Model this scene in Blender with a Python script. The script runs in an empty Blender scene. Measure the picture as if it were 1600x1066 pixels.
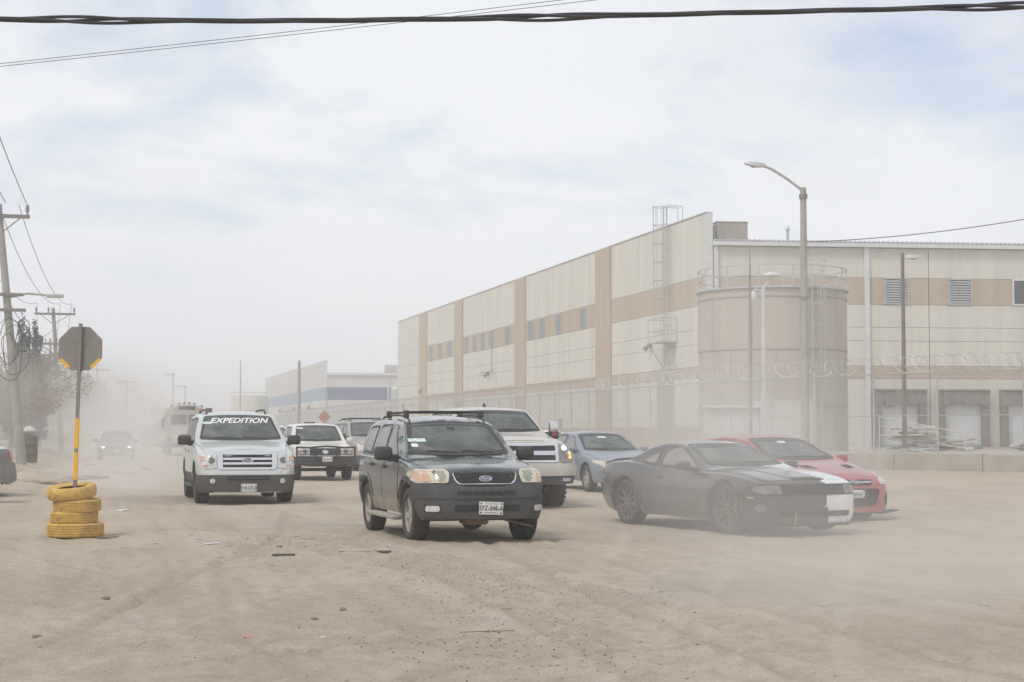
import bpy, bmesh, math, random
import numpy as np
from mathutils import Vector, Matrix
from mathutils.bvhtree import BVHTree
from mathutils.geometry import tessellate_polygon

scene = bpy.context.scene
COL = scene.collection
R = math.radians
PI = math.pi

# ------------------------------------------------------------------ camera, sky, sun, exposure
EYE = 1.45                                   # eye height above the road, metres
HEAD = R(14.2)                               # the lens looks 14 degrees to the right of the road
CH, SH = math.cos(HEAD), math.sin(HEAD)
cam_data = bpy.data.cameras.new('camera')
cam_data.sensor_width = 36.0
cam_data.lens = 58.5
cam_data.clip_start = 0.1
cam_data.clip_end = 6000
cam = bpy.data.objects.new('camera', cam_data)
COL.objects.link(cam)
cam.location = (0, 0, EYE)
cam.rotation_euler = (R(90 + 3.104), 0, -HEAD)
scene.camera = cam

SUN_EL, SUN_AZ = R(52), R(236)               # azimuth clockwise from +Y
world = bpy.data.worlds.new('World')
scene.world = world
world.use_nodes = True
wn, wl = world.node_tree.nodes, world.node_tree.links
wn.clear()
w_out = wn.new('ShaderNodeOutputWorld')
sky = wn.new('ShaderNodeTexSky')
sky.sky_type = 'NISHITA'
sky.sun_disc = False
sky.sun_elevation = SUN_EL
sky.sun_rotation = SUN_AZ
sky.dust_density = 2.0
bg_sky = wn.new('ShaderNodeBackground')
bg_sky.inputs['Strength'].default_value = 0.15
wl.new(sky.outputs[0], bg_sky.inputs['Color'])
tc = wn.new('ShaderNodeTexCoord')
# project the view direction on a flat cloud deck: (x, y) / (z + k)
sep = wn.new('ShaderNodeSeparateXYZ'); wl.new(tc.outputs['Generated'], sep.inputs[0])
zk = wn.new('ShaderNodeMath'); zk.operation = 'MAXIMUM'; zk.inputs[1].default_value = 0.0; wl.new(sep.outputs['Z'], zk.inputs[0])
za = wn.new('ShaderNodeMath'); za.operation = 'ADD'; za.inputs[1].default_value = 0.34; wl.new(zk.outputs[0], za.inputs[0])
dx = wn.new('ShaderNodeMath'); dx.operation = 'DIVIDE'; wl.new(sep.outputs['X'], dx.inputs[0]); wl.new(za.outputs[0], dx.inputs[1])
dy = wn.new('ShaderNodeMath'); dy.operation = 'DIVIDE'; wl.new(sep.outputs['Y'], dy.inputs[0]); wl.new(za.outputs[0], dy.inputs[1])
cmb = wn.new('ShaderNodeCombineXYZ'); wl.new(dx.outputs[0], cmb.inputs[0]); wl.new(dy.outputs[0], cmb.inputs[1])
cmb.inputs[2].default_value = 10.55
n1 = wn.new('ShaderNodeTexNoise'); n1.inputs['Scale'].default_value = 2.7; n1.inputs['Detail'].default_value = 9; n1.inputs['Roughness'].default_value = 0.58; n1.inputs['Distortion'].default_value = 0.3
wl.new(cmb.outputs[0], n1.inputs['Vector'])
r1 = wn.new('ShaderNodeValToRGB'); wl.new(n1.outputs['Fac'], r1.inputs[0])
r1.color_ramp.elements[0].position = 0.30; r1.color_ramp.elements[0].color = (0.35, 0.35, 0.35, 1)
r1.color_ramp.elements[1].position = 0.50; r1.color_ramp.elements[1].color = (1, 1, 1, 1)
n2 = wn.new('ShaderNodeTexNoise'); n2.inputs['Scale'].default_value = 0.9; n2.inputs['Detail'].default_value = 5; n2.inputs['Roughness'].default_value = 0.5
wl.new(cmb.outputs[0], n2.inputs['Vector'])
r2 = wn.new('ShaderNodeValToRGB'); wl.new(n2.outputs['Fac'], r2.inputs[0])
r2.color_ramp.elements[0].position = 0.32; r2.color_ramp.elements[0].color = (0.685, 0.71, 0.79, 1)
r2.color_ramp.elements[1].position = 0.62; r2.color_ramp.elements[1].color = (0.825, 0.845, 0.875, 1)
bg_cl = wn.new('ShaderNodeBackground'); bg_cl.inputs['Strength'].default_value = 1.0
wl.new(r2.outputs[0], bg_cl.inputs['Color'])
mxs = wn.new('ShaderNodeMixShader')
wl.new(r1.outputs[0], mxs.inputs[0]); wl.new(bg_sky.outputs[0], mxs.inputs[1]); wl.new(bg_cl.outputs[0], mxs.inputs[2])
wl.new(mxs.outputs[0], w_out.inputs['Surface'])

sun_data = bpy.data.lights.new('sun', 'SUN')
sun_data.energy = 1.5
sun_data.angle = R(14)
sun_data.color = (1.0, 0.955, 0.89)
sun = bpy.data.objects.new('sun', sun_data)
COL.objects.link(sun)
_sd = Vector((math.sin(SUN_AZ) * math.cos(SUN_EL), math.cos(SUN_AZ) * math.cos(SUN_EL), math.sin(SUN_EL)))
sun.rotation_euler = (-_sd).to_track_quat('-Z', 'Y').to_euler()
sun.location = (0, 0, 60)

scene.view_settings.view_transform = 'Standard'
scene.view_settings.look = 'None'
scene.view_settings.exposure = 0.15
scene.view_settings.gamma = 1.0
scene.view_settings.use_curve_mapping = False
scene.render.engine = 'CYCLES'
cy = scene.cycles
cy.use_denoising = True
cy.max_bounces = 6
cy.diffuse_bounces = 3
cy.glossy_bounces = 3
cy.transmission_bounces = 4
cy.transparent_max_bounces = 12
cy.volume_bounces = 4
cy.volume_step_rate = 2.0
cy.volume_max_steps = 128
cy.sample_clamp_indirect = 6.0

# ------------------------------------------------------------------ helpers
def tag(o, label=None, cat=None, group=None, kind=None):
    if label: o['label'] = label
    if cat: o['category'] = cat
    if group: o['group'] = group
    if kind: o['kind'] = kind
    return o

def empty(name, loc=(0, 0, 0), rz=0.0, label=None, cat=None, group=None):
    o = bpy.data.objects.new(name, None)
    o.empty_display_size = 0.2
    COL.objects.link(o)
    o.location = loc
    o.rotation_euler = (0, 0, rz)
    return tag(o, label, cat, group)

def S(a, b):
    """site position from metres to the right of and metres ahead of the camera"""
    return (a * CH + b * SH, -a * SH + b * CH)

class MB:
    """collects shapes; build() links them as one mesh object"""
    def __init__(self):
        self.v, self.f, self.m = [], [], []
    def add(self, vs, fs, mi=0):
        o = len(self.v)
        self.v += [tuple(p) for p in vs]
        self.f += [tuple(i + o for i in f) for f in fs]
        self.m += [mi] * len(fs)
    def box(self, x0, x1, y0, y1, z0, z1, mi=0):
        self.add([(x0, y0, z0), (x1, y0, z0), (x1, y1, z0), (x0, y1, z0), (x0, y0, z1), (x1, y0, z1), (x1, y1, z1), (x0, y1, z1)],
                 [(3, 2, 1, 0), (4, 5, 6, 7), (0, 1, 5, 4), (1, 2, 6, 5), (2, 3, 7, 6), (3, 0, 4, 7)], mi)
    def bbox(self, x0, x1, y0, y1, z0, z1, b=0.01, mi=0):
        """box with chamfered edges"""
        b = min(b, (x1 - x0) * .45, (y1 - y0) * .45, (z1 - z0) * .45)
        bm = bmesh.new()
        bmesh.ops.create_cube(bm, size=1)
        for q in bm.verts:
            q.co = Vector(((x0 + x1) / 2 + q.co.x * (x1 - x0), (y0 + y1) / 2 + q.co.y * (y1 - y0), (z0 + z1) / 2 + q.co.z * (z1 - z0)))
        bmesh.ops.bevel(bm, geom=list(bm.edges), offset=b, segments=2, profile=.5, affect='EDGES')
        bm.verts.index_update()
        self.add([q.co[:] for q in bm.verts], [[q.index for q in f.verts] for f in bm.faces], mi)
        bm.free()
    def cyl(self, p0, p1, r0, r1=None, n=10, caps=True, mi=0):
        r1 = r0 if r1 is None else r1
        p0, p1 = Vector(p0), Vector(p1)
        d = (p1 - p0).normalized()
        a = d.orthogonal().normalized(); b = d.cross(a)
        vs = []
        for p, r in ((p0, r0), (p1, r1)):
            for k in range(n):
                t = 2 * PI * k / n
                vs.append(p + (a * math.cos(t) + b * math.sin(t)) * r)
        fs = [(k, (k + 1) % n, n + (k + 1) % n, n + k) for k in range(n)]
        if caps:
            fs += [tuple(range(n - 1, -1, -1)), tuple(range(n, 2 * n))]
        self.add(vs, fs, mi)
    def tube(self, path, r, n=6, mi=0, closed=False, rs=None):
        P = [Vector(p) for p in path]
        vs, fs = [], []
        up = Vector((0, 0, 1))
        L = len(P)
        prev = None
        for i, p in enumerate(P):
            if closed:
                t = (P[(i + 1) % L] - P[i - 1])
            else:
                t = (P[min(i + 1, L - 1)] - P[max(i - 1, 0)])
            t.normalize()
            if prev is None:
                a = t.orthogonal().normalized()
            else:
                a = (prev - t * prev.dot(t))
                a = a.normalized() if a.length > 1e-6 else t.orthogonal().normalized()
            prev = a
            b = t.cross(a)
            rr = rs[i] if rs else r
            for k in range(n):
                q = 2 * PI * k / n
                vs.append(p + (a * math.cos(q) + b * math.sin(q)) * rr)
        for i in range(L if closed else L - 1):
            j = (i + 1) % L
            for k in range(n):
                fs.append((i * n + k, i * n + (k + 1) % n, j * n + (k + 1) % n, j * n + k))
        if not closed:
            fs += [tuple(range(n - 1, -1, -1)), tuple(range((L - 1) * n, L * n))]
        self.add(vs, fs, mi)
    def lathe(self, prof, n=24, axis='z', c=(0, 0, 0), mi=0, close=False):
        """prof: (radius, height) pairs"""
        vs, fs = [], []
        m = len(prof)
        for k in range(n):
            t = 2 * PI * k / n
            ct, st = math.cos(t), math.sin(t)
            for r, h in prof:
                if axis == 'z': vs.append((c[0] + r * ct, c[1] + r * st, c[2] + h))
                else: vs.append((c[0] + h, c[1] + r * ct, c[2] + r * st))
        for k in range(n):
            k2 = (k + 1) % n
            for i in range(m if close else m - 1):
                i2 = (i + 1) % m
                fs.append((k * m + i, k2 * m + i, k2 * m + i2, k * m + i2))
        self.add(vs, fs, mi)
    def xf(self, mat):
        self.v = [tuple(mat @ Vector(p)) for p in self.v]
        return self
    def build(self, name, mats, parent=None, smooth=None):
        me = bpy.data.meshes.new(name)
        me.from_pydata(self.v, [], self.f)
        mats = mats if isinstance(mats, (list, tuple)) else [mats]
        for m in mats: me.materials.append(m)
        if any(self.m): me.polygons.foreach_set('material_index', self.m)
        me.validate()
        fix_normals(me)
        if smooth:
            me.shade_smooth(); me.set_sharp_from_angle(angle=R(smooth))
        o = bpy.data.objects.new(name, me)
        COL.objects.link(o)
        if parent: o.parent = parent
        return o

def fix_normals(me):
    bm = bmesh.new(); bm.from_mesh(me)
    bmesh.ops.recalc_face_normals(bm, faces=bm.faces)
    bm.to_mesh(me); bm.free()

def copy_tree(o, parent=None):
    c = o.copy(); COL.objects.link(c); c.parent = parent
    for ch in list(o.children): copy_tree(ch, c)
    return c

def mesh_np(name, V, F, mats, parent=None, smooth=False):
    me = bpy.data.meshes.new(name)
    V = np.asarray(V, dtype=np.float32); F = np.asarray(F, dtype=np.int32)
    k = F.shape[1]
    me.vertices.add(len(V)); me.vertices.foreach_set('co', V.ravel())
    me.loops.add(F.size); me.loops.foreach_set('vertex_index', F.ravel())
    me.polygons.add(len(F))
    me.polygons.foreach_set('loop_start', np.arange(0, F.size, k, dtype=np.int32))
    me.update(calc_edges=True)
    for m in (mats if isinstance(mats, (list, tuple)) else [mats]): me.materials.append(m)
    if smooth: me.shade_smooth()
    o = bpy.data.objects.new(name, me)
    COL.objects.link(o)
    if parent: o.parent = parent
    return o

# ------------------------------------------------------------------ materials
def srgb(r, g, b):
    f = lambda c: ((c / 255 + .055) / 1.055) ** 2.4 if c > 10 else c / 255 / 12.92
    return (f(r), f(g), f(b))

DUST = (0.46, 0.385, 0.30)
MATS = {}
def M(name, col, rough=.6, metal=0., var=.12, vscale=3., bump=0., bscale=40., dust=0., dust_h=None, coat=0., spec=.5, stretch=None, col2=None, trans=0., emit=None, estr=1.):
    """procedural material: base colour with cloudy variation, optional road dust, optional bump"""
    if name in MATS: return MATS[name]
    m = bpy.data.materials.new(name); m.use_nodes = True
    nt = m.node_tree; N, L = nt.nodes, nt.links
    b = N['Principled BSDF']
    b.inputs['Roughness'].default_value = rough
    b.inputs['Metallic'].default_value = metal
    b.inputs['Specular IOR Level'].default_value = spec
    if coat: b.inputs['Coat Weight'].default_value = coat; b.inputs['Coat Roughness'].default_value = .08
    if trans: b.inputs['Transmission Weight'].default_value = trans
    if emit:
        b.inputs['Emission Color'].default_value = (*emit, 1); b.inputs['Emission Strength'].default_value = estr
    t = N.new('ShaderNodeTexCoord')
    src = t.outputs['Object']
    if stretch:
        mp = N.new('ShaderNodeMapping'); mp.inputs['Scale'].default_value = stretch
        L.new(src, mp.inputs[0]); src_v = mp.outputs[0]
    else: src_v = src
    nz = N.new('ShaderNodeTexNoise'); nz.inputs['Scale'].default_value = vscale; nz.inputs['Detail'].default_value = 6; nz.inputs['Roughness'].default_value = .6
    L.new(src_v, nz.inputs['Vector'])
    rp = N.new('ShaderNodeValToRGB'); L.new(nz.outputs['Fac'], rp.inputs[0])
    c2 = col2 or tuple(min(1, c * (1 + var)) for c in col)
    c1 = tuple(c * (1 - var) for c in col) if not col2 else col
    rp.color_ramp.elements[0].position = .36; rp.color_ramp.elements[0].color = (*c1, 1)
    rp.color_ramp.elements[1].position = .64; rp.color_ramp.elements[1].color = (*c2, 1)
    out = rp.outputs[0]
    if dust:
        nd = N.new('ShaderNodeTexNoise'); nd.inputs['Scale'].default_value = 2.3; nd.inputs['Detail'].default_value = 8; nd.inputs['Roughness'].default_value = .65
        L.new(src, nd.inputs['Vector'])
        mr = N.new('ShaderNodeMapRange'); mr.inputs['From Min'].default_value = .3; mr.inputs['From Max'].default_value = .7
        mr.inputs['To Min'].default_value = dust * .45; mr.inputs['To Max'].default_value = min(1, dust * 1.5)
        L.new(nd.outputs['Fac'], mr.inputs['Value'])
        fac = mr.outputs[0]
        if dust_h:
            g = N.new('ShaderNodeNewGeometry'); sx = N.new('ShaderNodeSeparateXYZ'); L.new(g.outputs['Position'], sx.inputs[0])
            h = N.new('ShaderNodeMapRange'); h.inputs['From Min'].default_value = 0.2; h.inputs['From Max'].default_value = dust_h
            h.inputs['To Min'].default_value = 1.9; h.inputs['To Max'].default_value = .55
            L.new(sx.outputs['Z'], h.inputs['Value'])
            mu = N.new('ShaderNodeMath'); mu.operation = 'MULTIPLY'; mu.use_clamp = True
            L.new(fac, mu.inputs[0]); L.new(h.outputs[0], mu.inputs[1]); fac = mu.outputs[0]
        mx = N.new('ShaderNodeMix'); mx.data_type = 'RGBA'
        L.new(fac, mx.inputs['Factor']); L.new(out, mx.inputs['A']); mx.inputs['B'].default_value = (*DUST, 1)
        out = mx.outputs['Result']
        rr = N.new('ShaderNodeMapRange'); rr.inputs['To Min'].default_value = rough; rr.inputs['To Max'].default_value = .9
        L.new(fac, rr.inputs['Value']); L.new(rr.outputs[0], b.inputs['Roughness'])
    L.new(out, b.inputs['Base Color'])
    if bump:
        nb = N.new('ShaderNodeTexNoise'); nb.inputs['Scale'].default_value = bscale; nb.inputs['Detail'].default_value = 5
        L.new(src_v, nb.inputs['Vector'])
        bp = N.new('ShaderNodeBump'); bp.inputs['Strength'].default_value = bump; bp.inputs['Distance'].default_value = .02
        L.new(nb.outputs['Fac'], bp.inputs['Height']); L.new(bp.outputs[0], b.inputs['Normal'])
    MATS[name] = m
    return m

m_cream = M('cream_wall_paint', (.62, .59, .51), .85, var=.07, vscale=.9, stretch=(1, 1, .09), bump=.15, bscale=6)
m_tan = M('tan_wall_paint', (.46, .365, .265), .85, var=.08, vscale=.9, stretch=(1, 1, .09), bump=.15, bscale=6)
m_joint = M('panel_joint_sealant', (.36, .32, .25), .9)
m_white_trim = M('white_metal_trim', (.62, .63, .62), .5, var=.06)
m_roofmetal = M('ribbed_roof_metal', (.5, .52, .53), .45, .4, var=.08)
m_galv = M('galvanised_steel', (.50, .51, .51), .5, .45, var=.12, vscale=6, dust=.15)
m_galv_dark = M('dull_grey_steel', (.20, .20, .20), .55, .4, var=.15, vscale=5, dust=.2)
m_louver = M('louver_aluminium', (.42, .43, .43), .5, .3, var=.1)
m_dark = M('dark_gap', (.02, .02, .022), .8)
m_concrete = M('pale_concrete', (.40, .375, .335), .9, var=.14, vscale=1.2, bump=.4, bscale=14, dust=.3)
m_pole_conc = M('concrete_pole', (.36, .34, .30), .9, var=.1, vscale=2, bump=.3, bscale=25)
m_tank = M('tank_beige_paint', (.44, .378, .318), .7, var=.07, vscale=1.3, stretch=(1, 1, .10))
m_seam = M('tank_seam', (.33, .27, .22), .75)
m_door = M('roller_door_white', (.60, .61, .62), .55, var=.05)
m_rubber = M('dock_rubber', (.06, .06, .058), .85, var=.3, vscale=4, bump=.8, bscale=5, dust=.35)
m_green = M('green_dock_leveller', (.06, .17, .075), .7, dust=.25)
m_wood = M('weathered_wood', (.26, .17, .10), .85, var=.3, vscale=3, stretch=(8, 8, 1), bump=.4, bscale=30, dust=.25)
m_cable = M('black_cable', (.03, .03, .032), .6)
m_glassdark = M('dark_window_glass', (.05, .05, .06), .1)
# ------------------------------------------------------------------ terrain
def sstep(x, a, b):
    t = np.clip((np.asarray(x, dtype=float) - a) / (b - a), 0, 1)
    return t * t * (3 - 2 * t)

def terr(X, Y):
    """broad shape of the ground: flat road, a bank on the left beyond the sign, a rise to the kerb on the right"""
    left = .5 * sstep(-np.asarray(X), .2, 3.0) * sstep(Y, 36, 54)
    right = .26 * sstep(X, 14, 21)
    dip = -.06 * np.exp(-((X - 10) ** 2 + (Y - 24) ** 2) / 30.)
    return left + right + dip

def vnoise(x, y, seed):
    rs = np.random.RandomState(seed)
    T = rs.rand(256, 256)
    xi = np.floor(x).astype(int); yi = np.floor(y).astype(int)
    fx = x - xi; fy = y - yi
    fx = fx * fx * (3 - 2 * fx); fy = fy * fy * (3 - 2 * fy)
    g = lambda i, j: T[i % 256, j % 256]
    return (g(xi, yi) * (1 - fx) + g(xi + 1, yi) * fx) * (1 - fy) + (g(xi, yi + 1) * (1 - fx) + g(xi + 1, yi + 1) * fx) * fy

def axis_coords(lo, hi, step, far, g=1.12):
    c = list(np.arange(lo, hi, step))
    s, x = step, c[-1]
    while x < far[1]: s *= g; x += s; c.append(x)
    s, x = step, c[0]; pre = []
    while x > far[0]: s *= g; x -= s; pre.append(x)
    return np.array(pre[::-1] + c)

gx = axis_coords(-6, 17, .075, (-1500, 1500))
gy = axis_coords(8.0, 27, .07, (-1500, 1500), 1.05)
GX, GY = np.meshgrid(gx, gy)
near = np.exp(-(np.maximum(GY - 30, 0) / 25) ** 2) * np.exp(-(np.maximum(np.abs(GX - 6) - 18, 0) / 12) ** 2)
H = terr(GX, GY)
H = H + near * (.05 * (vnoise(GX * .35, GY * .35, 1) - .5) + .03 * (vnoise(GX * 1.3, GY * 1.1, 2) - .5)
                + .016 * (vnoise(GX * 4, GY * 4, 3) - .5) + .010 * (vnoise(GX * 9, GY * 9, 4) - .5))
rutmask = np.zeros_like(H)
def rut(pts, w=.11, d=.02, tone=1.):
    """a tyre rut pressed along a polyline, with thrown-up edges"""
    global H
    P = np.array(pts, dtype=float)
    # densify with catmull-rom
    Q = [P[0]]
    for i in range(len(P) - 1):
        p0, p1, p2, p3 = P[max(i - 1, 0)], P[i], P[i + 1], P[min(i + 2, len(P) - 1)]
        for t in np.linspace(0, 1, 9)[1:]:
            Q.append(.5 * ((2 * p1) + (p2 - p0) * t + (2 * p0 - 5 * p1 + 4 * p2 - p3) * t * t + (3 * p1 - p0 - 3 * p2 + p3) * t ** 3))
    Q = np.array(Q)
    x0, y0 = Q.min(0) - 1; x1, y1 = Q.max(0) + 1
    ix = np.where((gx > x0) & (gx < x1))[0]; iy = np.where((gy > y0) & (gy < y1))[0]
    if len(ix) == 0 or len(iy) == 0: return
    sl = (slice(iy[0], iy[-1] + 1), slice(ix[0], ix[-1] + 1))
    X, Y = GX[sl], GY[sl]
    D = np.full(X.shape, 9.)
    for a, b in zip(Q[:-1], Q[1:]):
        v = b - a; l2 = v @ v + 1e-9
        t = np.clip(((X - a[0]) * v[0] + (Y - a[1]) * v[1]) / l2, 0, 1)
        D = np.minimum(D, np.hypot(X - a[0] - t * v[0], Y - a[1] - t * v[1]))
    k = .6 + .8 * vnoise(X * 1.7, Y * 1.7, 11)
    H[sl] += k * (-d * np.exp(-(D / w) ** 2) + .75 * d * np.exp(-((D - 1.7 * w) / (.6 * w)) ** 2))
    tone_ = np.exp(-(D / (1.3 * w)) ** 2) * tone
    rutmask[sl] = np.where(np.abs(tone_) > np.abs(rutmask[sl]), tone_, rutmask[sl])

rut([(-0.73, 10.58), (0.24, 10.59), (1.06, 10.93), (1.95, 11.26), (2.88, 11.39), (4.2, 11.5)], 0.042, 0.026)
rut([(1.3, 9.13), (2.11, 9.92), (3.02, 10.27), (4.04, 10.67)], 0.049, 0.024)
rut([(0.09, 21.03), (0.43, 15.21), (0.48, 13.14), (0.29, 11.62), (0.19, 10.55), (0.05, 9.22)], 0.035, 0.019)
rut([(1.38, 18.67), (1.18, 15.02), (1.08, 12.55), (1.2, 10.73), (1.3, 9.13)], 0.063, 0.024)
rut([(-0.33, 12.13), (-0.12, 12.45), (0.51, 15.19), (1.1, 18.73)], 0.063, 0.019)
rut([(3.47, 30.16), (2.47, 22.95), (1.01, 17.08), (-0.16, 12.47), (-0.68, 10.36)], 0.070, 0.022)
rut([(5.11, 21.6), (4.5, 16.2), (4.25, 12.64), (4.13, 9.99), (3.94, 8.46)], 0.091, 0.026)
rut([(6.03, 22.05), (5.62, 16.72), (5.42, 12.84), (5.29, 10.35), (5.34, 8.83)], 0.084, 0.024)
rut([(3.1, 8.9), (3.26, 12.89), (3.43, 18.15), (3.37, 21.39)], 0.070, 0.024)
rut([(10.48, 22.43), (10.49, 19.59), (10.86, 17.23)], 0.084, 0.022)
rut([(7.6, 22), (7.2, 17), (7.3, 12), (7.6, 9)], 0.084, 0.022)
rut([(8.9, 20), (8.4, 15), (8.6, 10)], 0.084, 0.019)
rq = random.Random(31)
for k in range(34):                    # faint criss-crossing wheel tracks
    x0 = rq.uniform(-3, 13); a0 = R(rq.gauss(0, 26)); cv = rq.uniform(-.045, .045); p = Vector((x0, 7.5)); pts_ = [tuple(p)]
    for q in range(9): p = p + Vector((math.sin(a0), math.cos(a0))) * 2.0; a0 += cv; pts_.append(tuple(p))
    w_ = rq.uniform(.045, .09); dd_ = rq.uniform(.007, .014); tn_ = rq.choice((-1, -.8, .5, .35)) * rq.uniform(.5, 1.)
    rut(pts_, w_, dd_, tn_)
    if rq.random() < .6: rut([(x + 1.5, y) for x, y in pts_], w_, dd_, tn_)
for k in range(6):
    y0 = rq.uniform(9.2, 14); pts_ = [(-4 + q * 2.0, y0 + .12 * q + rq.uniform(-.1, .1)) for q in range(9)]; rut(pts_, rq.uniform(.035, .06), rq.uniform(.008, .014), rq.uniform(.3, .8))
H[GY < 4] = H[GY < 4] * 0
ny, nx = GX.shape
V = np.stack([GX.ravel(), GY.ravel(), H.ravel()], 1)
ii = (np.arange(ny - 1)[:, None] * nx + np.arange(nx - 1)[None, :]).ravel()
F = np.stack([ii, ii + 1, ii + nx + 1, ii + nx], 1)

m_dirt = bpy.data.materials.new('dry_dirt'); m_dirt.use_nodes = True
nt = m_dirt.node_tree; N, L = nt.nodes, nt.links
pb = N['Principled BSDF']; pb.inputs['Roughness'].default_value = .95; pb.inputs['Specular IOR Level'].default_value = .15
geo = N.new('ShaderNodeNewGeometry')
def nnoise(scale, detail=6, rough=.6, vec=None, dist=0.):
    n = N.new('ShaderNodeTexNoise'); n.inputs['Scale'].default_value = scale; n.inputs['Detail'].default_value = detail
    n.inputs['Roughness'].default_value = rough; n.inputs['Distortion'].default_value = dist
    L.new(vec or geo.outputs['Position'], n.inputs['Vector']); return n.outputs['Fac']
def nramp(fac, p0, c0, p1, c1):
    r = N.new('ShaderNodeValToRGB'); L.new(fac, r.inputs[0]); e = r.color_ramp.elements
    e[0].position = p0; e[0].color = (*c0, 1); e[1].position = p1; e[1].color = (*c1, 1); return r.outputs[0]
def nmix(fac, a, b, mode='MIX'):
    m = N.new('ShaderNodeMix'); m.data_type = 'RGBA'; m.blend_type = mode
    if isinstance(fac, float): m.inputs['Factor'].default_value = fac
    else: L.new(fac, m.inputs['Factor'])
    for s_, v_ in (('A', a), ('B', b)):
        if isinstance(v_, tuple): m.inputs[s_].default_value = (*v_, 1)
        else: L.new(v_, m.inputs[s_])
    return m.outputs['Result']
base = nramp(nnoise(.35, 6, .62, dist=.4), .34, (.485, .408, .312), .66, (.585, .503, .40))
fine = nramp(nnoise(5.5, 8, .7), .3, (.80, .79, .78), .7, (1.12, 1.11, 1.10))
c = nmix(1.0, base, fine, 'MULTIPLY')
c = nmix(1.0, c, nramp(nnoise(42, 5, .75), .3, (.82, .81, .80), .7, (1.13, 1.13, 1.13)), 'MULTIPLY')
# streaks left by traffic, along the road
mp = N.new('ShaderNodeMapping'); mp.inputs['Rotation'].default_value = (0, 0, R(24)); mp.inputs['Scale'].default_value = (1.9, .10, 1)
L.new(geo.outputs['Position'], mp.inputs[0])
streak = nramp(nnoise(1.0, 6, .6, mp.outputs[0], .3), .42, (0, 0, 0), .70, (1, 1, 1))
c = nmix(nmix(.45, (0., 0., 0.), streak), c, (.60, .54, .455))
mp2 = N.new('ShaderNodeMapping'); mp2.inputs['Rotation'].default_value = (0, 0, R(-64)); mp2.inputs['Scale'].default_value = (2.2, .16, 1)
L.new(geo.outputs['Position'], mp2.inputs[0])
streak2 = nramp(nnoise(1.0, 5, .6, mp2.outputs[0], .2), .5, (0, 0, 0), .72, (1, 1, 1))
c = nmix(nmix(.38, (0., 0., 0.), streak2), c, (.375, .30, .222))
# patches of loose grey gravel
grav = nramp(nnoise(.22, 5, .65, dist=.6), .56, (0, 0, 0), .68, (1, 1, 1))
speck = nramp(nnoise(38, 3, .7), .42, (.24, .22, .195), .60, (.48, .43, .37))
c = nmix(nmix(.55, (0., 0., 0.), grav), c, speck)
pepper = nramp(nnoise(22, 3, .75), .68, (0, 0, 0), .76, (1, 1, 1))
c = nmix(nmix(.5, (0., 0., 0.), pepper), c, (.15, .13, .115))
ra_ = N.new('ShaderNodeAttribute'); ra_.attribute_name = 'rut'; neg_ = N.new('ShaderNodeMath'); neg_.operation = 'MULTIPLY'; neg_.use_clamp = True; L.new(ra_.outputs['Fac'], neg_.inputs[0]); neg_.inputs[1].default_value = -.45; c = nmix(neg_.outputs[0], c, (.60, .53, .44))          # soil pressed and turned up by tyres
rm_ = N.new('ShaderNodeMath'); rm_.operation = 'MULTIPLY'; rm_.use_clamp = True; L.new(ra_.outputs['Fac'], rm_.inputs[0]); L.new(nnoise(2.2, 4, .6), rm_.inputs[1])
rm2_ = N.new('ShaderNodeMath'); rm2_.operation = 'MULTIPLY'; L.new(rm_.outputs[0], rm2_.inputs[0]); rm2_.inputs[1].default_value = .7
c = nmix(rm2_.outputs[0], c, (.40, .33, .253))
L.new(c, pb.inputs['Base Color'])
bmp = N.new('ShaderNodeBump'); bmp.inputs['Strength'].default_value = .8; bmp.inputs['Distance'].default_value = .045
hm = N.new('ShaderNodeMath'); hm.operation = 'ADD'
L.new(nnoise(9, 8, .7), hm.inputs[0]); L.new(nnoise(45, 4, .7), hm.inputs[1]); L.new(hm.outputs[0], bmp.inputs['Height'])
L.new(bmp.outputs[0], pb.inputs['Normal'])
ground = mesh_np('ground', V, F, m_dirt, smooth=True)
at_ = ground.data.attributes.new('rut', 'FLOAT', 'POINT'); at_.data.foreach_set('value', rutmask.ravel().astype(np.float32))
tag(ground, kind='structure')

def gz(x, y): return float(terr(x, y))

# ------------------------------------------------------------------ kerb, walkway and yard on the right
KERB = [(20.9, 330), (20.9, 64), (21.3, 58.5), (22.4, 53), (24.3, 47.5), (27.0, 41.5), (30.5, 35), (36, 26), (44, 14), (60, -8)]
def offset_line(P, d):
    out = []
    for i, p in enumerate(P):
        a = Vector(P[max(i - 1, 0)]); b = Vector(P[min(i + 1, len(P) - 1)])
        t = (b - a).normalized(); n = Vector((-t.y, t.x))
        out.append((p[0] + n.x * d, p[1] + n.y * d))
    return out
def strip(mb, P, d0, d1, z0, z1, seg=2.4, gap=.012):
    """a wall-like strip along a polyline, split in slabs"""
    A, B = offset_line(P, d0), offset_line(P, d1)
    for i in range(len(P) - 1):
        mb.add([(A[i][0], A[i][1], z0), (A[i + 1][0], A[i + 1][1], z0), (B[i + 1][0], B[i + 1][1], z0), (B[i][0], B[i][1], z0),
                (A[i][0], A[i][1], z1), (A[i + 1][0], A[i + 1][1], z1), (B[i + 1][0], B[i + 1][1], z1), (B[i][0], B[i][1], z1)],
               [(3, 2, 1, 0), (4, 5, 6, 7), (0, 1, 5, 4), (1, 2, 6, 5), (2, 3, 7, 6), (3, 0, 4, 7)])
def resample(P, step):
    out = [Vector(P[0])]
    for a, b in zip(P[:-1], P[1:]):
        a, b = Vector(a), Vector(b); n = max(1, round((b - a).length / step))
        out += [a.lerp(b, k / n) for k in range(1, n + 1)]
    return [tuple(q) for q in out]
KR = resample(KERB[1:-1], 3.0)
pave = empty('pavement', (0, 0, 0)); tag(pave, kind='structure')
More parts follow.
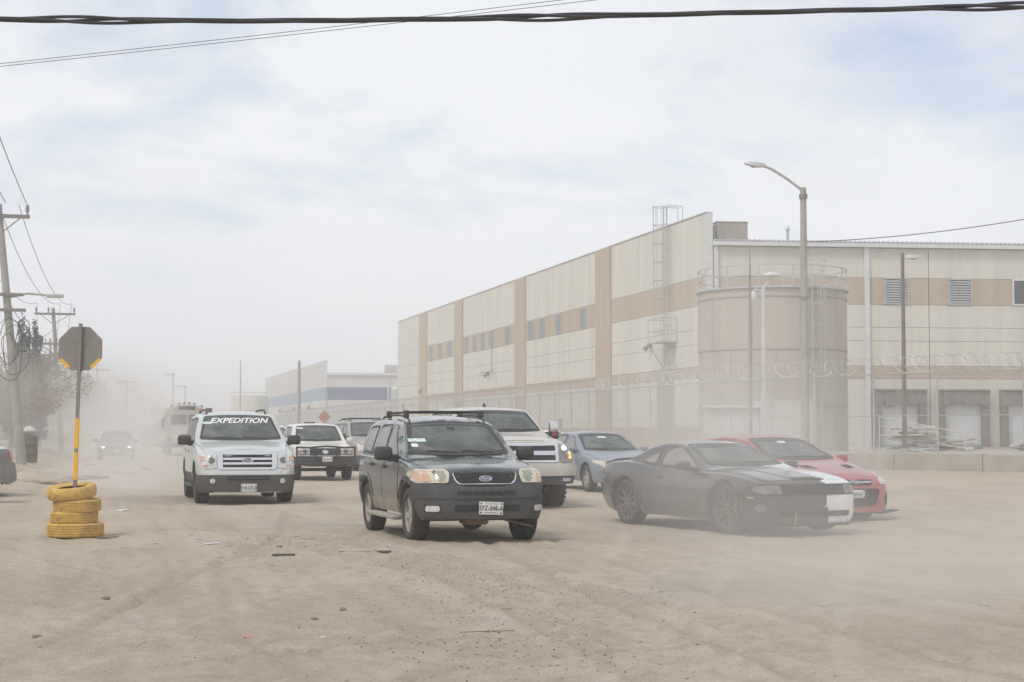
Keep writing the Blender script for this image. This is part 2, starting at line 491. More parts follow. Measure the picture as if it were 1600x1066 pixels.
mb = MB(); strip(mb, KERB, .32, 3.6, -.3, .735); mb.build('walkway', m_concrete, pave)
for i in range(len(KR) - 1):                    # kerb stones, one by one
    a, b = Vector(KR[i]), Vector(KR[i + 1]); t = (b - a).normalized()
    mb = MB(); strip(mb, [tuple(a + t * .012), tuple(b - t * .012)], 0, .30, -.3, .755 + .012 * math.sin(i * 2.3)); mb.build('kerb_stone', m_concrete, pave)
mb = MB(); strip(mb, [(20.9, 330), (20.9, 63.9)], .002, .30, -.3, .75); mb.build('kerb_stone', m_concrete, pave)
yard = MB()
ya = offset_line(KERB, 3.55)
yard.add([(p[0], p[1], .3) for p in ya] + [(400, -8, .3), (400, 330, .3)], [tuple(range(len(ya) + 2))])
tag(yard.build('yard', m_concrete), kind='structure')

# ------------------------------------------------------------------ chain link fence with razor wire
FENCE = offset_line(KERB, 2.1)
FP = resample(FENCE[:-1], 3.0)
fence = empty('chain_link_fence', (FENCE[3][0], FENCE[3][1], .73), 0, 'galvanised chain link fence topped with coiled razor wire along the raised kerb', 'fence')
FO = Vector((FENCE[3][0], FENCE[3][1], .73))
FZ = .735; FT = 2.62
post = MB(); post.cyl((0, 0, 0), (0, 0, FT), .032, n=8); post.cyl((0, 0, FT), (-.12, 0, FT + .32), .02, .012, n=6)
first = None
post_xy = []
for i, p in enumerate(FP):
    if p[1] > 215 or p[1] < 20: continue
    a = Vector(FP[max(i - 1, 0)]); b = Vector(FP[min(i + 1, len(FP) - 1)]); t = (b - a).normalized()
    if first is None: o = first = post.build('post', m_galv, fence, 40)
    else: o = first.copy(); COL.objects.link(o); o.parent = fence
    o.location = (p[0] - FO.x, p[1] - FO.y, FZ - FO.z)
    o.rotation_euler = (0, 0, math.atan2(t.y, t.x) + PI / 2)
    post_xy.append(p)
for nm, z, r in (('top_rail', FT - .02, .017), ('middle_rail', 1.22, .014), ('bottom_wire', .06, .006)):
    mb = MB(); mb.tube([(p[0] - FO.x, p[1] - FO.y, FZ - FO.z + z) for p in post_xy], r, 6); mb.build(nm, m_galv, fence, 40)
# diamond mesh, wire by wire
wv, wf = [], []
def wire(p, q, r=.0032):
    d = (q - p).normalized(); a = d.orthogonal().normalized() * r; b = d.cross(a)
    o = len(wv)
    for c0 in (p, q):
        wv.extend([c0 + a, c0 - a * .5 + b * .87, c0 - a * .5 - b * .87])
    wf.extend([(o, o + 1, o + 4, o + 3), (o + 1, o + 2, o + 5, o + 4), (o + 2, o, o + 3, o + 5)])
for i in range(len(post_xy) - 1):
    p = Vector((*post_xy[i], FZ)) - FO; q = Vector((*post_xy[i + 1], FZ)) - FO
    Ln = (q - p).length; t = (q - p) / Ln
    far = post_xy[i][1]
    pitch = .085 if far < 66 else (.13 if far < 110 else .24)
    hh = FT - .1; slope = .9; run = hh * slope
    n0 = int(-run / pitch) - 1; n1 = int(Ln / pitch) + 1
    for k in range(n0, n1 + 1):
        for sg in (1, -1):
            x0 = k * pitch if sg > 0 else k * pitch + run
            x1 = x0 + sg * run
            u0, u1 = 0., 1.
            dx_ = x1 - x0
            ta, tb = (0 - x0) / dx_, (Ln - x0) / dx_
            u0, u1 = max(0, min(ta, tb)), min(1, max(ta, tb))
            if u1 - u0 < .03: continue
            P0 = p + t * (x0 + dx_ * u0) + Vector((0, 0, .06 + hh * u0)); P1 = p + t * (x0 + dx_ * u1) + Vector((0, 0, .06 + hh * u1))
            wire(P0, P1, .0032 if far < 66 else .0042)
o = mesh_np('chain_link_mesh', wv, wf, m_galv, fence); tag(o, kind='stuff')
# razor wire coil
coil = []
dist = 0
rr_ = random.Random(4)
pts = resample([p for p in post_xy], .5)
Lc = [0]
for a, b in zip(pts[:-1], pts[1:]): Lc.append(Lc[-1] + (Vector(b) - Vector(a)).length)
tot = Lc[-1]
mb = MB()
path = []
u = 0
ang = 0
while u < tot - .5:
    k = min(int(np.searchsorted(Lc, u)), len(pts) - 1); k = max(k, 1)
    w_ = (u - Lc[k - 1]) / (Lc[k] - Lc[k - 1])
    c0 = Vector(pts[k - 1]).lerp(Vector(pts[k]), w_)
    t = (Vector(pts[k]) - Vector(pts[k - 1])).normalized(); n = Vector((-t.y, t.x))
    rad = .27 + .02 * math.sin(u * 1.7)
    near_ = pts[k][1] < 75
    st = 14 if near_ else 9
    ang += 2 * PI / st
    wob = .21 * math.cos(ang + .5)
    path.append((c0.x + n.x * rad * math.cos(ang) + t.x * wob - FO.x, c0.y + n.y * rad * math.cos(ang) + t.y * wob - FO.y, FZ - FO.z + FT + .27 + rad * math.sin(ang)))
    u += .40 / st
mb.tube(path, .010, 3); mb.build('razor_wire', m_galv, fence)

# ------------------------------------------------------------------ buildings
class Facade:
    """boxes laid on a wall: u along the wall, z up, d outwards"""
    def __init__(self, root, origin, udir):
        self.root = root; self.o = Vector((origin[0], origin[1], 0)); self.u = Vector((udir[0], udir[1], 0)).normalized()
        self.n = Vector((self.u.y, -self.u.x, 0))
        self.M = Matrix(((self.u.x, self.n.x, 0, self.o.x), (self.u.y, self.n.y, 0, self.o.y), (0, 0, 1, 0), (0, 0, 0, 1)))
    def mbox(self, mb, u0, u1, z0, z1, d0, d1, mi=0):
        mb.box(u0, u1, d0, d1, z0, z1, mi)
    def build(self, mb, name, mat, parent=None, smooth=None):
        off = Matrix.Translation(-Vector(self.root.location))
        par = parent or self.root
        mb.xf(off @ self.M)
        return mb.build(name, mat, par, smooth)
    def part(self, name, mat, u0, u1, z0, z1, d0, d1, parent=None):
        mb = MB(); self.mbox(mb, u0, u1, z0, z1, d0, d1); return self.build(mb, name, mat, parent)

A0 = Vector((37.33, 97.83)); UD = Vector((.99211, -.12533))
wh = empty('warehouse', (37.33, 97.83, .25), 0, 'large cream warehouse with tan bands, tan pilasters and loading docks behind the fence', 'building')
FL = Facade(wh, A0, (0, 1))          # long wall along the road; u grows away from the camera
FL.n = Vector((-1, 0, 0)); FL.M = Matrix(((0, -1, 0, A0.x), (1, 0, 0, A0.y), (0, 0, 1, 0), (0, 0, 0, 1)))
FR = Facade(wh, A0, UD)              # dock wall
LU = 108.2; ZT = 15.15
Ldock = 62.0
# core volume behind the facade panels
ce = A0 + UD * Ldock
mb = MB()
ins = .16
core = [(A0.x + ins, A0.y + ins + .02), (ce.x, ce.y + ins), (ce.x + 12, A0.y + LU - .2), (A0.x + ins, A0.y + LU - .2)]
mb.add([(p[0] - wh.location.x, p[1] - wh.location.y, z - .25) for z in (-.2, 13.05) for p in core], [(3, 2, 1, 0), (4, 5, 6, 7), (0, 1, 5, 4), (1, 2, 6, 5), (2, 3, 7, 6), (3, 0, 4, 7)])
mb.build('core_wall', m_cream, wh)
# tilt-up panels of the long wall
pil = [(19.65, 23.4), (44.6, 48.3), (70.3, 74.3), (89.3, 93.6)]
bays = [(0, 19.65), (23.4, 44.6), (48.3, 70.3), (74.3, 89.3), (93.6, LU)]
joints = {0: [13.3], 1: [30.4, 37.4], 2: [55.6, 63.0], 3: [81.8], 4: []}
g = .025
zrows = [(0.2, 1.7, 'tan'), (1.7, 4.82, 'cream'), (4.82, 5.55, 'tan'), (5.55, 6.98, 'cream'), (6.98, 7.92, 'cream'), (7.92, 9.42, 'cream'), (9.42, 11.18, 'tan'), (11.18, ZT, 'cream')]
for bi, (b0, b1) in enumerate(bays):
    cuts = [b0] + joints[bi] + [b1]
    for u0, u1 in zip(cuts[:-1], cuts[1:]):
        for z0, z1, cname in zrows:
            mt = m_tan if cname == 'tan' else m_cream
            if bi == 4: mt = m_cream
            if bi == 0 and cname == 'tan' and z0 == 4.82 and u0 > 12: pass
            FL.part('wall_panel', mt, u0 + g, u1 - g, z0 + .012, z1 - .012, -.15, 0)
for u0, u1 in pil:
    FL.part('pilaster', m_tan, u0 + .01, u1 - .01, .2, ZT + .02, -.15, .12)
FL.part('parapet_cap', m_white_trim, 0, LU, ZT + .02, ZT + .10, -.45, .06)
FL.part('parapet_back', m_cream, 0.02, LU - .02, 12.9, ZT + .02, -.42, -.155)
FR.part('parapet_end', m_white_trim, -.02, .42, .2, ZT - .01, -.35, .02)
# small louvers of the long wall
for uc in (42.9, 39.2, 34.0, 26.9, 68.7, 64.9, 61.3, 57.6, 51.3, 87.1, 82.1, 77.0):
    fr = MB()
    w_, z0, z1 = .85, 9.5, 11.1
    for (a, b, c0, d_) in ((uc - w_, uc + w_, z0, z0 + .09), (uc - w_, uc + w_, z1 - .09, z1), (uc - w_, uc - w_ + .09, z0 + .09, z1 - .09), (uc + w_ - .09, uc + w_, z0 + .09, z1 - .09)):
        FL.mbox(fr, a, b, c0, d_, -.05, .06)
    fo = FL.build(fr, 'louver', m_louver)
    FL.part('louver_back', m_dark, uc - w_ + .09, uc + w_ - .09, z0 + .09, z1 - .09, -.03, .006, fo)
    for k in range(9):
        sl = MB(); zz = z0 + .14 + k * .152
        sl.add([(uc - w_ + .09, .01, zz + .085), (uc + w_ - .09, .01, zz + .085), (uc + w_ - .09, .05, zz), (uc - w_ + .09, .05, zz),
                (uc - w_ + .09, .01, zz + .105), (uc + w_ - .09, .01, zz + .105), (uc + w_ - .09, .05, zz + .02), (uc - w_ + .09, .05, zz + .02)],
               [(0, 1, 2, 3), (4, 7, 6, 5), (0, 4, 5, 1), (3, 2, 6, 7), (1, 5, 6, 2), (0, 3, 7, 4)])
        FL.build(sl, 'slat', m_louver, fo)
# wall lamps and a camera arm on the long wall
for uc, z in ((10.6, 7.35), (92.0, 6.2), (58.8, 7.0)):
    lm = MB(); lm.bbox(uc - .18, uc + .18, 0, .28, z - .18, z + .2, .05); lm.cyl((uc, .3, z - .1), (uc, .5, z - .28), .13, .17, 10)
    FL.build(lm, 'wall_lamp', m_galv_dark, None, 40)
lm = MB(); lm.cyl((57.5, .04, 7.3), (57.5, .04, 9.9), .03); lm.cyl((55.2, .4, 7.15), (60.5, .4, 7.15), .045); lm.cyl((57.5, 0, 7.15), (57.5, .4, 7.15), .04)
FL.build(lm, 'camera_bracket', m_galv_dark)
# door in the long wall
dr = FL.part('service_door', M('green_grey_door', (.25, .33, .28), .6), 33.0, 34.2, .3, 2.5, .005, .06)
FL.part('door_handle', m_galv_dark, 34.0, 34.06, 1.2, 1.4, .06, .1, dr)
FL.part('shade_panel', M('service_opening_shade_tone', (.36, .33, .27), .85), 6.0, 9.3, .3, 5.4, .005, .05)  # flat panel; the shade of the opening is put into its colour
# caged roof ladder with a landing
lad = MB()
uc = 6.9
for du in (-.28, .28): lad.cyl((uc + du, .28, 5.2), (uc + du, .28, 16.4), .035, n=6)
for k in range(37): lad.cyl((uc - .28, .28, 5.4 + k * .3), (uc + .28, .28, 5.4 + k * .3), .018, n=5)
for k in range(6):
    zz = 10.3 + k * 1.22
    hoop = [(uc - .45 * math.cos(t), .28 + .85 * math.sin(t), zz) for t in np.linspace(0, PI, 9)]
    lad.tube(hoop, .024, 5)
for t in np.linspace(0, PI, 7)[0:]: lad.cyl((uc - .45 * math.cos(t), .28 + .85 * math.sin(t), 10.3), (uc - .45 * math.cos(t), .28 + .85 * math.sin(t), 16.5), .018, n=5)
for zz in (6, 8.5, 11, 13.5): lad.cyl((uc + .28, 0, zz), (uc + .28, .28, zz), .025, n=5); lad.cyl((uc - .28, 0, zz), (uc - .28, .28, zz), .025, n=5)
for du in (-.45, .45):
    lad.cyl((uc + du, .28, 16.45), (uc + du, -.8, 16.45), .03, n=5); lad.cyl((uc + du, -.8, 15.2), (uc + du, -.8, 16.45), .03, n=5)
FL.build(lad, 'caged_ladder', m_galv)
ldg = MB()
ldg.box(uc - 1.5, uc + 1.1, .02, 1.15, 7.30, 7.38)
for uu in (uc - 1.5, uc + 1.1):
    for dd in (.04, 1.13): ldg.cyl((uu, dd, 7.3), (uu, dd, 8.9), .03, n=6)
    ldg.cyl((uu, 1.1, 7.3), (uu, .04, 5.6), .035, n=6)
    for zz in (8.1, 8.9): ldg.cyl((uu, .04, zz), (uu, 1.13, zz), .028, n=6)
for zz in (8.1, 8.9): ldg.cyl((uc - 1.5, 1.13, zz), (uc + 1.1, 1.13, zz), .028, n=6)
FL.build(ldg, 'ladder_landing', m_galv)

# dock wall panels
cuts = [.45, 14.49, 28.5, 42.5, 56.5, Ldock]
rows = [(.2, .6, m_cream), (.6, 4.77, m_cream), (4.77, 5.58, m_tan), (5.58, 7.17, m_cream), (7.17, 8.03, m_cream), (8.03, 9.48, m_cream), (9.48, 11.18, m_tan), (11.18, 13.08, m_cream)]
for u0, u1 in zip(cuts[:-1], cuts[1:]):
    for z0, z1, mt in rows:
        FR.part('wall_panel', mt, u0 + .03, u1 - .03, z0 + .012, z1 - .012, -.15, 0)
FR.part('eave_gutter', m_white_trim, .43, Ldock, 13.1, 13.38, -.05, .38)
roofm = MB()
for k in range(200):
    u0 = .45 + k * .31
    if u0 > Ldock - .3: break
    roofm.add([(u0, .42, 13.39), (u0 + .2, .42, 13.39), (u0 + .14, .42, 13.49), (u0 + .06, .42, 13.49), (u0, -14, 13.75), (u0 + .2, -14, 13.75), (u0 + .14, -14, 13.85), (u0 + .06, -14, 13.85)],
              [(0, 1, 2, 3), (0, 4, 5, 1), (1, 5, 6, 2), (2, 6, 7, 3), (3, 7, 4, 0), (7, 6, 5, 4)])
FR.build(roofm, 'roof_rib', m_roofmetal)
rf = MB(); rf.add([(.43, .4, 13.385), (Ldock, .4, 13.385), (Ldock, -60, 15.0), (.43, -60, 15.0)], [(0, 1, 2, 3)])
FR.build(rf, 'roof', m_roofmetal)
FR.part('downspout', m_white_trim, 10.22, 10.52, .3, 13.1, .005, .2)
FR.part('downspout', m_white_trim, 38.2, 38.5, .3, 13.1, .005, .2)
FR.part('downspout_corner', m_white_trim, .5, .72, .3, 13.1, .005, .2)
for k, (u0, u1) in enumerate(((11.53, 13.16), (15.77, 17.36), (20.06, 21.7), (24.3, 25.9), (30.2, 31.8), (34.4, 36.0))):
    z0, z1 = 9.50, 11.2
    fr = MB()
    for (a, b, c0, d_) in ((u0, u1, z0, z0 + .1), (u0, u1, z1 - .1, z1), (u0, u0 + .1, z0 + .1, z1 - .1), (u1 - .1, u1, z0 + .1, z1 - .1)):
        FR.mbox(fr, a, b, c0, d_, -.05, .07)
    if k == 2:
        fo = FR.build(fr, 'window', m_white_trim)
        FR.part('pane', m_glassdark, u0 + .1, u1 - .1, z0 + .1, z1 - .1, -.03, .01, fo)
        continue
    fo = FR.build(fr, 'large_louver', m_louver)
    FR.part('louver_back', m_dark, u0 + .1, u1 - .1, z0 + .1, z1 - .1, -.03, .006, fo)
    for q in range(9):
        sl = MB(); zz = z0 + .14 + q * .162
        sl.add([(u0 + .1, .008, zz + .09), (u1 - .1, .008, zz + .09), (u1 - .1, .06, zz), (u0 + .1, .06, zz),
                (u0 + .1, .008, zz + .115), (u1 - .1, .008, zz + .115), (u1 - .1, .06, zz + .025), (u0 + .1, .06, zz + .025)],
               [(0, 1, 2, 3), (4, 7, 6, 5), (0, 4, 5, 1), (3, 2, 6, 7), (1, 5, 6, 2), (0, 3, 7, 4)])
        FR.build(sl, 'slat', m_louver, fo)
# loading docks
rd = random.Random(3)
for k in range(8):
    u0 = 10.70 + k * 4.17; u1 = u0 + 3.42
    if u0 > 13.5 and k > 2: u0 += .2; u1 += .2
    sh = MB()
    sh.box(u0, u1, -.01, .55, 4.0, 4.10)
    for q in range(12):          # quilted side pads with worn flaps
        z0 = .35 + q * .28
        for (a, b) in ((u0, u0 + .5), (u1 - .5, u1)):
            sh.bbox(a + rd.uniform(0, .02), b - rd.uniform(0, .02), .01, .40 + rd.uniform(-.04, .06), z0, z0 + .27, .03)
    n = 10
    for q in range(n):           # sagging head curtain
        a = u0 + (u1 - u0) * q / n; b = u0 + (u1 - u0) * (q + 1) / n
        drop = 3.12 + .18 * math.sin(q * 1.7 + k * 2) * rd.random()
        sh.bbox(a, b + .01, .01, .47 + rd.uniform(-.05, .06), drop, 3.99, .03)
    so = FR.build(sh, 'dock_shelter', m_rubber)
    do = FR.part('dock_door', m_door, u0 + .45, u1 - .45, .55, 3.4, .005, .03)
    for q in range(7):
        FR.part('door_panel', m_door, u0 + .5, u1 - .5, .62 + q * .38, .985 + q * .38, .03, .05, do)
    lv = FR.part('dock_leveller', m_green, u0 + .62, u1 - .62, .12, .53, .02, .42)
    FR.part('dock_ledge', m_tan, u0 - .35, u0 + .58, -.1, .44, .01, .6)
    FR.part('dock_ledge', m_tan, u1 - .58, u1 + .35, -.1, .44, .01, .6)
# rooftop plant
hv = empty('rooftop_unit', (37.33, 97.83, 0), 0, 'boxy beige air handling unit on the warehouse roof behind the parapet corner', 'air conditioner')
FH = Facade(hv, A0, UD)
FH.part('housing', M('hvac_brown', (.34, .30, .25), .6), 1.0, 3.0, 13.5, 14.75, -4.2, -1.2)
FH.part('intake_hood', m_galv, -.05 + .5, .98, 13.6, 14.65, -3.6, -1.4)
for q in range(5): FH.part('grille_slat', m_galv_dark, .52, .96, 13.75 + q * .17, 13.83 + q * .17, -1.398, -1.36)
FH.part('lid', m_galv, .95, 3.05, 14.755, 14.80, -4.25, -1.15)
FH.part('roof_curb', m_galv_dark, .9, 3.05, 12.8, 13.49, -4.2, -1.3)
vp = MB(); vp.cyl((0, 0, 0), (0, 0, 1.0), .09); vp.cyl((0, 0, 1.0), (0, 0, 1.25), .16, .05)
vo = vp.build('roof_vent_pipe', m_galv, None, 40); q = A0 + UD * 5.9; vo.location = (q.x, q.y + 1.5, 13.35)
tag(vo, 'thin capped vent pipe standing on the warehouse roof beside the street lamp', 'vent pipe')

# ------------------------------------------------------------------ water tank in front of the corner
TX, TY, TR, TH = 33.76, 79.14, 3.76, 8.55
tk = empty('storage_tank', (TX, TY, .3), R(-20), 'big round beige water tank with railing in front of the warehouse corner', 'tank')
mb = MB(); mb.lathe([(0, 0), (TR, 0), (TR, TH - .3), (0, TH - .05)], 64); mb.build('shell', m_tank, tk, 40)
for z in (.15, 2.35, 5.15, 7.75):
    mb = MB(); mb.lathe([(TR - .01, z), (TR + .035, z), (TR + .035, z + .06), (TR - .01, z + .06)], 64, close=True); mb.build('seam_ring', m_seam, tk)
mb = MB(); mb.lathe([(TR - .02, TH - .36), (TR + .12, TH - .36), (TR + .12, TH - .26), (TR - .02, TH - .26)], 64, close=True); mb.build('rim', m_galv, tk)
for row, (z0, z1) in enumerate(((.15, 2.35), (2.41, 5.15), (5.21, TH - .36))):
    for k in range(10):
        t = 2 * PI * (k + .5 * row) / 10
        mb = MB(); mb.cyl((TR * math.cos(t), TR * math.sin(t), z0), (TR * math.cos(t), TR * math.sin(t), z1), .018, n=4); mb.build('weld_seam', m_seam, tk)
rail = MB()
for z in (TH + .25, TH + .75): rail.lathe([(TR - .03, z), (TR + .02, z), (TR + .02, z + .05), (TR - .03, z + .05)], 48, close=True)
rail.build('guard_rail', m_galv, tk)
for k in range(14):
    t = 2 * PI * k / 14
    mb = MB(); mb.cyl((TR * math.cos(t), TR * math.sin(t), TH - .3), (TR * math.cos(t), TR * math.sin(t), TH + .8), .04, n=6); mb.build('rail_post', m_galv, tk)
lad = MB(); t0 = R(-90 + 30); lx, ly = math.cos(t0), math.sin(t0); px_, py_ = -ly, lx
for sg in (-.25, .25): lad.cyl((lx * (TR + .2) + px_ * sg, ly * (TR + .2) + py_ * sg, .3), (lx * (TR + .2) + px_ * sg, ly * (TR + .2) + py_ * sg, TH + 1.1), .03, n=6)
for k in range(29): lad.cyl((lx * (TR + .2) - px_ * .25, ly * (TR + .2) - py_ * .25, .5 + k * .3), (lx * (TR + .2) + px_ * .25, ly * (TR + .2) + py_ * .25, .5 + k * .3), .015, n=5)
for k in range(7):
    zz = 3.2 + k * 1.05
    lad.tube([((TR + .2 + .6 * math.sin(q)) * lx + px_ * .38 * math.cos(q), (TR + .2 + .6 * math.sin(q)) * ly + py_ * .38 * math.cos(q), zz) for q in np.linspace(0, PI, 9)], .018, 5)
for q in np.linspace(.3, PI - .3, 5): lad.cyl(((TR + .2 + .6 * math.sin(q)) * lx + px_ * .38 * math.cos(q), (TR + .2 + .6 * math.sin(q)) * ly + py_ * .38 * math.cos(q), 3.2), ((TR + .2 + .6 * math.sin(q)) * lx + px_ * .38 * math.cos(q), (TR + .2 + .6 * math.sin(q)) * ly + py_ * .38 * math.cos(q), 9.5), .012, n=4)
lad.build('caged_ladder', m_galv, tk)
# pump house at its foot
ph = empty('pump_house', (*S(12.5, 77.5), .3), R(-14), 'low white pump house with small roof lip at the foot of the tank', 'shed')
mb = MB(); mb.bbox(-1.1, 1.3, -1, 1, 0, 2.55, .02); mb.build('wall', M('pump_white', (.56, .54, .5), .8, dust=.2), ph)
mb = MB(); mb.bbox(-3.5, -1.12, -.8, .8, 0, 2.2, .02); mb.build('annex', m_cream, ph)
mb = MB(); mb.bbox(-3.6, -1.12, -1.05, .9, 2.21, 2.33, .02); mb.build('roof', m_white_trim, ph)
mb = MB(); mb.bbox(-2.9, -2.0, -.84, -.80, .02, 2.0, .01); mb.build('door', m_door, ph)

# ------------------------------------------------------------------ masts and lamps near the fence
def lamp_post(name, label, x, y, z0, h, arm, mat, r0, r1, group=None):
    t = empty(name, (x, y, z0), 0, label, 'street lamp', group)
    mb = MB(); mb.cyl((0, 0, 0), (0, 0, h), r0, r1, 12); mb.build('pole', mat, t, 40)
    mb = MB(); mb.cyl((0, 0, 0), (0, 0, .12), r0 * 1.8, r0 * 1.6, 12); mb.build('base_plate', m_concrete, t)
    pts = [Vector(p) for p in arm[0]]
    mb = MB(); mb.tube(pts, .05 * arm[2], 8); mb.build('arm', m_galv, t, 40)
    e = pts[-1]; d = (pts[-1] - pts[-2]); d.z *= .3; d.normalize(); s = Vector((-d.y, d.x, 0)).normalized()
    hd = MB(); L_ = arm[1]
    sec = [(-.1, .05, .05), (.1, .12, .07), (L_ * .6, .15, .06), (L_, .09, .03)]
    vs = []
    for k, w, hh in sec:
        c0 = e + d * k
        vs += [c0 + s * w - Vector((0, 0, hh)), c0 - s * w - Vector((0, 0, hh)), c0 - s * w * .7 + Vector((0, 0, hh)), c0 + s * w * .7 + Vector((0, 0, hh))]
    fs = [(0, 1, 2, 3), (15, 14, 13, 12)]
    for k in range(3):
        for q in range(4): fs.append((k * 4 + q, k * 4 + (q + 1) % 4, k * 4 + 4 + (q + 1) % 4, k * 4 + 4 + q))
    hd.add(vs, fs); ho = hd.build('lamp_head', m_galv, t, 30)
    c0 = e + d * L_ * .45 - Vector((0, 0, .075))
    ln = MB(); ln.cyl(c0, c0 - Vector((0, 0, .03)), .12, .1, 10); ln.build('lens', m_white_trim, ho)
    return t
ax = Vector((-CH, SH, 0))     # to the left as the camera sees it
arm = [(ax * .05 + Vector((0, 0, 8.75))), (ax * .5 + Vector((0, 0, 9.1))), (ax * 1.05 + Vector((0, 0, 9.45))), (ax * 1.35 + Vector((0, 0, 9.57)))]
lp = lamp_post('street_lamp', 'tall concrete street lamp with curved arm in front of the tank', 22.88, 50.94, .72, 8.82, (arm, .6, 1), m_pole_conc, .15, .10)
mb = MB(); mb.cyl((0, 0, 8.45), (0, 0, 8.6), .14); mb.cyl((0, 0, 5.1), (0, 0, 5.2), .15); mb.build('bracket', m_galv_dark, lp)
arm2 = [(0, 0, 6.8), (CH * .05, -SH * .05, 6.86), (CH * .1, -SH * .1, 6.88), (CH * .16, -SH * .16, 6.88)]
lamp_post('yard_lamp', 'slim brown yard lamp with flat head in front of the loading docks', 27.75, 53.4, .735, 7.0, (arm2, .5, .8), M('bronze_pole', (.16, .125, .095), .6, .2, dust=.2), .085, .06)
rx, ry = S(9.9, 69)
lr = empty('lightning_mast', (rx, ry, .3), 0, 'slim dark mast standing in front of the left part of the tank', 'mast')
mb = MB(); mb.cyl((0, 0, 0), (0, 0, 7.6), .075, .06, 8); mb.cyl((0, 0, 7.6), (0, 0, 8.9), .045, .012, 8); mb.build('pole', m_galv_dark, lr, 40)
mb = MB(); mb.cyl((0, 0, 0), (0, 0, .2), .2, .16, 10); mb.build('base_plate', m_concrete, lr)
rx, ry = S(10.6, 70)
cm = empty('camera_pole', (rx, ry, .3), 0, 'white security camera pole with dome camera in front of the tank', 'camera pole')
mb = MB(); mb.cyl((0, 0, 1.5), (0, 0, 7.2), .085, n=10); mb.build('pole', m_white_trim, cm, 40)
mb = MB(); mb.cyl((0, 0, 0), (0, 0, 1.5), .12, n=10); mb.build('lower_pole', m_white_trim, cm, 40)
mb = MB(); mb.tube([(0, 0, 7.0), tuple(ax * .3 + Vector((0, 0, 7.15))), tuple(ax * .42 + Vector((0, 0, 7.05)))], .035, 6); mb.build('arm', m_white_trim, cm, 40)
mb = MB(); c0 = ax * .42 + Vector((0, 0, 6.75)); mb.lathe([(0, -.16), (.1, -.13), (.16, 0), (.16, .14), (.1, .28), (0, .3)], 14, c=tuple(c0)); mb.build('dome_camera', m_white_trim, cm, 40)
mb = MB(); mb.lathe([(0, 7.62), (.33, 7.66), (.36, 7.72), (.30, 7.82), (0, 7.86)], 18, c=(.35, -.1, 0)); mb.cyl((0, 0, 7.2), (.35, -.1, 7.64), .04, n=6); mb.build('antenna_disc', m_white_trim, cm, 40)
# ramp hand rails and scrap in the yard
hr = empty('hand_rail', (*S(20.5, 93), .3), R(-14), 'low white pipe hand rail of a ramp left of the first dock', 'railing')
for k in range(4):
    mb = MB(); mb.cyl((k * 1.6, 0, 0), (k * 1.6, 0, 2.0 - k * .3), .035, n=6); mb.build('rail_post', m_white_trim, hr)
for q in range(3):
    mb = MB(); mb.cyl((0, 0, 1.95 - q * .5), (4.8, 0, 1.05 - q * .42), .03, n=6); mb.build('rail', m_white_trim, hr)
rs = random.Random(8)
def scrap_pile(label, x, y, n, w, h, boards):
    t = empty('scrap_pile', (x, y, .3), 0, label, 'scrap pile')
    for k in range(n):
        L_ = rs.uniform(.5, 1.2) * w
        mb = MB(); mb.box(-L_ / 2, L_ / 2, -.14, .14, 0, rs.uniform(.03, .09))
        o = mb.build('board', m_white_trim if rs.random() < .55 else m_wood, t)
        o.location = (rs.uniform(-.35, .35) * w, rs.uniform(-.5, .5), h * k / n + .02)
        o.rotation_euler = (rs.uniform(-.12, .12), rs.uniform(-.16, .16), rs.uniform(-.5, .5))
    for k in range(boards):
        mb = MB(); mb.bbox(-.55, .55, -.4, .4, 0, .22, .05)
        o = mb.build('bundle', M('pale_bundle', (.55, .52, .47), .8, var=.2), t)
        o.location = (w * .35, 0, .02 + k * .24); o.rotation_euler = (0, 0, rs.uniform(-.2, .2))
    return t
scrap_pile('tall pile of pale boards and bundles by the yard lamp', *S(22.3, 93), 22, 2.2, 1.3, 6)
scrap_pile('low pile of flat boards between the first and second dock', *S(25.5, 97), 12, 2.2, .55, 1)
scrap_pile('flat pile of boards below the third dock', *S(30.6, 98), 12, 2.4, .5, 0)

# ------------------------------------------------------------------ far buildings
m_fw = M('far_white_wall', (.55, .545, .51), .85, var=.05, vscale=.3)
m_blue1 = M('light_blue_band', (.24, .33, .42), .8, var=.04)
m_blue2 = M('navy_band', (.055, .075, .19), .8, var=.05)
bw = empty('factory_building', (37.3, 272.0, .2), 0, 'distant white factory building with blue bands behind the fence', 'building')
FBL = Facade(bw, (37.3, 272.0), (0, 1)); FBL.n = Vector((-1, 0, 0)); FBL.M = Matrix(((0, -1, 0, 37.3), (1, 0, 0, 272.0), (0, 0, 1, 0), (0, 0, 0, 1)))
FBR = Facade(bw, (37.3, 272.0), UD)
mb = MB(); mb.box(.2, 60, .2, 96, -.3, 10.6); mb.build('core_wall', m_fw, bw)
for k in range(12):
    u0, u1 = k * 8.08, k * 8.08 + 8.05
    FBL.part('wall_panel', m_fw, u0, u1, .2, 6.58, -.15, 0)
    FBL.part('blue_band', m_blue1, u0, u1, 6.59, 8.66, -.15, 0)
    FBL.part('wall_panel', m_fw, u0, u1, 8.67, 13.1, -.15, 0)
for k in range(5):
    u0, u1 = .3 + k * 10, .3 + k * 10 + 9.96
    FBR.part('wall_panel', m_fw, u0, u1, .2, 6.58, -.15, 0)
    FBR.part('navy_band', m_blue2, u0 + .1, u1 - .1, 6.59, 8.66, -.15, 0)
    FBR.part('wall_panel', m_fw, u0, u1, 8.67, 10.6, -.15, 0)
    FBR.part('downspout', m_white_trim, u1 - .12, u1 + .12, .3, 10.6, .01, .22)
FBR.part('eave', m_white_trim, .3, 50, 10.62, 11.05, -.2, .3)
FBR.part('parapet_end', m_white_trim, -.2, .28, 8.67, 13.15, -.3, .1)
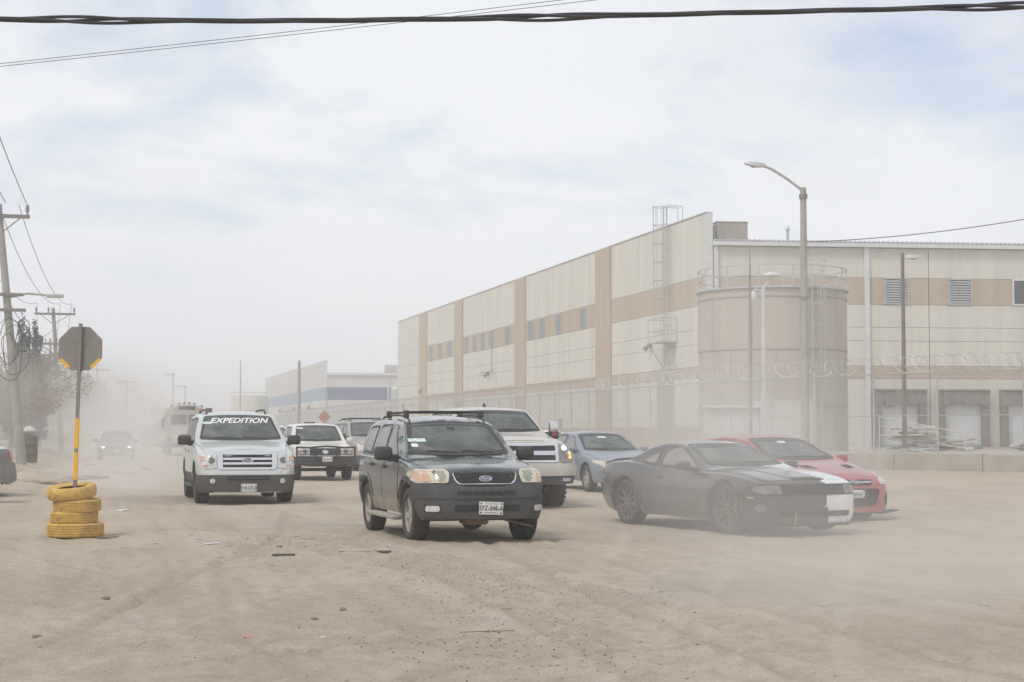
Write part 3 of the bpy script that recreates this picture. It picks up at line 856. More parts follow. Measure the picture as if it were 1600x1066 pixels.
FBR.part('rooftop_unit', m_galv, 9.8, 13.5, 11.1, 12.4, -4, -1)
for uc in (20, 42, 66):
    mb = MB(); mb.bbox(uc - .4, uc + .4, 0, .5, 5.4, 6.0, .1); FBL.build(mb, 'wall_lamp', m_galv_dark)
mb = MB(); mb.cyl((37.3 + 9.2 - bw.location.x, -14, .2), (37.3 + 9.2 - bw.location.x, -14, 7.8), .9, .9, 16); 
for zz in (7.8,): mb.lathe([(.9, 7.8), (.7, 8.25), (.35, 8.45), (0, 8.5)], 16, c=(9.2, -14, 0))
vt = mb.build('vent_stack', m_galv, bw, 40)
ft = empty('water_tank', (30.3, 330, .2), 0, 'distant squat beige tank left of the white factory building', 'tank')
mb = MB(); mb.lathe([(0, 0), (3.6, 0), (3.6, 8.2), (0, 8.5)], 40); mb.build('shell', m_cream, ft, 40)
for z in (2.6, 5.4):
    mb = MB(); mb.lathe([(3.58, z), (3.64, z), (3.64, z + .08), (3.58, z + .08)], 40, close=True); mb.build('seam_ring', m_seam, ft)
mb = MB(); mb.lathe([(3.5, 8.8), (3.56, 8.8), (3.56, 8.88), (3.5, 8.88)], 24, close=True); mb.build('guard_rail', m_galv, ft)

# ------------------------------------------------------------------ utility poles and wires
def insulator(mb, p):
    mb.lathe([(.0, 0), (.03, 0), (.03, .1), (.075, .12), (.04, .18), (.075, .2), (.04, .26), (.06, .28), (.03, .34), (0, .36)], 8, c=p)
def utility_pole(label, x, y, h, lean, arms, r0=.17, r1=.1, group='utility poles along the left side', cable=False, seed=0):
    z0 = gz(x, y)
    t = empty('utility_pole', (x, y, z0 - .02), 0, label, 'utility pole', group)
    mb = MB(); mb.cyl((0, 0, 0), (lean, 0, h), r0, r1, 10); mb.build('pole', m_pole_conc, t, 40)
    for (z, l, off) in arms:
        mb = MB(); mb.box(lean * z / h - l / 2 + off, lean * z / h + l / 2 + off, -.2, -.1, z - .06, z + .06); ao = mb.build('crossarm', m_galv_dark, t)
        for q in (-l / 2 + .08, -l / 6, l / 2 - .08):
            mb = MB(); insulator(mb, (lean * z / h + q + off, -.15, z + .05)); mb.build('insulator', m_galv_dark, ao)
        mb = MB(); mb.cyl((lean * z / h + off - l * .35, -.12, z - .05), (lean * z / h, -.05, z - .6), .02, n=5); mb.cyl((lean * z / h + off + l * .35, -.12, z - .05), (lean * z / h, -.05, z - .6), .02, n=5); mb.build('brace', m_galv_dark, ao)
    if cable:
        rc = random.Random(seed)
        for k in range(5):      # hanging coils of spare line, drooping unevenly
            cx = lean * .5 + rc.uniform(-.35, .45); cz = 4.1 + rc.uniform(-.1, .5); ra = rc.uniform(.22, .5); rb = rc.uniform(.6, 1.25); ph_ = rc.uniform(0, 6)
            mb = MB(); mb.tube([(cx + ra * math.cos(q) * (1 - .25 * math.sin(q)) + .05 * math.sin(3 * q + ph_), -.2 - .02 * k + .08 * math.sin(q + ph_), cz - .3 + rb * math.sin(q) * (1 if math.sin(q) < 0 else .6) + .05 * math.sin(2 * q + ph_)) for q in np.linspace(0, 2 * PI, 30)[:-1]], rc.uniform(.009, .016), 5, closed=True); mb.build('cable_coil', m_cable, t)
        for k, (l, z) in enumerate(((.7, 5.5), (.8, 5.0))):
            mb = MB(); mb.box(lean * .6 - l * .5, lean * .6 + l * .7, -.2, -.12, z - .05, z + .05); mb.build('cable_bracket', m_galv_dark, t)
        mb = MB(); mb.tube([(lean * .6, -.1, 5.4), (lean * .6 + .6, -.15, 5.55), (lean * .6 + 1.3, -.2, 5.5)], .04, 6); mb.bbox(lean * .6 + 1.2, lean * .6 + 1.75, -.3, -.1, 5.42, 5.54, .03); mb.build('lamp_arm', m_galv, t)
    return t
utility_pole('nearest concrete utility pole with hanging cable coils at the left edge', -2.14, 56.2, 8.45, -.85, [(8.05, 2.0, -.05)], .165, .10, cable=True, seed=2)
utility_pole('second concrete utility pole, the one right behind the octagonal sign', -1.6, 100.5, 8.4, -.6, [(8.05, 2.3, .1), (6.3, 1.3, -.5)], .17, .1)
utility_pole('distant grey utility pole third from the left edge', -3.2, 142, 8.6, -.1, [(8.2, 2.2, 0), (7.2, 2.2, 0)])
utility_pole('distant grey utility pole fourth from the left edge', .6, 183, 8.3, 0, [(8.0, 2.4, 0), (6.7, 2.0, 0)])
utility_pole('distant grey utility pole farthest in the left row', 4.6, 226, 8.2, 0, [(7.9, 2.6, 0), (6.9, 2.4, 0)])
gp2 = 'slim poles beyond the bus'
for (lab, px, py, h) in (('far utility pole above the light silver vehicle roof', 13.6, 290, 11.5), ('faint far utility pole just left of the beige tank', 17.0, 315, 10.0), ('tall thin pole at the left corner of the white factory', 22.0, 255, 12.0)):
    utility_pole(lab, px, py, h, 0, [(h - .4, 1.6, -.5)] if h < 12 else [], .13, .09, gp2)
sm = empty('steel_mast', (*S(-23.6, 185), .3), 0, 'thin dark mast in front of the white factory wall', 'mast')
mb = MB(); mb.cyl((0, 0, 0), (0, 0, 8.8), .11, .07, 8); mb.build('pole', m_galv_dark, sm)
mb = MB(); mb.cyl((0, 0, 0), (0, 0, .3), .25, n=8); mb.build('base_plate', m_concrete, sm)
sm = empty('concrete_mast', (*S(-19.2, 150), .3), 0, 'pale tapering post in front of the white factory wall', 'mast')
mb = MB(); mb.cyl((0, 0, 0), (0, 0, 7.5), .2, .13, 10); mb.build('pole', m_pole_conc, sm)
mb = MB(); mb.cyl((0, 0, 0), (0, 0, .3), .35, n=8); mb.build('base_plate', m_concrete, sm)

def sag(p, q, s, n=24):
    p, q = Vector(p), Vector(q)
    return [tuple(p.lerp(q, k / n) - Vector((0, 0, s * 4 * (k / n) * (1 - k / n)))) for k in range(n + 1)]
def span(label, p, q, s, r, group=None, name='power_line'):
    mb = MB(); mb.tube(sag(p, q, s), r, 5); o = mb.build(name, m_cable); tag(o, label, 'power line', group); return o
wp = 'wires along the utility poles'
arm_tops = [(-3.3, 56.1, 8.8), (-2.1, 100.4, 8.9), (-3.3, 142, 9.1), (.6, 183, 8.6), (4.6, 226, 8.4)]
for off, lab in ((-1.0, 'outer'), (.3, 'middle'), (.95, 'inner')):
    span('thin %s wire from the nearest pole up out of the frame' % lab, (-3.4 + off, -8, 9.3), (-3.06 + off, 56.1, 8.85), .7, .012, wp)
    for k, ((x0, y0, z0), (x1, y1, z1)) in enumerate(zip(arm_tops[:-1], arm_tops[1:])):
        names = ('the first and second poles', 'the second and third poles', 'the third and fourth poles', 'the two farthest poles')
        span('thin %s wire sagging between %s' % (lab, names[k]), (x0 + off, y0, z0), (x1 + off, y1, z1), 1.0, .012, wp)
span('low service wire sagging from the nearest pole to the second pole', (-2.6, 56.1, 5.6), (-2.0, 100.3, 7.7), .9, .012, wp)
# the bundle across the road just above the camera
def P3(a, b, z): x, y = S(a, b); return Vector((x, y, z))
th = [(-7.5, 5.10), (-5.2, 5.07), (-4.0, 5.06), (-2.6, 5.045), (-1.2, 5.055), (0, 5.075), (1.5, 5.11), (3.2, 5.15), (4.8, 5.19), (7.5, 5.28)]
hb = empty('cable_bundle', tuple(P3(0, 14.6, 5.0)), 0, 'thick black bundle of twisted cables crossing the sky along the top edge', 'cable')
o0 = P3(0, 14.6, 5.0)
tt = np.linspace(-7.5, 7.5, 160)
zc = np.interp(tt, [a for a, z in th], [z for a, z in th]) + .04; zc = np.convolve(np.pad(zc, 10, 'edge'), np.ones(21) / 21, 'valid')
for k in range(3):
    pts = []
    for i, a in enumerate(tt):
        loose = .010 + .020 * max(0, math.sin(a * 1.55 + 1.1)) ** 3
        q = a * 2.2 + k * 2.1
        pts.append(P3(a, 14.6 + .02 * math.cos(q), zc[i] + loose * math.sin(q)) - o0)
    mb = MB(); mb.tube(pts, .0145, 6); mb.build('cable', m_cable, hb)
span('lower of the two thin parallel wires crossing the upper left sky', P3(-17, 40, 9.82), P3(13, 40, 13.3), .1, .008, 'pair of thin wires in the upper left sky')
span('upper of the two thin parallel wires crossing the upper left sky', P3(-17, 40, 9.88), P3(13, 40, 13.42), .1, .008, 'pair of thin wires in the upper left sky')
span('thin wire cutting the upper left corner of the sky', P3(-14, 36, 9.6), P3(-3, 28, 12), .1, .012)
span('service wire rising from the street lamp to the right edge', (22.88, 50.94, 7.72), tuple(P3(26, 47, 10.6)), .8, .014)

# ------------------------------------------------------------------ sign in painted tyres
YEL = M('worn_yellow_paint', (.60, .345, .03), .8, var=.2, vscale=9, dust=.24, bump=.3, bscale=60)
def scuffed(m, col=(.05, .045, .04), lo=.60, hi=.66, scale=7.):     # paint worn through to the rubber
    nt = m.node_tree; N, L = nt.nodes, nt.links; b = N['Principled BSDF']
    t = [n for n in N if n.type == 'TEX_COORD'][0]
    mp = N.new('ShaderNodeMapping'); mp.inputs['Scale'].default_value = (1, 1, 2.5); L.new(t.outputs['Object'], mp.inputs[0])
    nz = N.new('ShaderNodeTexNoise'); nz.inputs['Scale'].default_value = scale; nz.inputs['Detail'].default_value = 7; nz.inputs['Roughness'].default_value = .7
    L.new(mp.outputs[0], nz.inputs['Vector'])
    mr = N.new('ShaderNodeMapRange'); mr.inputs['From Min'].default_value = lo; mr.inputs['From Max'].default_value = hi; mr.inputs['To Max'].default_value = .8; L.new(nz.outputs['Fac'], mr.inputs['Value'])
    old = b.inputs['Base Color'].links[0].from_socket
    mx = N.new('ShaderNodeMix'); mx.data_type = 'RGBA'; L.new(mr.outputs[0], mx.inputs['Factor']); L.new(old, mx.inputs['A']); mx.inputs['B'].default_value = (*col, 1)
    L.new(mx.outputs['Result'], b.inputs['Base Color'])
scuffed(YEL)
YEL2 = M('yellow_reflective_tape', (.80, .42, .03), .5, var=.05)
m_signback = M('bare_sign_metal', (.185, .185, .18), .55, .35, var=.14, vscale=6, dust=.25)
ss = empty('octagonal_sign', (-.21, 23.92, 0), R(-14.2), 'octagonal road sign seen from behind on a grey and yellow post in tyres', 'road sign')
mb = MB(); tilt = .05
mb.box(-.022, .022, -.022, .022, 0, 2.95); po = mb.build('post', m_signback, ss)
po.rotation_euler = (0, R(1.2), 0)
for z0, z1 in ((.78, 1.16), (1.21, 1.63)):
    mb = MB(); mb.box(-.025, .025, -.025, .025, z0, z1); o = mb.build('yellow_tape', YEL2, po)
mb = MB(); n = 8; r = .33
pl = [(r * math.cos(PI / 8 + k * PI / 4), r * math.sin(PI / 8 + k * PI / 4)) for k in range(8)]
vs = [(x + .055, .026, z + 2.60) for x, z in pl] + [(x + .055, .032, z + 2.60) for x, z in pl]
mb.add(vs, [tuple(range(8)), tuple(range(15, 7, -1))] + [(k, 8 + k, 8 + (k + 1) % 8, (k + 1) % 8) for k in range(8)])
pl_o = mb.build('sign_plate', m_signback, ss)
mb = MB(); mb.box(-.035 + .05, .035 + .05, .012, .025, 2.27, 2.90); mb.build('bracket', m_signback, ss)
for sg in (-1, 1):
    mb = MB(); mb.box(-.085, .085, -.0015, .0015, -.022, .022); o = mb.build('yellow_sticker', YEL2, pl_o)
    o.location = (.055 + sg * .213, .0235, 2.60 - .205); o.rotation_euler = (0, sg * R(-45), 0)
for z in (2.4, 2.8):
    mb = MB(); mb.cyl((.05, .012, z), (.05, .004, z), .014, n=6); mb.build('bolt', m_galv_dark, ss)
def painted_tyre(label, x, y, z, Ro, Ri, w, tx, ty, gro):
    t = empty('painted_tyre', (x, y, z), 0, label, 'tyre', 'yellow tyres stacked round the sign post')
    prof = [(Ri, .03), (Ri + .03, .005), (Ro * .90, -.004), (Ro * .97, .004), (Ro, .02)]
    if gro:
        n = 4
        for k in range(n):
            a = .022 + (w - .044) * (k + .55) / n; b = a + (w - .044) * .16 / n
            prof += [(Ro, a), (Ro - .012, a + .002), (Ro - .012, b), (Ro, b + .002)]
    else:
        prof += [(Ro + .012, w * .3), (Ro + .015, w * .5), (Ro + .012, w * .7)]
    prof += [(Ro, w - .02), (Ro * .97, w - .004), (Ro * .90, w + .004), (Ri + .03, w - .005), (Ri, w - .03)]
    mb = MB(); mb.lathe(prof, 48); o = mb.build('tread', YEL, t, 40)
    o.rotation_euler = (tx, ty, 0)
    mb = MB(); mb.lathe([(Ri - .002, .03), (Ri + .05, .05), (Ri + .05, w - .05), (Ri - .002, w - .03)], 32); i = mb.build('inner_liner', m_rubber, t); i.rotation_euler = (tx, ty, 0)
    return t
sx_, sy_ = -.21, 23.92
painted_tyre('bottom tyre of the yellow stack, widest and dirtiest', sx_ + .03, sy_, .0, .385, .21, .185, 0, 0, True)
painted_tyre('yellow tyre second from the bottom of the stack', sx_ + .01, sy_, .19, .325, .2, .15, 0, 0, True)
painted_tyre('yellow tyre third from the bottom of the stack', sx_ + .05, sy_, .345, .325, .2, .165, R(2), R(-1.5), True)
painted_tyre('top tyre of the yellow stack, smooth and tilted', sx_ - .02, sy_, .535, .325, .2, .165, R(6), R(-5), False)

# small red road sign in front of the far fence
rsn = empty('diamond_sign', (*S(-15.2, 135), .3), R(-14), 'small faded orange diamond road sign in front of the far fence', 'road sign')
mb = MB(); mb.cyl((0, 0, 0), (0, 0, 2.9), .05, n=8); mb.build('post', m_galv, rsn)
mb = MB(); vs = [(0, -.06, 1.75), (.55, -.06, 2.3), (0, -.06, 2.85), (-.55, -.06, 2.3)]
mb.add(vs + [(x, y + .02, z) for x, y, z in vs], [(0, 1, 2, 3), (7, 6, 5, 4), (0, 4, 5, 1), (1, 5, 6, 2), (2, 6, 7, 3), (3, 7, 4, 0)]); mb.build('sign_plate', M('faded_orange', (.42, .20, .15), .8), rsn)

# ------------------------------------------------------------------ left side: trees, walls
m_bark = M('bark', (.16, .125, .095), .9, var=.2, bump=.4, bscale=20)
m_leaf_d = M('dusty_tamarisk_leaf', (.20, .175, .12), .8, var=.3, vscale=1.1)
m_leaf_b = M('dry_brown_leaf', (.27, .205, .145), .8, var=.3, vscale=1.1)
m_leaf_c = M('cypress_leaf', (.055, .068, .04), .8, var=.35, vscale=1.5)
m_palm = M('palm_frond', (.10, .11, .055), .75, var=.3)
def leaf_cloud(rng, blobs, n, size, elong=1.6):
    V, F = [], []
    blobs = np.array(blobs); wts = blobs[:, 3] * blobs[:, 4] * blobs[:, 5]; wts /= wts.sum()
    idx = rng.choice(len(blobs), n, p=wts)
    d = rng.normal(size=(n, 3)); d /= np.linalg.norm(d, axis=1)[:, None]
    rad = rng.uniform(.25, 1., n) ** .6
    C = blobs[idx, :3] + d * rad[:, None] * blobs[idx, 3:6]
    u = rng.normal(size=(n, 3)); u /= np.linalg.norm(u, axis=1)[:, None]
    w = np.cross(u, rng.normal(size=(n, 3))); w /= np.linalg.norm(w, axis=1)[:, None]
    s = size * rng.uniform(.6, 1.4, n)[:, None]
    V = np.stack([C - u * s * elong, C + w * s * .5, C + u * s * elong, C - w * s * .5], 1).reshape(-1, 3)
    F = np.arange(4 * n).reshape(n, 4)
    return V, F
def tree(label, x, y, h, w, seed, mat, n=3500, leaf=.11, bare=False, group='trees along the left side', name='dusty_tree'):
    rng = np.random.RandomState(seed); rr = random.Random(seed)
    t = empty(name, (x, y, gz(x, y) - .05), 0, label, 'tree', group)
    tr = MB(); blobs = []
    th_ = h * rr.uniform(.16, .24)
    tr.tube([(0, 0, 0), (rr.uniform(-.1, .1), 0, th_ * .5), (rr.uniform(-.2, .2), rr.uniform(-.2, .2), th_)], .1, 7, rs=[.035 * h, .028 * h, .024 * h])
    for k in range(9 if not bare else 14):
        a = rr.uniform(0, 2 * PI); e = rr.uniform(.35, 1.2); l = h * rr.uniform(.45, .8)
        p = Vector((0, 0, th_ * rr.uniform(.7, 1.)))
        ex = Vector((math.cos(a) * math.cos(e) * w / h * 1.3, math.sin(a) * math.cos(e) * w / h * 1.3, math.sin(e))) * l
        mid = p + ex * .5 + Vector((rr.uniform(-.2, .2), rr.uniform(-.2, .2), .08 * l)); end = p + ex
        tr.tube([p, mid, end], .1, 5, rs=[.016 * h, .009 * h, .003 * h])
        for q in range(4):
            b0 = p.lerp(end, rr.uniform(.35, .9)); dv = Vector((rr.uniform(-1, 1), rr.uniform(-1, 1), rr.uniform(-.1, 1))).normalized() * l * rr.uniform(.2, .38)
            tr.tube([b0, b0 + dv * .5 + Vector((0, 0, .05)), b0 + dv], .02, 4, rs=[.006 * h, .004 * h, .002 * h])
            s_ = rr.uniform(.10, .2) * h
            blobs.append((*(b0 + dv * .8), s_, s_, s_ * .8))
        s_ = rr.uniform(.10, .19) * h
        blobs.append((*end, s_, s_, s_ * .8))
    tr.build('trunk', m_bark, t)
    V, F = leaf_cloud(rng, blobs, n, leaf)
    mesh_np('crown', V, F, mat, t)
    return t
TREES = [(-5.9, 62, 5.0, 5.5, m_leaf_d, 'bushy brown-green tree nearest the left edge beside the first pole'),
         (-4.9, 74, 5.2, 5.5, m_leaf_b, 'rusty brown bush just right of the first pole'),
         (-4.9, 86, 5.6, 6, m_leaf_d, 'dusty green tree left of the second pole'),
         (-4.3, 98, 5.8, 6, m_leaf_b, 'brown tree standing directly behind the second pole'),
         (-4.6, 116, 6.0, 6, m_leaf_d, 'hazy tree seen behind the octagonal sign post'),
         (-4.2, 133, 6.2, 6, m_leaf_b, 'pale brown tree just right of the octagonal sign post'),
         (-3.0, 150, 6.6, 7, m_leaf_b, 'faint tree beneath the distant pole crossarms'),
         (-1.6, 172, 6.6, 7, m_leaf_b, 'wispy pale tree at the right end of the left row'),
         (-9, 72, 6.0, 6, m_leaf_b, 'tall brown tree far left behind the nearest bush'),
         (-9, 97, 6.5, 7, m_leaf_d, 'hazy tree left behind the cypress pair')]
for k, (x, y, h, w, mt, lab) in enumerate(TREES):
    tree(lab, x, y, h, w, 20 + k, mt, 15000 if k < 5 else 9000, .05 if k < 5 else .07, bare=(k > 5))
def cypress(label, x, y, h, w, seed):
    rng = np.random.RandomState(seed)
    t = empty('cypress_tree', (x, y, gz(x, y) - .05), 0, label, 'tree', 'cypress spires at the left')
    mb = MB(); mb.cyl((0, 0, 0), (0, 0, h * .8), .14, .03, 7); mb.build('trunk', m_bark, t)
    bl = []
    for k in range(26):
        z = h * (.12 + .86 * k / 25); r = w * (.5 * (1 - (k / 25) ** 1.6) + .06) * rng.uniform(.8, 1.15)
        bl.append((rng.uniform(-.1, .1), rng.uniform(-.1, .1), z, r, r, h * .05))
    V, F = leaf_cloud(rng, bl, 4200, .085, 2.0)
    mesh_np('crown', V, F, m_leaf_c, t)
cypress('taller dark cypress spire between the first pole and the sign', -3.5, 91.6, 7.4, 1.7, 5)
cypress('shorter dark cypress spire right of the taller one', -2.9, 92.4, 7.2, 1.3, 6)
pt = empty('palm_tree', (-3.1, 106, gz(-3.1, 106)), 0, 'small palm with drooping fronds right of the cypress spires', 'tree')
mb = MB(); mb.cyl((0, 0, 0), (.1, 0, 5.0), .22, .15, 9); mb.build('trunk', m_bark, pt)
cr = MB(); rp_ = random.Random(9)
for k in range(30):
    a = rp_.uniform(0, 2 * PI); e = rp_.uniform(-.5, 1.2); l = rp_.uniform(.8, 1.3)
    d = Vector((math.cos(a), math.sin(a), 0)); s_ = Vector((-d.y, d.x, 0))
    base = Vector((.1, 0, 5.0))
    p1 = base + d * l * .5 * math.cos(e) + Vector((0, 0, .5 * l * math.sin(e) + .1)); p2 = base + d * l * math.cos(e) + Vector((0, 0, l * math.sin(e) * .7 - .25))
    for q in range(8):
        f_ = q / 8; c0 = base.lerp(p1, min(1, f_ * 2)) if f_ < .5 else p1.lerp(p2, f_ * 2 - 1)
        for sg in (-1, 1):
            tip = c0 + s_ * sg * .32 + d * .15 - Vector((0, 0, .1))
            cr.add([c0, c0 + d * .06, tip], [(0, 1, 2)])
cr.build('crown', m_palm, pt)
# low wall, house and fence on the left
m_block = M('dusty_block_wall', (.34, .285, .225), .9, var=.14, vscale=1., bump=.3, bscale=10, dust=.3)
for (lab, x, y, w, d, h) in (('low flat-roofed house behind the left trees', -13, 84, 9, 7, 3.2), ('long low house further down the left side', -11, 128, 8, 14, 3.1), ('pale small house beside the farthest pole', -9, 190, 8, 12, 3.3)):
    t = empty('small_house', (x, y, .45), R(4), lab, 'house', 'houses along the left side')
    mb = MB(); mb.box(-w / 2, w / 2, -d / 2, d / 2, 0, h); mb.build('wall', m_block, t)
    mb = MB(); mb.box(-w / 2 - .2, w / 2 + .2, -d / 2 - .2, d / 2 + .2, h + .003, h + .2); mb.build('roof', m_concrete, t)
    for q in (-1, 1):
        mb = MB(); mb.box(w / 2 + .003, w / 2 + .05, q * d * .25 - .6, q * d * .25 + .6, 1.1, 2.1); wo = mb.build('window', m_white_trim, t)
        mb = MB(); mb.box(w / 2 + .051, w / 2 + .06, q * d * .25 - .5, q * d * .25 + .5, 1.2, 2.0); mb.build('pane', m_glassdark, wo)
    mb = MB(); mb.box(w / 2 + .003, w / 2 + .05, -.45, .45, 0, 2.1); mb.build('door', m_wood, t)
pf = empty('picket_fence', (-4.6, 66, .5), 0, 'faded picket fence under the left trees', 'fence')
for k in range(60):
    mb = MB(); mb.box(-.02, .02, k * .42 - .05, k * .42 + .05, 0, 1.5 + .08 * math.sin(k * 3.1)); mb.build('picket', m_wood, pf)
for z in (.4, 1.2):
    mb = MB(); mb.box(.021, .06, -.1, 25, z, z + .08); mb.build('rail', m_wood, pf)
bn = empty('metal_barrel', (*S(-16.75, 57.8), gz(*S(-16.75, 57.8))), 0, 'dark dusty barrel standing right behind the nearest utility pole', 'barrel')
mb = MB(); mb.lathe([(0, 0), (.29, 0), (.3, .3), (.31, .32), (.3, .34), (.3, .6), (.31, .62), (.3, .64), (.3, .9), (.28, .92), (0, .9)], 20); mb.build('drum', M('dark_drum', (.045, .043, .04), .7, dust=.2), bn, 40)
mb = MB(); mb.lathe([(0, .92), (.2, .95), (.27, 1.1), (.1, 1.25), (0, 1.27)], 12); mb.build('rubbish_bag', M('bag_pale', (.5, .48, .45), .7, var=.2, bump=.6, bscale=12), bn, 60)
for k, (x, y, s_) in enumerate(((-.9, 53.5, 1.4), (-.2, 57.5, 1.8), (.2, 64, 2.0), (-.6, 70, 2.4), (-1.6, 47, 1.3))):
    rng = np.random.RandomState(50 + k)
    mb = MB(); bm = bmesh.new(); bmesh.ops.create_icosphere(bm, subdivisions=4, radius=1)
    for v in bm.verts:
        nz_ = float(vnoise(np.array([v.co.x * 2 + 9 + k]), np.array([v.co.y * 2 + 9 + v.co.z]), 60 + k)[0]) + .35 * float(vnoise(np.array([v.co.x * 7 + 20]), np.array([v.co.y * 7 + 20 + v.co.z * 5]), 70 + k)[0])
        v.co = Vector((v.co.x * s_ * (.7 + .5 * nz_), v.co.y * s_ * 1.2 * (.7 + .5 * nz_), (v.co.z + .15) * .22 * (.4 + .9 * nz_) if v.co.z > -.15 else (v.co.z + .15) * .5))
    bm.verts.index_update(); mb.add([v.co[:] for v in bm.verts], [[v.index for v in f.verts] for f in bm.faces]); bm.free()
    o = mb.build('dirt_mound', m_dirt, None, 60); o.location = (x, y, gz(x, y) - .07)
    tag(o, ('low dirt heap at the foot of the nearest utility pole', 'flat dirt heap just right of the dark barrel', 'pale dirt heap beside the left verge', 'farthest pale dirt heap on the left verge', 'small dirt heap nearest the clipped car tail')[k], 'dirt heap', 'dirt heaps along the left verge')
# wooden post clipped by the left edge
wp_ = empty('wooden_post', (*S(-10.45, 33.7), 0), 0, 'weathered brown plank crate at the extreme left edge', 'crate')
for k in range(4):
    mb = MB(); mb.box(-.5, .08, -.02 + k * .16, .12 + k * .16, 0, .85); mb.build('plank', m_wood, wp_)
for z in (.25, .62):
    mb = MB(); mb.box(-.5, .1, -.05, -.022, z, z + .07); mb.build('batten', m_wood, wp_)
# ------------------------------------------------------------------ vehicles
def rpoly(P, r=.02, n=4):
    out = []; L_ = len(P)
    for i in range(L_):
        p, a, b = Vector(P[i]), Vector(P[i - 1]), Vector(P[(i + 1) % L_])
        da, db = (a - p), (b - p)
        rr = min(r, da.length * .45, db.length * .45)
        s, e = p + da.normalized() * rr, p + db.normalized() * rr
        for k in range(n + 1):
            t = k / n
            out.append(tuple(s * (1 - t) ** 2 + p * 2 * t * (1 - t) + e * t * t))
    return out
def rect(x0, x1, z0, z1): return [(x0, z0), (x1, z0), (x1, z1), (x0, z1)]
def oval(cx, cz, rx, rz, n=24): return [(cx + rx * math.cos(2 * PI * k / n), cz + rz * math.sin(2 * PI * k / n)) for k in range(n)]
def text_shape(body, size, shear=0., bold=0., xscale=1.):
    cu = bpy.data.curves.new('txt', 'FONT'); cu.body = body; cu.size = size; cu.shear = shear; cu.offset = bold
    cu.align_x = 'CENTER'; cu.align_y = 'CENTER'; cu.resolution_u = 3
    o = bpy.data.objects.new('txt', cu); COL.objects.link(o)
    dg = bpy.context.evaluated_depsgraph_get()
    me = o.evaluated_get(dg).to_mesh()
    V_ = [(v.co.x * xscale, v.co.y) for v in me.vertices]; F_ = [tuple(p.vertices) for p in me.polygons]
    o.evaluated_get(dg).to_mesh_clear()
    bpy.data.objects.remove(o); bpy.data.curves.remove(cu)
    return V_, F_

m_tyre = M('tyre_rubber', (.028, .027, .026), .85, var=.2, vscale=8, dust=.04)
m_black = M('black_plastic', (.025, .025, .026), .6, var=.15, dust=.04)
m_greyp = M('grey_plastic_cladding', (.038, .04, .043), .55, var=.1, dust=.035, dust_h=.9)
m_chrome = M('chrome', (.75, .76, .77), .16, 1., var=.03, dust=.12)
m_alloy = M('dusty_alloy', (.36, .35, .34), .5, .5, var=.15, dust=.45)
m_blkrim = M('black_rim', (.02, .02, .02), .4, .2, dust=.2)
m_glass = M('tinted_glass', (.036, .043, .044), .07, spec=.7, var=.2, vscale=2, dust=.12)
m_glassg = M('hazy_windscreen', (.055, .072, .072), .08, spec=.8, var=.3, vscale=2.2, dust=.12)
m_side = M('dusty_sky_toned_glass', (.15, .155, .155), .1, spec=1.0, var=.25, vscale=1.5, dust=.16)  # pale base colour stands in for reflected sky, with a dust film over it
m_trim = M('cabin_trim', (.10, .098, .094), .8, var=.1)
m_seat = M('seat_cloth', (.16, .155, .145), .9, var=.15)
m_see = bpy.data.materials.new('dusty_see_through_glass'); m_see.use_nodes = True
def _glass():
    nt = m_see.node_tree; N, L = nt.nodes, nt.links; b = N['Principled BSDF']; out = N['Material Output']
    b.inputs['Base Color'].default_value = (.10, .115, .115, 1); b.inputs['Roughness'].default_value = .06; b.inputs['Specular IOR Level'].default_value = .9
    tr = N.new('ShaderNodeBsdfTransparent'); tr.inputs['Color'].default_value = (.62, .72, .70, 1)
    df = N.new('ShaderNodeBsdfDiffuse'); df.inputs['Color'].default_value = (.38, .42, .40, 1)
    t = N.new('ShaderNodeTexCoord'); nz = N.new('ShaderNodeTexNoise'); nz.inputs['Scale'].default_value = 2.4; nz.inputs['Detail'].default_value = 6; nz.inputs['Distortion'].default_value = .8
    L.new(t.outputs['Object'], nz.inputs['Vector'])
    lw = N.new('ShaderNodeLayerWeight'); lw.inputs['Blend'].default_value = .35
    m1 = N.new('ShaderNodeMapRange'); m1.inputs['To Min'].default_value = .34; m1.inputs['To Max'].default_value = .8; L.new(lw.outputs['Fresnel'], m1.inputs['Value'])
    x1 = N.new('ShaderNodeMixShader'); L.new(m1.outputs[0], x1.inputs[0]); L.new(tr.outputs[0], x1.inputs[1]); L.new(b.outputs[0], x1.inputs[2])
    m2 = N.new('ShaderNodeMapRange'); m2.inputs['From Min'].default_value = .35; m2.inputs['From Max'].default_value = .7; m2.inputs['To Min'].default_value = .10; m2.inputs['To Max'].default_value = .36; L.new(nz.outputs['Fac'], m2.inputs['Value'])
    x2 = N.new('ShaderNodeMixShader'); L.new(m2.outputs[0], x2.inputs[0]); L.new(x1.outputs[0], x2.inputs[1]); L.new(df.outputs[0], x2.inputs[2])
    L.new(x2.outputs[0], out.inputs['Surface'])
_glass()
m_amber = M('amber_lens', (.52, .31, .20), .35, coat=.5)
m_lensy = M('yellowed_lens', (.52, .50, .37), .25, coat=.6, var=.08, vscale=14)
m_lens = M('clear_lens', (.55, .56, .55), .15, coat=.8, var=.25, vscale=16)
m_red = M('red_lens', (.42, .02, .03), .3, coat=.6)
m_plate = M('plate_white', (.70, .70, .67), .5, var=.04)
m_ink = M('plate_ink', (.03, .03, .035), .6)
m_white_ink = M('white_lettering', (.78, .78, .78), .6)
m_sticker = M('pale_sticker', (.55, .68, .63), .6, var=.2, vscale=20)
m_under = M('underbody_black', (.025, .023, .022), .85, dust=.2)
m_blueoval = M('emblem_blue', (.02, .035, .12), .3, coat=.6)
m_rust = M('rusty_metal', (.17, .095, .06), .85, var=.3, vscale=9, dust=.3)
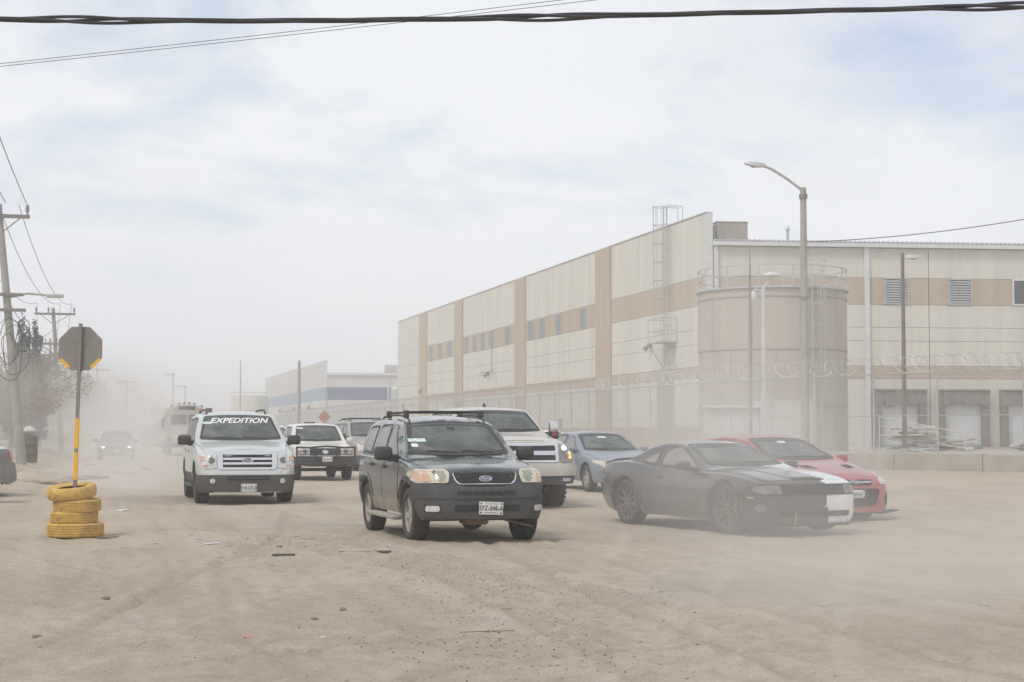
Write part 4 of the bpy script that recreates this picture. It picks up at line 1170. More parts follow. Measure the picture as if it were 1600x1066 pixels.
m_glow = M('lit_headlamp', (.9, .9, .85), .2, emit=(1., .97, .88), estr=9)
m_glow2 = M('lit_amber_lamp', (.8, .4, .15), .3, emit=(1., .42, .12), estr=1.2)

WHEELS = {}
def wheel_mesh(style, Rr, w, rim):
    key = (style, Rr, w, rim)
    if key in WHEELS: return WHEELS[key]
    h = w / 2
    prof = [(rim, -h * .82), (rim + .015, -h * .95), ((rim + Rr) / 2, -h * 1.04), (Rr - .035, -h * .97), (Rr - .012, -h * .86)]
    for k in range(4):
        a = -h * .72 + k * h * 1.44 / 4; b = a + h * 1.44 / 4
        prof += [(Rr, a + .003), (Rr, b - .012), (Rr - .009, b - .010), (Rr - .009, b)]
    prof += [(Rr - .012, h * .86), (Rr - .035, h * .97), ((rim + Rr) / 2, h * 1.04), (rim + .015, h * .95), (rim, h * .82)]
    ty = MB(); ty.lathe(prof, 44, 'x')
    if style == 'mud':
        for k in range(26):
            t = 2 * PI * k / 26
            for sg in (-1, 1):
                tt_ = t + (PI / 26 if sg > 0 else 0)
                b_ = MB(); b_.box(sg * h * .15 if sg > 0 else -h * 1.02, h * 1.02 if sg > 0 else -h * .15, -.030, .030, Rr - .012, Rr + .012)
                b_.xf(Matrix.Rotation(tt_, 4, 'X')); ty.add(b_.v, b_.f)
    tme = ty.build('tmp', m_tyre, None, 35); t_mesh = tme.data; bpy.data.objects.remove(tme)
    rm = MB()
    o = h * .72
    rm.lathe([(rim, -h * .82), (rim * .96, -h * .6), (rim * .93, o - .05), (rim * .97, o + .005), (rim + .004, o + .012), (rim + .004, o - .004)], 36, 'x')
    rm.lathe([(.035, o + .0), (.05, o - .006), (.075, o - .02), (.085, o - .05)], 20, 'x'); rm.lathe([(0.0001, o + .004), (.036, o + .002)], 16, 'x')
    ns = {'alloy5': 5, 'alloy6': 6, 'mud': 6, 'black10': 10, 'steel': 8}[style]
    wd = {'alloy5': .055, 'alloy6': .045, 'mud': .05, 'black10': .02, 'steel': .05}[style]
    for k in range(ns):
        b_ = MB()
        w0, w1 = wd * 1.0, wd * (.75 if style != 'black10' else 1.0)
        r0, r1 = .05, rim * .95
        vs = [(o - .012, -w0, r0), (o - .012, w0, r0), (o - .004, w1, r1), (o - .004, -w1, r1), (o - .05, -w0, r0), (o - .05, w0, r0), (o - .045, w1, r1), (o - .045, -w1, r1)]
        b_.add(vs, [(0, 1, 2, 3), (7, 6, 5, 4), (0, 4, 5, 1), (1, 5, 6, 2), (2, 6, 7, 3), (3, 7, 4, 0)])
        b_.xf(Matrix.Rotation(2 * PI * k / ns, 4, 'X')); rm.add(b_.v, b_.f)
    rme = rm.build('tmp', m_blkrim if style in ('black10', 'mud') else m_alloy, None, 35); r_mesh = rme.data; bpy.data.objects.remove(rme)
    hb_ = MB(); hb_.cyl((-h * .7, 0, 0), (h * .25, 0, 0), rim * .78, n=24); hm_ = hb_.build('tmp', m_under, None, 40); h_mesh = hm_.data; bpy.data.objects.remove(hm_)
    WHEELS[key] = (t_mesh, r_mesh, h_mesh)
    return WHEELS[key]

class Car:
    def __init__(self, name, label, cat, loc, rz, sp, paint, group=None, paint2=None):
        self.sp = sp; self.paint = paint
        self.root = empty(name, (loc[0], loc[1], loc[2] if len(loc) > 2 else gz(loc[0], loc[1])), R(rz), label, cat, group)
        self.build_body(paint, paint2)
    def obj(self, name, me, parent=None):
        o = bpy.data.objects.new(name, me); COL.objects.link(o); o.parent = parent or self.root; return o
    def build_body(self, paint, paint2):
        sp = self.sp
        y0, y1 = sp['y'][0], sp['y'][1]; fa, ra = sp['axles']
        W_ = sp['w']; Rw = sp['R']; Ra = sp.get('Ra', Rw + .075); zb0 = sp['zb']
        yy = np.linspace(y0, y1, 900)
        def prof(pts, sm):
            p = np.array(pts); v = np.interp(yy, p[:, 0], p[:, 1])
            k = max(1, int(sm / (yy[1] - yy[0])))
            if k > 1:
                ker = np.hanning(k + 2)[1:-1]; ker /= ker.sum()
                v2 = np.convolve(np.pad(v, k // 2 + 1, 'edge'), ker, 'same')[k // 2 + 1:k // 2 + 1 + len(v)]
                edge = np.clip(np.minimum(yy - y0, y1 - yy) / .12, 0, 1)
                v = v * (1 - edge) + v2 * edge
            return v
        top = prof(sp['top'], sp.get('smooth', .10)); belt = prof(sp['belt'], .2); plan = prof(sp['plan'], .04) * W_; zbt = prof(sp.get('bot', [(y0, zb0), (y1, zb0)]), .1)
        giv = prof(sp['gi'], .2) if isinstance(sp['gi'], list) else np.full_like(yy, sp['gi'])
        st = set(np.round(np.arange(y0, y1, .045), 4)) | {y0, y1}
        for d in (.004, .012, .02, .03, .045, .06, .075, .09, .11, .13, .16, .2): st |= {round(y0 + d, 4), round(y1 - d, 4)}
        for ya in (fa, ra):
            e = math.sqrt(max(Ra ** 2 - (zb0 - Rw) ** 2, .01))
            for t in np.linspace(0, PI, 25): st.add(round(ya + e * math.cos(t), 4))
            st |= {round(ya - e - .004, 4), round(ya + e + .004, 4)}
        st = sorted(s for s in st if y0 <= s <= y1)
        tum, drop0, rc = sp.get('tum', .28), sp.get('drop', .05), sp.get('rc', .10)
        rows = []
        for y in st:
            zt = np.interp(y, yy, top); wv = np.interp(y, yy, plan); zb = min(np.interp(y, yy, zbt), zt - .08)
            gi = np.interp(y, yy, giv)
            zs = min(np.interp(y, yy, belt), zt - .03); zs = max(zs, zb + .03)
            za = zb
            for ya in (fa, ra):
                if abs(y - ya) < Ra:
                    za = max(za, Rw + math.sqrt(Ra ** 2 - (y - ya) ** 2))
            za = min(za, zs - .02)
            def sx(z):
                t = (z - zb) / max(zs - zb, .05)
                return wv - sp.get('tuck', .05) * max(0, (.38 - t) / .38) ** 2 - sp.get('shtuck', .025) * max(0, (t - .65) / .35) ** 2
            wi = max(.05, min(wv - .29, sx(zb) - .02))
            pts = [(0, zb), (wi * .5, zb), (wi, zb), (wi, za), (sx(za), za)]
            for k in range(1, 11): z = za + (zs - za) * k / 10; pts.append((sx(z), z))
            xs = sx(zs); hs = min(.035, (zt - zs) * .5); xg = max(.04, min(wv - gi, xs - .01))
            for k in range(1, 5): q = k / 4 * PI / 2; pts.append((xg + (xs - xg) * math.cos(q), zs + hs * math.sin(q)))
            zg = zs + hs
            dr = min(drop0, .6 * max(zt - zg, .002)); ze = zt - dr; h_ = max(ze - zg, .001)
            r_ = min(rc, h_ * .5)
            side = lambda z: xg - tum * (z - zg) - sp.get('barrel', .04) * ((z - zg) / .5) ** 2
            for k in range(1, 7): z = zg + (h_ - r_) * k / 6; pts.append((max(.02, side(z)), z))
            x1 = max(.02, side(ze - r_)); x2 = max(.015, x1 - r_ * .95)
            for k in range(1, 6): q = k / 5 * PI / 2; pts.append((x2 + (x1 - x2) * math.cos(q), ze - r_ + (r_ + dr * .0) * math.sin(q)))
            for k in range(1, 10): x = x2 * (1 - k / 9); pts.append((x, zt - dr * (x / x2) ** 2))
            rows.append([(x, y, z) for x, z in pts])
        npt = len(rows[0])
        V_ = []; 
        for r in rows: V_ += r
        nR = len(rows); off = nR * npt
        for r in rows: V_ += [(-x, y, z) for x, y, z in r]
        F_, Mi = [], []
        p2 = 3 if paint2 else 0
        for i in range(nR - 1):
            for j in range(npt - 1):
                a, b = i * npt + j, (i + 1) * npt + j
                mi = 1 if j < (5 if sp.get('lowdark') else 4) else 0
                F_.append((a, a + 1, b + 1, b)); xm = (V_[a][0] + V_[a + 1][0] + V_[b][0] + V_[b + 1][0]) / 4; Mi.append(2 if (paint2 and mi == 0 and xm > .22) else mi)
                F_.append((off + a, off + b, off + b + 1, off + a + 1)); Mi.append(mi)
        XS = .24
        for i in (0, nR - 1):
            mid = len(V_)
            V_ += [(min(XS, x * .5), y, z) for x, y, z in rows[i]]
            for j in range(npt - 1):     # strips that close the ends
                F_.append((i * npt + j, i * npt + j + 1, mid + j + 1, mid + j)); Mi.append((2 if paint2 else 0) if j >= 4 else 1)
                F_.append((mid + j, mid + j + 1, off + i * npt + j + 1, off + i * npt + j)); Mi.append(0 if j >= 4 else 1)
        me = bpy.data.meshes.new('body'); me.from_pydata(V_, [], F_)
        for m in (paint, m_under) + ((paint2,) if paint2 else ()): me.materials.append(m)
        me.polygons.foreach_set('material_index', Mi)
        bm = bmesh.new(); bm.from_mesh(me)
        bmesh.ops.remove_doubles(bm, verts=bm.verts, dist=.0006)
        bmesh.ops.dissolve_degenerate(bm, dist=.0004, edges=bm.edges)
        bmesh.ops.recalc_face_normals(bm, faces=bm.faces)
        self.bvh = BVHTree.FromBMesh(bm)
        bm.to_mesh(me); bm.free()
        me.shade_smooth(); me.set_sharp_from_angle(angle=R(38))
        self.body = self.obj('body', me)
    def cast(self, d, u, v):
        if d == 'F': o, r = Vector((u, -9, v)), Vector((0, 1, 0))
        elif d == 'B': o, r = Vector((u, 9, v)), Vector((0, -1, 0))
        elif d == 'L': o, r = Vector((4, u, v)), Vector((-1, 0, 0))
        elif d == 'R': o, r = Vector((-4, u, v)), Vector((1, 0, 0))
        elif d == 'T': o, r = Vector((u, v, 5)), Vector((0, 0, -1))
        elif d[0] == 'D':           # the same, seen from behind
            t = R(u); r = Vector((-math.sin(t), -math.cos(t), 0)); o = Vector((0, d[1], v)) - r * 5
        else:                       # ('C', yc): around a vertical axis, u in degrees from straight ahead
            t = R(u); r = Vector((-math.sin(t), math.cos(t), 0)); o = Vector((0, d[1], v)) - r * 5
        h, n, i, dist = self.bvh.ray_cast(o, r)
        if h is None:
            h, n, i, dist = self.bvh.find_nearest(o + r * 2.5 if d not in ('F', 'B') else Vector((u, self.sp['y'][0 if d == 'F' else 1], v)))
        self.last_n = n
        return h, r
    def surf(self, name, V2, F2, d, mat, off, th, parent, walls=True):
        Vo, Vi = [], []
        for u, v in V2:
            h, r = self.cast(d, u, v)
            k = Vector(self.last_n); k = k if k.dot(r) < 0 else -k
            k = (k - r * .6).normalized()
            Vo.append(h + k * off); Vi.append(h + k * (off - th))
        n = len(Vo); F_ = [tuple(f) for f in F2]
        V_ = Vo
        if walls:
            V_ = Vo + Vi
            ed = {}
            for f in F2:
                for a, b in zip(f, list(f[1:]) + [f[0]]):
                    if (b, a) in ed: ed.pop((b, a))
                    else: ed[(a, b)] = 1
            F_ += [(b, a, a + n, b + n) for a, b in ed]
        me = bpy.data.meshes.new(name); me.from_pydata([tuple(p) for p in V_], [], F_); me.materials.append(mat)
        fix_normals(me); me.shade_smooth(); me.set_sharp_from_angle(angle=R(35))
        return self.obj(name, me, parent)
    def patch(self, name, poly, d, mat, off=.004, th=.02, parent=None, grid=.07, mirror=False):
        bm = bmesh.new()
        f = bm.faces.new([bm.verts.new((p[0], p[1], 0)) for p in poly])
        P = np.array(poly); gu = grid if isinstance(d, str) else 4.0
        for ax_, g_ in ((0, gu), (1, grid)):
            lo, hi = P[:, ax_].min(), P[:, ax_].max()
            n = int((hi - lo) / g_)
            for k in range(1, n + 1):
                co = [0, 0, 0]; no = [0, 0, 0]; co[ax_] = lo + (hi - lo) * k / (n + 1); no[ax_] = 1
                bmesh.ops.bisect_plane(bm, geom=bm.verts[:] + bm.edges[:] + bm.faces[:], plane_co=co, plane_no=no, dist=1e-5)
        bmesh.ops.triangulate(bm, faces=[f for f in bm.faces if len(f.verts) > 4])
        bm.verts.index_update()
        V2 = [(v.co.x, v.co.y) for v in bm.verts]; F2 = [[v.index for v in f.verts] for f in bm.faces]
        bm.free()
        o = self.surf(name, V2, F2, d, mat, off, th, parent)
        if mirror:
            if d in ('L', 'R'): o2 = self.surf(name, V2, F2, 'R' if d == 'L' else 'L', mat, off, th, mirror if mirror is not True else parent)
            else: o2 = self.surf(name, [(-u, v) for u, v in V2], F2, d, mat, off, th, mirror if mirror is not True else parent)
            return o, o2
        return o
    def text(self, name, body, d, cu, cv, size, mat, off=.008, shear=0., bold=0., xs=1., parent=None):
        V2, F2 = text_shape(body, size, shear, bold, xs)
        return self.surf(name, [(u + cu, v + cv) for u, v in V2], F2, d, mat, off, .002, parent, walls=False)
    def box(self, name, x0, x1, y0, y1, z0, z1, mat, b=.02, parent=None, rot=None, pivot=None):
        mb = MB(); mb.bbox(x0, x1, y0, y1, z0, z1, b)
        if rot:
            p = Vector(pivot or ((x0 + x1) / 2, (y0 + y1) / 2, (z0 + z1) / 2))
            mb.xf(Matrix.Translation(p) @ Matrix.Rotation(rot[0], 4, rot[1]) @ Matrix.Translation(-p))
        return mb.build(name, mat, parent or self.root, 40)
    def tube(self, name, pts, r, mat, parent=None, n=8):
        mb = MB(); mb.tube(pts, r, n); return mb.build(name, mat, parent or self.root, 40)
    def wheels(self, style, w, rim, steer=0., track=None, caliper=None):
        sp = self.sp; Rw = sp['R']; tr = track or sp['w'] - w / 2 - .02
        t_me, r_me, h_me = wheel_mesh(style, Rw, w, rim)
        for k, ya in enumerate(sp['axles']):
            for sg in (1, -1):
                hub = self.obj('wheel', h_me); hub.location = (sg * tr, ya, Rw)
                hub.rotation_euler = (0, 0, (0 if sg > 0 else PI) + (R(steer) if k == 0 else 0))
                t_ = self.obj('tyre', t_me, hub); t_.rotation_euler = (random.Random(k * 2 + sg).uniform(0, 3), 0, 0)
                r_ = self.obj('rim', r_me, hub); r_.rotation_euler = (random.Random(k * 5 + sg).uniform(0, 3), 0, 0)
                if caliper:
                    mb = MB(); mb.bbox(.0, .06, -.18 * (1 if sg > 0 else -1) - .03, -.18 * (1 if sg > 0 else -1) + .03, -.06, .1, .01); mb.build('caliper', caliper, hub)
    def doors(self, polys, mat=None, handles=(), hmat=None, off=.005):
        for i, p in enumerate(polys):
            for d, sg in (('L', 1), ('R', -1)):
                o = self.patch('door', rpoly(p, .035), d, mat or self.paint, off, .02)
                if i < len(handles):
                    u, v = handles[i]; h, r = self.cast(d, u, v); x = h.x
                    xs = sorted((x + sg * .012, x + sg * .05)); self.box('handle', xs[0], xs[1], u - .09, u + .09, v - .016, v + .016, hmat or self.paint, .012, o)
                    xs = sorted((x - sg * .01, x + sg * .0085)); self.box('handle_recess', xs[0], xs[1], u - .07, u + .07, v - .035, v + .03, m_black, .01, o)
    def side_windows(self, polys, mat=None, frame=True, off=.004):
        for p in polys:
            for d in ('L', 'R'):
                if frame:
                    fo = self.patch('window_frame', rpoly(p, .05), d, m_black, off, .02)
                    c0 = np.mean(np.array(p), 0)
                    q = [((u - c0[0]) * (1 - .05 / max(.2, abs(u - c0[0]))) + c0[0], (v - c0[1]) * (1 - .035 / max(.1, abs(v - c0[1]))) + c0[1]) for u, v in p]
                    self.patch('side_window', rpoly(q, .045), d, mat or m_side, off + .004, .006, fo)
                else: self.patch('side_window', rpoly(p, .05), d, mat or m_side, off, .01)
    def cabin(self, yd, zd, hw, zr):
        """dashboard, seats and wheel: yd dash front, zd dash top, hw half width, zr head rest top"""
        t = self.box('dashboard', -hw, hw, yd + .06, yd + .55, zd - .32, zd - .02, m_trim, .06)
        self.box('instrument_hood', -.55 * hw - .2, -.55 * hw + .2, yd + .3, yd + .56, zd - .05, zd + .04, m_trim, .03, t)
        xw = .50 * hw
        ring = [(xw + .18 * math.cos(q), yd + .68 + .06 * math.sin(q), zd - .10 + .17 * math.sin(q)) for q in np.linspace(0, 2 * PI, 21)[:-1]]
        mb = MB(); mb.tube(ring, .016, 6, closed=True); mb.cyl((xw, yd + .68, zd - .10), (xw, yd + .5, zd - .16), .03); mb.box(xw - .17, xw + .17, yd + .67, yd + .69, zd - .12, zd - .08); mb.build('steering_wheel', m_black, self.root, 40)
        for sg in (1, -1):
            x = sg * .50 * hw
            s_ = self.box('front_seat', x - .25, x + .25, yd + 1.22, yd + 1.38, zd - .55, zr - .20, m_seat, .07)
            self.box('seat_cushion', x - .25, x + .25, yd + .80, yd + 1.30, zd - .62, zd - .46, m_seat, .06, s_)
            self.box('head_rest', x - .13, x + .13, yd + 1.26, yd + 1.36, zr - .17, zr, m_seat, .05, s_)
        self.box('rear_bench', -hw * .92, hw * .92, yd + 2.1, yd + 2.28, zd - .55, zr - .14, m_seat, .07)
        self.box('cabin_floor', -hw * .95, hw * .95, yd + .1, yd + 2.4, .42, .46, m_black, .01)
    def windscreen(self, wb, wt, zb, zt, mat=None, wipers=True, arch=.02, r=.05, sag_=.02, see=None):
        out = [(-wb, zb), (-wb * .5, zb + sag_ * .0 - sag_), (0, zb - sag_ * 1.3), (wb * .5, zb - sag_), (wb, zb), (wt, zt), (wt * .5, zt + arch), (0, zt + arch * 1.3), (-wt * .5, zt + arch), (-wt, zt)]
        zc = (zb + zt) / 2
        def dens(P):                       # extra points so that the ring follows the curved glass
            q = []
            for a, b in zip(P, P[1:] + P[:1]):
                n = max(1, int((Vector(b) - Vector(a)).length / .06)); q += [tuple(Vector(a).lerp(Vector(b), k / n)) for k in range(n)]
            return q
        o_ = dens(rpoly(out, r)); kx = 1 - .055 / wt; kz = 1 - .10 / (zt - zb)
        i_ = [(x * kx, (z - zc) * kz + zc) for x, z in o_]; n = len(o_)
        if see:
            # open the shell behind the glass
            hole = [(x * (kx + .02), (z - zc) * (kz + .05) + zc) for x, z in out]
            bm = bmesh.new(); bm.from_mesh(self.body.data)
            def inside(x, z):
                c_ = False
                for (x0, z0), (x1, z1) in zip(hole, hole[1:] + hole[:1]):
                    if (z0 > z) != (z1 > z) and x < (x1 - x0) * (z - z0) / (z1 - z0) + x0: c_ = not c_
                return c_
            kill = []
            for f in bm.faces:
                m_ = f.calc_center_median()
                if f.normal.y < -.2 and m_.y < .5 and inside(m_.x, m_.z): kill.append(f)
            bmesh.ops.delete(bm, geom=kill, context='FACES'); bm.to_mesh(self.body.data); bm.free()
        fo = self.surf('windscreen_seal', o_ + i_, [(k, (k + 1) % n, n + (k + 1) % n, n + k) for k in range(n)], 'F', m_black, .009, .02, None)
        g_ = self.patch('windscreen', [(x * (1 - .02 / wt), (z - zc) * (1 - .04 / (zt - zb)) + zc) for x, z in rpoly(out, r)], 'F', m_see if see else (mat or m_glassg), .006, .004)
        if see: self.cabin(*see)
        if wipers:
            for xa, xb in ((-wb * .62, -wb * .05), (wb * .05, wb * .66)):
                pts = []
                for k in range(7):
                    t = k / 6; x = xb + (xa - xb) * t; z = zb + .015 + (.07 - .02) * math.sin(t * PI * .55) * (zt - zb) * 1.2
                    h, r_ = self.cast('F', x, z); pts.append(h - r_ * .022)
                self.tube('wiper', pts, .011, m_black)
        return g_
    def mirrors(self, y, z, x, w=.2, h=.16, d=.12, mat=None, stalk=None):
        for sg in (1, -1):
            xs = sorted((sg * x, sg * (x + w)))
            mb = MB(); mb.bbox(xs[0], xs[1], y - d / 2, y + d / 2, z - h / 2, z + h / 2, min(w, h, d) * .34)
            o = mb.build('mirror', mat or m_black, self.root, 50)
            mb = MB(); mb.bbox(xs[0] + .02, xs[1] - .02, y + d / 2 - .004, y + d / 2 + .004, z - h / 2 + .02, z + h / 2 - .02, .003); mb.build('mirror_glass', m_glass, o)
            xi = self.cast('L' if sg > 0 else 'R', y + .05, z - h * .35)[0].x - sg * .03
            xs = sorted((xi, sg * (x + .06)))
            mb = MB(); mb.bbox(xs[0], xs[1], y - .025, y + .045, z - h * .5 - .02, z - h * .12, .015); mb.build('mirror_arm', mat or m_black, o, 40)
    def plate(self, x, z, y, text, top='', w=.30, h=.15, tilt=0.):
        o = self.box('licence_plate', x - w / 2, x + w / 2, y - .012, y, z - h / 2, z + h / 2, m_plate, .004)
        def flat(nm, body, cx, cz, size, xs=1., mat=m_ink, bold=.0):
            V2, F2 = text_shape(body, size, 0, bold, xs)
            me = bpy.data.meshes.new(nm); me.from_pydata([(u + cx, y - .0145, v + cz) for u, v in V2], [], F2); me.materials.append(mat); self.obj(nm, me, o)
        flat('plate_number', text, x, z - .002, h * .55, .74 * w / .3, bold=.0015)
        if top: flat('plate_state', top, x, z + h * .36, h * .19, 1.0)
        mb = MB()
        mb.box(x - w * .28, x + w * .24, y - .0142, y - .0125, z - h * .36, z - h * .325); 
        for sx_ in (-1, 1):
            for sz_ in (-1, 1): mb.box(x + sx_ * w * .42 - .012, x + sx_ * w * .42 + .012, y - .0142, y - .0125, z + sz_ * h * .36 - .01, z + sz_ * h * .36 + .01)
        mb.build('plate_marks', m_ink, o)
        if tilt: o.rotation_euler = (0, tilt, 0)
        return o
    def oval_emblem(self, cx, cz, rx, y_off, text=True):
        e = self.patch('emblem', oval(cx, cz, rx, rx * .42), 'F', m_chrome, y_off, .012)
        self.patch('emblem_field', oval(cx, cz, rx * .88, rx * .33), 'F', m_blueoval, y_off + .003, .005, e)
        if text: self.text('emblem_script', 'Ford', 'F', cx, cz, rx * .62, m_white_ink, y_off + .006, .35, .0, 1.25, e)

def plan_std(y0, y1, nose=.62, tail=.86):
    return [(y0, nose), (y0 + .03, nose + .10), (y0 + .08, nose + .18), (y0 + .16, nose + .25), (y0 + .3, .945), (y0 + .55, .985), (y0 + .9, 1.0), (y1 - .7, 1.0), (y1 - .25, .965), (y1 - .08, tail + .04), (y1, tail)]

# --- dark compact SUV, nearest
p_green = M('dark_green_black_paint', (.012, .019, .020), .22, var=.2, vscale=1.3, coat=.7, dust=.025, dust_h=.9)
def faded(m):   # pale patches: peeled clear coat plus white reflection streaks put in the colour
    nt = m.node_tree; N, L = nt.nodes, nt.links; b = N['Principled BSDF']
    t = [n for n in N if n.type == 'TEX_COORD'][0]
    nz = N.new('ShaderNodeTexNoise'); nz.inputs['Scale'].default_value = 2.6; nz.inputs['Detail'].default_value = 3; nz.inputs['Distortion'].default_value = .9
    L.new(t.outputs['Object'], nz.inputs['Vector'])
    sx = N.new('ShaderNodeSeparateXYZ'); L.new(t.outputs['Object'], sx.inputs[0])
    up = N.new('ShaderNodeMapRange'); up.inputs['From Min'].default_value = .97; up.inputs['From Max'].default_value = 1.05; L.new(sx.outputs['Z'], up.inputs['Value'])
    rp = N.new('ShaderNodeMapRange'); rp.inputs['From Min'].default_value = .46; rp.inputs['From Max'].default_value = .52; L.new(nz.outputs['Fac'], rp.inputs['Value'])
    mu = N.new('ShaderNodeMath'); mu.operation = 'MULTIPLY'; L.new(up.outputs[0], mu.inputs[0]); L.new(rp.outputs[0], mu.inputs[1])
    mu2 = N.new('ShaderNodeMath'); mu2.operation = 'MULTIPLY'; L.new(mu.outputs[0], mu2.inputs[0]); mu2.inputs[1].default_value = .8
    old = b.inputs['Base Color'].links[0].from_socket
    mx = N.new('ShaderNodeMix'); mx.data_type = 'RGBA'; L.new(mu2.outputs[0], mx.inputs['Factor']); L.new(old, mx.inputs['A']); mx.inputs['B'].default_value = (.27, .29, .29, 1)
    L.new(mx.outputs['Result'], b.inputs['Base Color'])
faded(p_green)
SUV = dict(lowdark=True, y=(-2.18, 2.25), axles=(-1.31, 1.31), w=.885, R=.365, Ra=.43, zb=.36, gi=[(-2.2, .13), (-1.2, .12), (-.8, .05), (2.2, .05)], tum=.20, barrel=.045, drop=.05, rc=.12, smooth=.09,
           top=[(-2.18, .60), (-2.165, .70), (-2.12, .755), (-2.085, .775), (-2.06, .92), (-1.98, .985), (-1.7, 1.04), (-1.3, 1.085), (-.92, 1.12), (-.86, 1.14), (-.12, 1.60), (.05, 1.655), (.5, 1.70), (1.3, 1.70), (1.75, 1.66), (1.92, 1.57), (2.14, 1.08), (2.17, .75), (2.23, .70), (2.25, .6)],
           belt=[(-2.18, .55), (-2.06, .80), (-1.9, .90), (-1.2, 1.02), (-.7, 1.06), (2.25, 1.10)], bot=[(-2.18, .34), (-1.8, .31), (-1.7, .36), (1.7, .36), (2.25, .42)],
           plan=plan_std(-2.18, 2.25, .64))
def compact_suv():
    c = Car('suv', 'dusty dark green-black SUV with roof rack, nearest the camera, front plate tilted', 'SUV', (4.93, 23.35), 2.5, SUV, p_green)
    c.wheels('alloy5', .235, .235)
    # plastic bumper with recessed openings
    c.patch('front_bumper', rpoly([(-82, .36), (-70, .335), (-20, .30), (20, .30), (70, .335), (82, .36), (84, .62), (78, .785), (30, .785), (16, .745), (-16, .745), (-30, .785), (-78, .785), (-84, .62)], 1.0), ('C', -1.35), m_greyp, .012, .03)
    c.patch('bumper_step', rpoly([(-80, .60), (-25, .60), (25, .60), (80, .60), (80, .628), (25, .628), (-25, .628), (-80, .628)], .5), ('C', -1.35), m_greyp, .026, .02)
    c.patch('upper_intake', rpoly(rect(-.40, .40, .645, .695), .015), 'F', m_dark, .016, .006)
    for x in (-.21, 0, .21): c.box('intake_rib', x - .012, x + .012, -2.215, -2.19, .645, .695, m_greyp, .005)
    c.patch('lower_intake', rpoly(rect(-.44, .44, .43, .52), .02), 'F', m_dark, .016, .006)
    for x0 in (-.80, .62):
        f_ = c.patch('fog_lamp_bezel', rpoly(rect(x0, x0 + .19, .42, .525), .02), 'F', m_black, .0145, .006)
        c.patch('fog_lamp', rpoly(rect(x0 + .02, x0 + .165, .435, .51), .025), 'F', m_lens, .018, .006, f_)
    # grille
    gp = [(-.44, .925), (.44, .925), (.41, .82), (.35, .775), (-.35, .775), (-.41, .82)]
    gr = c.patch('grille_frame', rpoly(gp, .03), 'F', m_chrome, .016, .03)
    gi_ = c.patch('grille', rpoly([(x * .965, z if z > .9 else z + .014) for x, z in gp], .025), 'F', m_dark, .0185, .004)
    hexm = MB()
    for r_ in range(5):
        for k in range(-12, 13):
            cx = k * .034 + (r_ % 2) * .017; cz = .795 + r_ * .0285
            if abs(cx) > .335 + (cz - .78) * .5: continue
            ring = [(cx + .021 * math.cos(PI / 6 + PI / 3 * q), 0, cz + .0175 * math.sin(PI / 6 + PI / 3 * q)) for q in range(6)]
            hexm.tube([(x, c.cast('F', x, z)[0].y - .022, z) for x, _, z in ring], .0032, 4, closed=True)
    hexm.build('grille_mesh', m_greyp, gi_)
    c.oval_emblem(0, .852, .088, .030)
    # lamps
    for sg in (1, -1):
        h_ = c.patch('headlight', rpoly([(sg * .50, .80), (sg * .86, .80), (sg * .885, .86), (sg * .86, .965), (sg * .52, .975), (sg * .47, .93)], .035), 'F', m_lensy, .014, .03)
        c.patch('indicator', rpoly([(sg * .72, .815), (sg * .865, .815), (sg * .865, .945), (sg * .74, .955)], .025), 'F', m_amber, .017, .006, h_)
        c.patch('reflector', oval(sg * .60, .885, .075, .07), 'F', M('dull_reflector', (.32, .32, .26), .3, .3, var=.1, vscale=20), .0165, .004, h_)
    c.plate(0.02, .475, -2.215, 'EFZ-848-A', 'CHIHUAHUA', .325, .165, R(2.5))
    # bonnet, glass
    c.patch('bonnet', rpoly([(-.44, -2.03), (.44, -2.03), (.66, -1.93), (.735, -1.6), (.745, -.98), (.0, -.92), (-.745, -.98), (-.735, -1.6), (-.66, -1.93)], .05), 'T', p_green, .005, .02)
    c.windscreen(.725, .60, 1.165, 1.585, see=(-.88, 1.12, .70, 1.46))
    c.patch('sticker', rpoly(rect(-.66, -.42, 1.325, 1.37), .004), 'F', m_sticker, .0095, .001)
    c.patch('sticker', rpoly(rect(-.64, -.55, 1.255, 1.30), .004), 'F', m_plate, .0095, .001)
    c.patch('rear_view_mirror', rpoly(rect(-.06, .06, 1.49, 1.535), .02), 'F', m_black, .0095, .001)
    W1 = [(-.62, 1.12), (.18, 1.13), (.17, 1.575), (-.02, 1.565), (-.12, 1.53)]
    W2 = [(.25, 1.13), (1.02, 1.14), (.93, 1.55), (.82, 1.575), (.24, 1.58)]
    W3 = [(1.14, 1.14), (1.80, 1.17), (1.66, 1.52), (1.55, 1.555), (1.05, 1.565)]
    c.side_windows([W1, W2, W3])
    D1 = [(-.78, .46), (.20, .46), (.215, 1.08), (-.80, 1.05)]; D2 = [(.23, .46), (.86, .46), (1.0, .72), (1.06, 1.09), (.235, 1.085)]
    c.doors([D1, D2], handles=[(.08, .98), (.90, 1.0)], hmat=m_greyp)
    for d in ('L', 'R'):
        c.patch('sill_cladding', rpoly([(-.87, .365), (.87, .365), (.87, .53), (-.87, .55)], .02), d, M('dusty_brown_cladding', (.17, .14, .115), .75, var=.25, vscale=4, dust=.4), .012, .03)
        for ya in c.sp['axles']:
            arc = [(ya + .52 * math.cos(t), .365 + .52 * math.sin(t)) for t in np.linspace(R(-5), R(185), 19)] + [(ya + .425 * math.cos(t), .365 + .425 * math.sin(t)) for t in np.linspace(R(185), R(-5), 19)]
            arc = [(u, max(v, .36)) for u, v in arc]
            c.patch('arch_trim', arc, d, m_greyp if ya < 0 else p_green, .014, .03)
    for sg in (1, -1):
        xs = sorted((sg * .80, sg * .96)); c.box('side_step', xs[0], xs[1], -.82, .82, .27, .335, m_alloy, .03)
